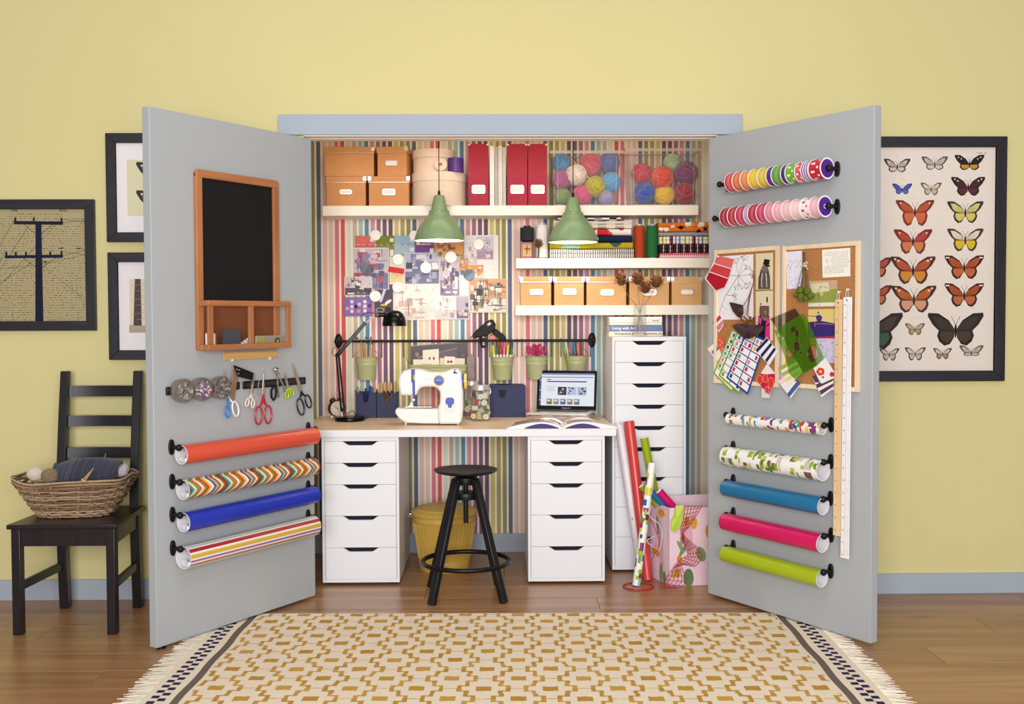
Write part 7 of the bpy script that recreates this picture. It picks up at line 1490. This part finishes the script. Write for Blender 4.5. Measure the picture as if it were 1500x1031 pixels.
def chart(ik, P):
    B = lambda x, y, s, *a, **k: fly(ik, *P(*W5(x, y)), s, *a, **k)
    u = .00124
    B(133, 158, 48 * u, '#b9a89c', '#c9bcb0', '#3c3444', hind=.7, spots=((.6, .35),)); B(268, 150, 48 * u, '#bcb0a4', '#cabfb2', '#5a4e50', hind=.7); B(393, 148, 54 * u, '#2a2224', '#c8892c', '#241c20', hind=.7, spots=((.55, .35), (.75, .45)))
    B(151, 240, 36 * u, '#4a5aa8', '#5868b4', '#343c78', hind=.8); B(255, 238, 38 * u, '#cfc4a8', '#bfb294', '#5a4c44'); B(388, 232, 62 * u, '#4a2a2c', '#5c2a30', '#2e1e22', hind=.85, spots=((.6, .38), (.78, .48)))
    B(197, 320, 70 * u, '#b8543c', '#c9683c', '#7a3428', hind=1.25, spots=((.75, .45),)); B(378, 322, 66 * u, '#c9bf7a', '#cfbf62', '#3c302c', hind=1.0)
    B(190, 425, 70 * u, '#b0483a', '#c47a4a', '#743030', hind=1.15, spots=((.7, .42),)); B(378, 420, 66 * u, '#d8cfb4', '#d2b422', '#4a3428', hind=1.1)
    B(190, 530, 82 * u, '#b4543a', '#c88434', '#54302c', hind=1.05, spots=((.8, .5), (.65, .42))); B(374, 520, 72 * u, '#b0502e', '#bc6238', '#3c2424', hind=1.0, spots=((.8, .5), (.9, .5)))
    B(193, 635, 82 * u, '#b8602c', '#cc9476', '#4c2e28', hind=1.0, spots=((.8, .5), (.66, .4))); B(374, 620, 72 * u, '#a8502c', '#b4643c', '#382426', hind=1.0, spots=((.8, .5), (.9, .5)))
    B(55, 520, 60 * u, '#b4543a', '#c07040', '#54302c'); B(55, 620, 60 * u, '#b4543a', '#c07040', '#54302c')
    B(343, 745, 102 * u, '#3f3430', '#463a32', '#2e2624', hind=.95); B(45, 750, 110 * u, '#4a3c3c', '#3f5a48', '#33282a', hind=1.0); B(197, 742, 36 * u, '#b8a888', '#a8946c', '#5c4c3c')
    B(105, 832, 36 * u, '#c9bfb4', '#bfb0a4', '#33282c', hind=1.1); B(198, 830, 38 * u, '#cfc6ba', '#b8aca4', '#3c3034', hind=1.1); B(296, 830, 34 * u, '#c9bdb4', '#a87c74', '#40343a', hind=1.0); B(400, 826, 44 * u, '#b0aaa0', '#b9b2a4', '#5a5450', hind=.5)
    rs = random.Random(1)
    for x, y in ((133, 118), (268, 122), (388, 100), (150, 200), (258, 190), (375, 275), (190, 275), (190, 378), (378, 378), (190, 482), (375, 478), (193, 592), (376, 578), (300, 680), (196, 700), (105, 800), (200, 800), (400, 797)): a = P(*W5(x - 6, y)); b = P(*W5(x + 7, y)); ik.line(*a, *b, .0012, '#b9aea4')
cr = pic_frame('large black framed chart of many butterflies on the right wall', 1201, 199.8, 1472, 558, 15.5, chart, '#e2d6cc')
q = at(1438, 224.5, -.007); lettering('TAB. XI', .014, plain('#a09488', .8), cr, (q.x - cr.location.x, -.0075, q.z - cr.location.z), name='plate_number')

# ================================================================ BASKET OF WOOL ON THE CHAIR
bc = V(at(110, 740, -.33).x + .005, -.325, ZSEAT + .0005)
bk_t = thing('wicker_basket', 'flared brown wicker basket of knitting wool on the chair seat', 'basket', M=Matrix.Translation(bc) @ Matrix.Rotation(R(4), 4, 'Z'))
BH = .14
def bring(z, grow=0, n=64):
    f = z / BH; w_ = .135 + .1 * f ** .9 + grow; d = .1 + .055 * f + grow; out = []; e = 3.2
    for k in range(n): a = 2 * PI * k / n; c, s = math.cos(a), math.sin(a); out.append(V(w_ * math.copysign(abs(c) ** (2 / e), c), d * math.copysign(abs(s) ** (2 / e), s), z + (.022 * max(0, abs(c) - .35) * f * f)))
    return out
wick = mat('wicker', rough=.75, var=.2, scale=90, attr=True, spec=.25)
WC = ['#94785e', '#7d634c', '#a68a6e', '#6f5644', '#b0947a', '#8a6d56']
NS = 30; rows = 12
for rI in range(rows):
    z = .006 + (BH - .022) * rI / (rows - 1); base = bring(z, 0, NS * 4); pts = []
    for i, p in enumerate(base):
        ph = 2 * PI * (i / 8) + PI * (rI % 2); nrm = V(p.x, p.y * 1.6, 0).normalized(); pts.append(p + nrm * .0055 * math.sin(ph) + V(0, 0, rnd(-.002, .002)))
    MB(WC[rI % 6]).tube(pts, .0046, n=6, closed=True, c=random.choice(WC)).build('woven_row', wick, bk_t)
for i in range(NS):
    lo, mi, hi = bring(.002, 0, NS)[i], bring(BH * .5, 0, NS)[i], bring(BH, 0, NS)[i]
    if i == 0: stakes = MB()
    stakes.tube([lo, mi, hi], .0032, n=5, c=random.choice(WC))
stakes.build('stakes', wick, bk_t)['kind'] = 'stuff'
for q in range(5):
    base = bring(BH - .012 + .006 * q, .004 - .002 * abs(q - 2), 72); ph = rnd(0, 6); pts = [p + V(p.x, p.y, 0).normalized() * .007 * math.sin(i * .4 + ph) + V(0, 0, .006 * math.cos(i * .4 + ph)) for i, p in enumerate(base)]
    MB().tube(pts, .0042, n=6, closed=True, c=WC[q]).build('rim_strand', wick, bk_t)
MB('#6a4e3a').prism([(p.x, p.y) for p in bring(0, -.004, 40)], .0, .006, Matrix(((1, 0, 0, 0), (0, 0, 1, 0), (0, 1, 0, .001), (0, 0, 0, 1)))).build('base_panel', wick, bk_t)
BM = Matrix.Translation(bc)
def skein(label, ctr, L, r, c, ang, n=26, c2=None, pinch=.35):
    o = MB(); ax = Vector((math.cos(ang), math.sin(ang), .02)).normalized(); a, b = frame(ax)
    o.lathe([(r * .1, -L / 2)] + [(r * (.93 - .5 * abs(k / 6 - 1) ** 3), -L / 2 + L * k / 12) for k in range(13)] + [(r * .1, L / 2)], 18, ax=ax, c=c)
    for k in range(n):
        f = (k + .5) / n; x = -L / 2 + L * f; rr = r * (1 - pinch * abs(2 * f - 1) ** 3); th = rnd(-.25, .25)
        pts = [ax * (x + math.sin(t + th) * r * .35) + (a * math.cos(t) + b * math.sin(t)) * rr for t in [2 * PI * i / 26 for i in range(26)]]
        o.tube(pts, L / n * .62, n=5, closed=True, c=hexmix(c, c2 or '#000000', rnd(0, .35)))
    for k in range(5):
        pts = [ax * (-s_) + (a * math.cos(t) + b * math.sin(t)) * r * .16 * (k + .6) for t in [2 * PI * i / 16 for i in range(16)] for s_ in (L / 2 - .012 * (4 - k) * .1 + .001 * k * 0,)]
        o.tube(pts, .004, n=5, closed=True, c=hexmix(c, '#000000', rnd(0, .3)))
    ob = tag(o.build('wool_skein', wool_m), label, 'wool', 'wool in the basket'); ob.location = ctr; return ob
p = at(128, 690, -.33); skein('large grey-blue skein of wool in the wicker basket', p + V(.0, 0, .0), .25, .052, '#4a4c60', R(4), 30)
p = at(52, 694, -.36); o = tag(yarn(MB(), (0, 0, 0), .034, '#dccfc0', 26, .85).build('wool_skein', wool_m), 'cream ball of wool at the left of the basket', 'wool', 'wool in the basket'); o.location = p
p = at(74, 696, -.37); o = tag(yarn(MB(), (0, 0, 0), .036, '#8f7658', 30, .85).build('wool_skein', wool_m), 'brown tweed ball of wool between the cream ball and grey skein', 'wool', 'wool in the basket'); o.location = p
p = at(178, 688, -.29); o = tag(yarn(MB(), (0, 0, 0), .03, '#cfc6cc').build('yarn_ball', wool_m), 'pale lilac yarn ball with pink at the right of the basket', 'yarn', 'wool in the basket'); o.location = p
for lb, a, b, r_ in (('bamboo knitting needle with its tip above the basket', (155, 664), (142, 705), .002), ('second bamboo knitting needle tip behind the grey skein', (158, 672), (148, 700), .002), ('bamboo needle knob crossing the basket rim, upper', (137, 686), (121, 703), .0028), ('bamboo needle knob crossing the basket rim, lower', (136, 687), (124, 705), .0028)):
    y0 = -.49 if 'rim' in lb else -.26; p0, p1 = at(*a, y0 + .05), at(*b, y0); solo(MB('#cfa868').cyl(p0, p1, r_ * .6, r_, n=8).sph(p1, r_ * 2.2 if 'knob' in lb else r_, 8, 6), 'knitting_needle', PLASTIC, lb, 'knitting needle', 'knitting needles in the basket')

# ================================================================ ROLLS, BAG AND RIBBONS BY THE TALL UNIT
def lean_roll(label, top, bot, r, cf, nu, nv, m=GLOSSY, name='wrapping_roll', endc='#f1eef0'):
    top, bot = Vector(top), Vector(bot); d = (top - bot); L = d.length; q = d.to_track_quat('Z', 'Y')
    t = thing(name, label, 'gift wrap', M=Matrix.Translation(bot) @ q.to_matrix().to_4x4(), group='loose rolls beside the tall unit')
    o = MB(); o.grid(lambda u, v: (math.cos(2 * PI * v) * r, math.sin(2 * PI * v) * r, L * u), nu, nv, cf); o.f = [f[::-1] for f in o.f]; o.build('printed_sheet', m, t)
    e = MB(endc).lathe([(r - .0002, 0), (r * .78, 0), (r * .78, L), (r - .0002, L)], 28).build('white_inside', PAPER, t)
    return t
def z0at(px, py, r=.0): return atz(px, py, 0)
b_ = at(949, 846, .27); lean_roll('long coral red roll leaning on the tall drawer unit', at(921.5, 617, .405), (b_.x, .27, .003), .0245, lambda i, j: '#d2423e', 2, 30)
def speck(i, j): return ['#e6e0e6', '#e9e4ea', '#ddd6de', '#e6e0e6', '#c8909a', '#e9e4ea'][(i * 7 + j * 13 + (i * j) % 5) % 6] if (i * 3 + j * 5) % 11 == 0 else '#e6e1e8'
b_ = at(941, 838, .34); lean_roll('white speckled roll leaning behind the coral roll', at(906.5, 619, .41), (b_.x, .345, .003), .021, speck, 60, 20)
pr_c = motif(['#8a1f3c', '#d8a03a', '#a82458', '#a8c4dc', '#7a2a6a', '#9ab82c', '#d8d23a', '#1f5a4a', '#1f6fb0', '#5f9a3a'], 60, 12, 60, 18)
b_ = at(932, 850, .17); lean_roll('narrow white roll printed with bright houses, standing in front of the coral roll', at(955.5, 678, .215), (b_.x, .17, .003), .0185, pr_c, 60, 18)
# bag of printed cotton
bagm = mat('printed_canvas', rough=.85, var=.04, scale=60, bump=.25, bscale=250, attr=True, spec=.15)
fl0, fl1 = at(980, 852, .19), at(1040, 856, .19)
cx0, yF, yBk, HB = at(980.5, 800, .17).x, .165, .37, .37
xl = at(955, 800, .3).x; xR = cx0 + .36
bag = thing('fabric_bag', 'pale pink printed fabric bag of rolls and ribbons beside the right door', 'bag', (cx0, yF, 0))
def W_(x, y): return x - cx0, y - yF
Ztop = at(980, 744, .17).z; Zt2 = at(1005, 723, .36).z
c = '#e6c9d6'
A0, B0, C0, D0 = (0, 0), (xR - cx0, .0), (xR - cx0, yBk - yF), (xl - cx0, yBk - yF - .03)
def wall(p, q, z1, z2, name, dents=.006, n=10, nv=8, th=.003):
    o = MB(c); dx, dy = q[0] - p[0], q[1] - p[1]; l_ = math.hypot(dx, dy); nx, ny = dy / l_, -dx / l_
    def fn(side): return lambda u, v: (p[0] + dx * u + nx * (dents * math.sin(PI * u) * math.sin(PI * v * .9 + .2) * math.sin(u * 9 + v * 3) - side * th), p[1] + dy * u + ny * (dents * math.sin(PI * u) * math.sin(PI * v * .9 + .2) * math.sin(u * 9 + v * 3) - side * th), .001 + (z1 + (z2 - z1) * u) * v)
    o.grid(fn(0), n, nv); k = len(o.f); o.grid(fn(1), n, nv)
    for i in range(k, len(o.f)): o.f[i] = o.f[i][::-1]
    ob = o.build(name, bagm, bag); return fn(0)
fF = wall(A0, B0, Ztop, Ztop + .004, 'front_panel'); fS = wall(D0, A0, Ztop + .002, Ztop, 'side_gusset'); fB = wall(C0, D0, Zt2, Zt2 - .01, 'back_panel', .002); wall(B0, C0, Ztop, Zt2, 'far_gusset', .002)
MB(c).poly([(A0[0], A0[1], .0012), (B0[0], B0[1], .0012), (C0[0], C0[1], .0012), (D0[0], D0[1], .0012)]).build('bag_base', bagm, bag)
def bblob(fn, u, v, ru, rv, cc, n=14, lift=.0012, rot=0):
    pts = []
    for i in range(n): a = 2 * PI * i / n; du, dv = ru * math.cos(a), rv * math.sin(a); uu = min(.998, max(.002, u + du * math.cos(rot) - dv * math.sin(rot))); vv = min(.998, max(.002, v + du * math.sin(rot) + dv * math.cos(rot))); q = Vector(fn(uu, vv)); pts.append(q + V(0, -lift, 0) + (V(-lift, 0, 0) if fn is fS else V(0, 0, 0)))
    ctr = sum(pts, V(0, 0, 0)) / n; pp_ = MB()
    for i in range(n): pp_.poly([ctr, pts[i], pts[(i + 1) % n]], cc)
    pp_.build('printed_motif', bagm, bag, smooth=0)
for u, v, ru, rv, cc, ro, lf_ in ((.3, .82, .045, .07, '#d08a2c', 0, .001), (.2, .62, .0, .0, c, 0, .001), (.14, .16, .045, .06, '#d08a2c', 0, .001), (.17, .34, .045, .05, '#d08a2c', 0, .001), (.42, .8, .06, .08, '#d8a03a', 0, .001), (.19, .5, .03, .09, '#7c9468', .5, .0012), (.24, .46, .035, .1, '#6f8a5c', -.6, .0014), (.21, .58, .03, .06, '#86a072', 0, .0016), (.33, .6, .075, .2, '#d8a8ba', 0, .0012), (.33, .58, .05, .12, '#e6c0cc', 0, .0015), (.33, .1, .09, .12, '#5f7a50', 0, .0012), (.55, .4, .08, .1, '#7c9468', .3, .0012), (.7, .7, .08, .1, '#d08a2c', 0, .0012), (.06, .14, .03, .05, '#c8b23c', 0, .001)):
    if ru: bblob(fF, u * .75, v, ru * .75, rv, cc, lift=lf_, rot=ro)
for u, v, ru, rv, cc, ro in ((.6, .9, .16, .05, '#d8982c', 0), (.35, .72, .06, .13, '#7c9468', .3), (.2, .38, .1, .05, '#d08a2c', .4), (.35, .34, .07, .04, '#d08a2c', 0), (.55, .12, .1, .13, '#86a072', 0), (.75, .08, .08, .08, '#6f8a5c', 0)): bblob(fS, u, v, ru, rv, cc, rot=ro)
for lb, tp, bt, cc, r_ in (('tall lime green roll standing in the fabric bag', at(943.5, 641, .33), V(cx0 + .035, .335, .004), '#9aab1a', .0195), ('short lime green roll poking left out of the fabric bag', at(940, 711, .29), V(cx0 + .24, .335, .02), '#93aa1e', .0185), ('blue roll poking out of the fabric bag', at(953.5, 719, .25), V(cx0 + .3, .29, .02), '#1d6fae', .018), ('magenta roll poking out of the fabric bag', at(965.5, 719, .215), V(cx0 + .32, .235, .02), '#c80f68', .0185)):
    lean_roll(lb, tp, bt, r_, lambda i, j, q=cc: q, 2, 26)
# red mesh ribbon spilling from the bag to the floor
def B7(x, y, Y): return at(890 + x * .1552, 720 + y * .1552, Y)
mesh_m = mat('red_netting', '#b0142c', .5, var=.05)
edgeL = curve([B7(730, 135, .155), B7(715, 260, .148), B7(690, 360, .146), B7(715, 480, .144), B7(760, 590, .138), B7(690, 640, .132), B7(620, 720, .128), B7(545, 830, .12), B7(480, 900, .1)], 6)
edgeR = curve([B7(890, 135, .155), B7(840, 220, .146), B7(770, 330, .143), B7(720, 410, .141), B7(880, 570, .136), B7(830, 700, .13), B7(700, 690, .126), B7(735, 850, .118), B7(600, 965, .1)], 6)
nm = MB(); n_ = len(edgeL)
for i in range(n_): edgeL[i].z = max(edgeL[i].z, .004); edgeR[i].z = max(edgeR[i].z, .004)
for k in range(6): nm.tube([edgeL[i].lerp(edgeR[i], k / 5) + V(0, -.002, 0) for i in range(n_)], .0014, n=4)
for i in range(0, n_, 2): nm.tube([edgeL[i], edgeL[i].lerp(edgeR[i], .5) + V(0, -.004, 0), edgeR[i]], .0012, n=4)
solo(nm, 'mesh_ribbon', mesh_m, 'red net ribbon spilling from the fabric bag onto the floor', 'ribbon')
gl = [B7(*q, .158) for q in ((640, 130), (715, 125), (710, 250), (690, 320), (640, 380), (598, 360), (600, 270), (630, 210))]
ctr = sum(gl, V(0, 0, 0)) / 8; rb_m = MB('#a9c83c')
for off_, rev in ((-.006, 0), (.0, 1)):
    for i in range(8): a_, b2_ = gl[i] + V(0, off_, 0), gl[(i + 1) % 8] + V(0, off_, 0); rb_m.poly([b2_, a_, ctr + V(0, off_ * 2, 0)] if not rev else [a_, b2_, ctr + V(0, off_, 0)], hexmix('#a9c83c', '#c8dc6a', rnd(0, 1)))
for i in range(8): j = (i + 1) % 8; rb_m.poly([gl[i] + V(0, -.006, 0), gl[j] + V(0, -.006, 0), gl[j], gl[i]])
solo(rb_m, 'organza_ribbon', CLOTH, 'lime green organza ribbon hanging over the bag front', 'ribbon')
h0 = atz(935, 858.5, .004); rr_ = 22 * 5.0 / FPX
solo(MB().tube([h0 + V(rr_ * math.cos(a), rr_ * .95 * math.sin(a), .0) for a in [2 * PI * i / 48 for i in range(48)]], .0035, n=8, closed=True), 'red_hoop', mat('red_plastic_hoop', '#b8242e', .35, var=.05), 'thin red hoop lying on the floor before the rolls', 'hoop')
solo(MB('#b01c2c').tube(curve([B7(*q, .14) for q in ((385, 215), (440, 330), (490, 480), (440, 600), (415, 660), (415, 780), (430, 870))], 6), .002, n=6), 'curling_ribbon', PLASTIC, 'red curling ribbon hanging from the printed roll', 'ribbon', 'curling ribbons')
for k, pts in enumerate((((415, 135), (395, 230), (480, 300), (515, 400), (490, 560)), ((445, 420), (370, 470), (470, 540)))):
    solo(MB('#d6d2e2').tube(curve([B7(*q, .139) for q in pts], 6), .0018, n=6), 'curling_ribbon', PLASTIC, ('long silver curling ribbon tied to the printed roll', 'short silver ribbon bow ends on the printed roll')[k], 'ribbon', 'curling ribbons')
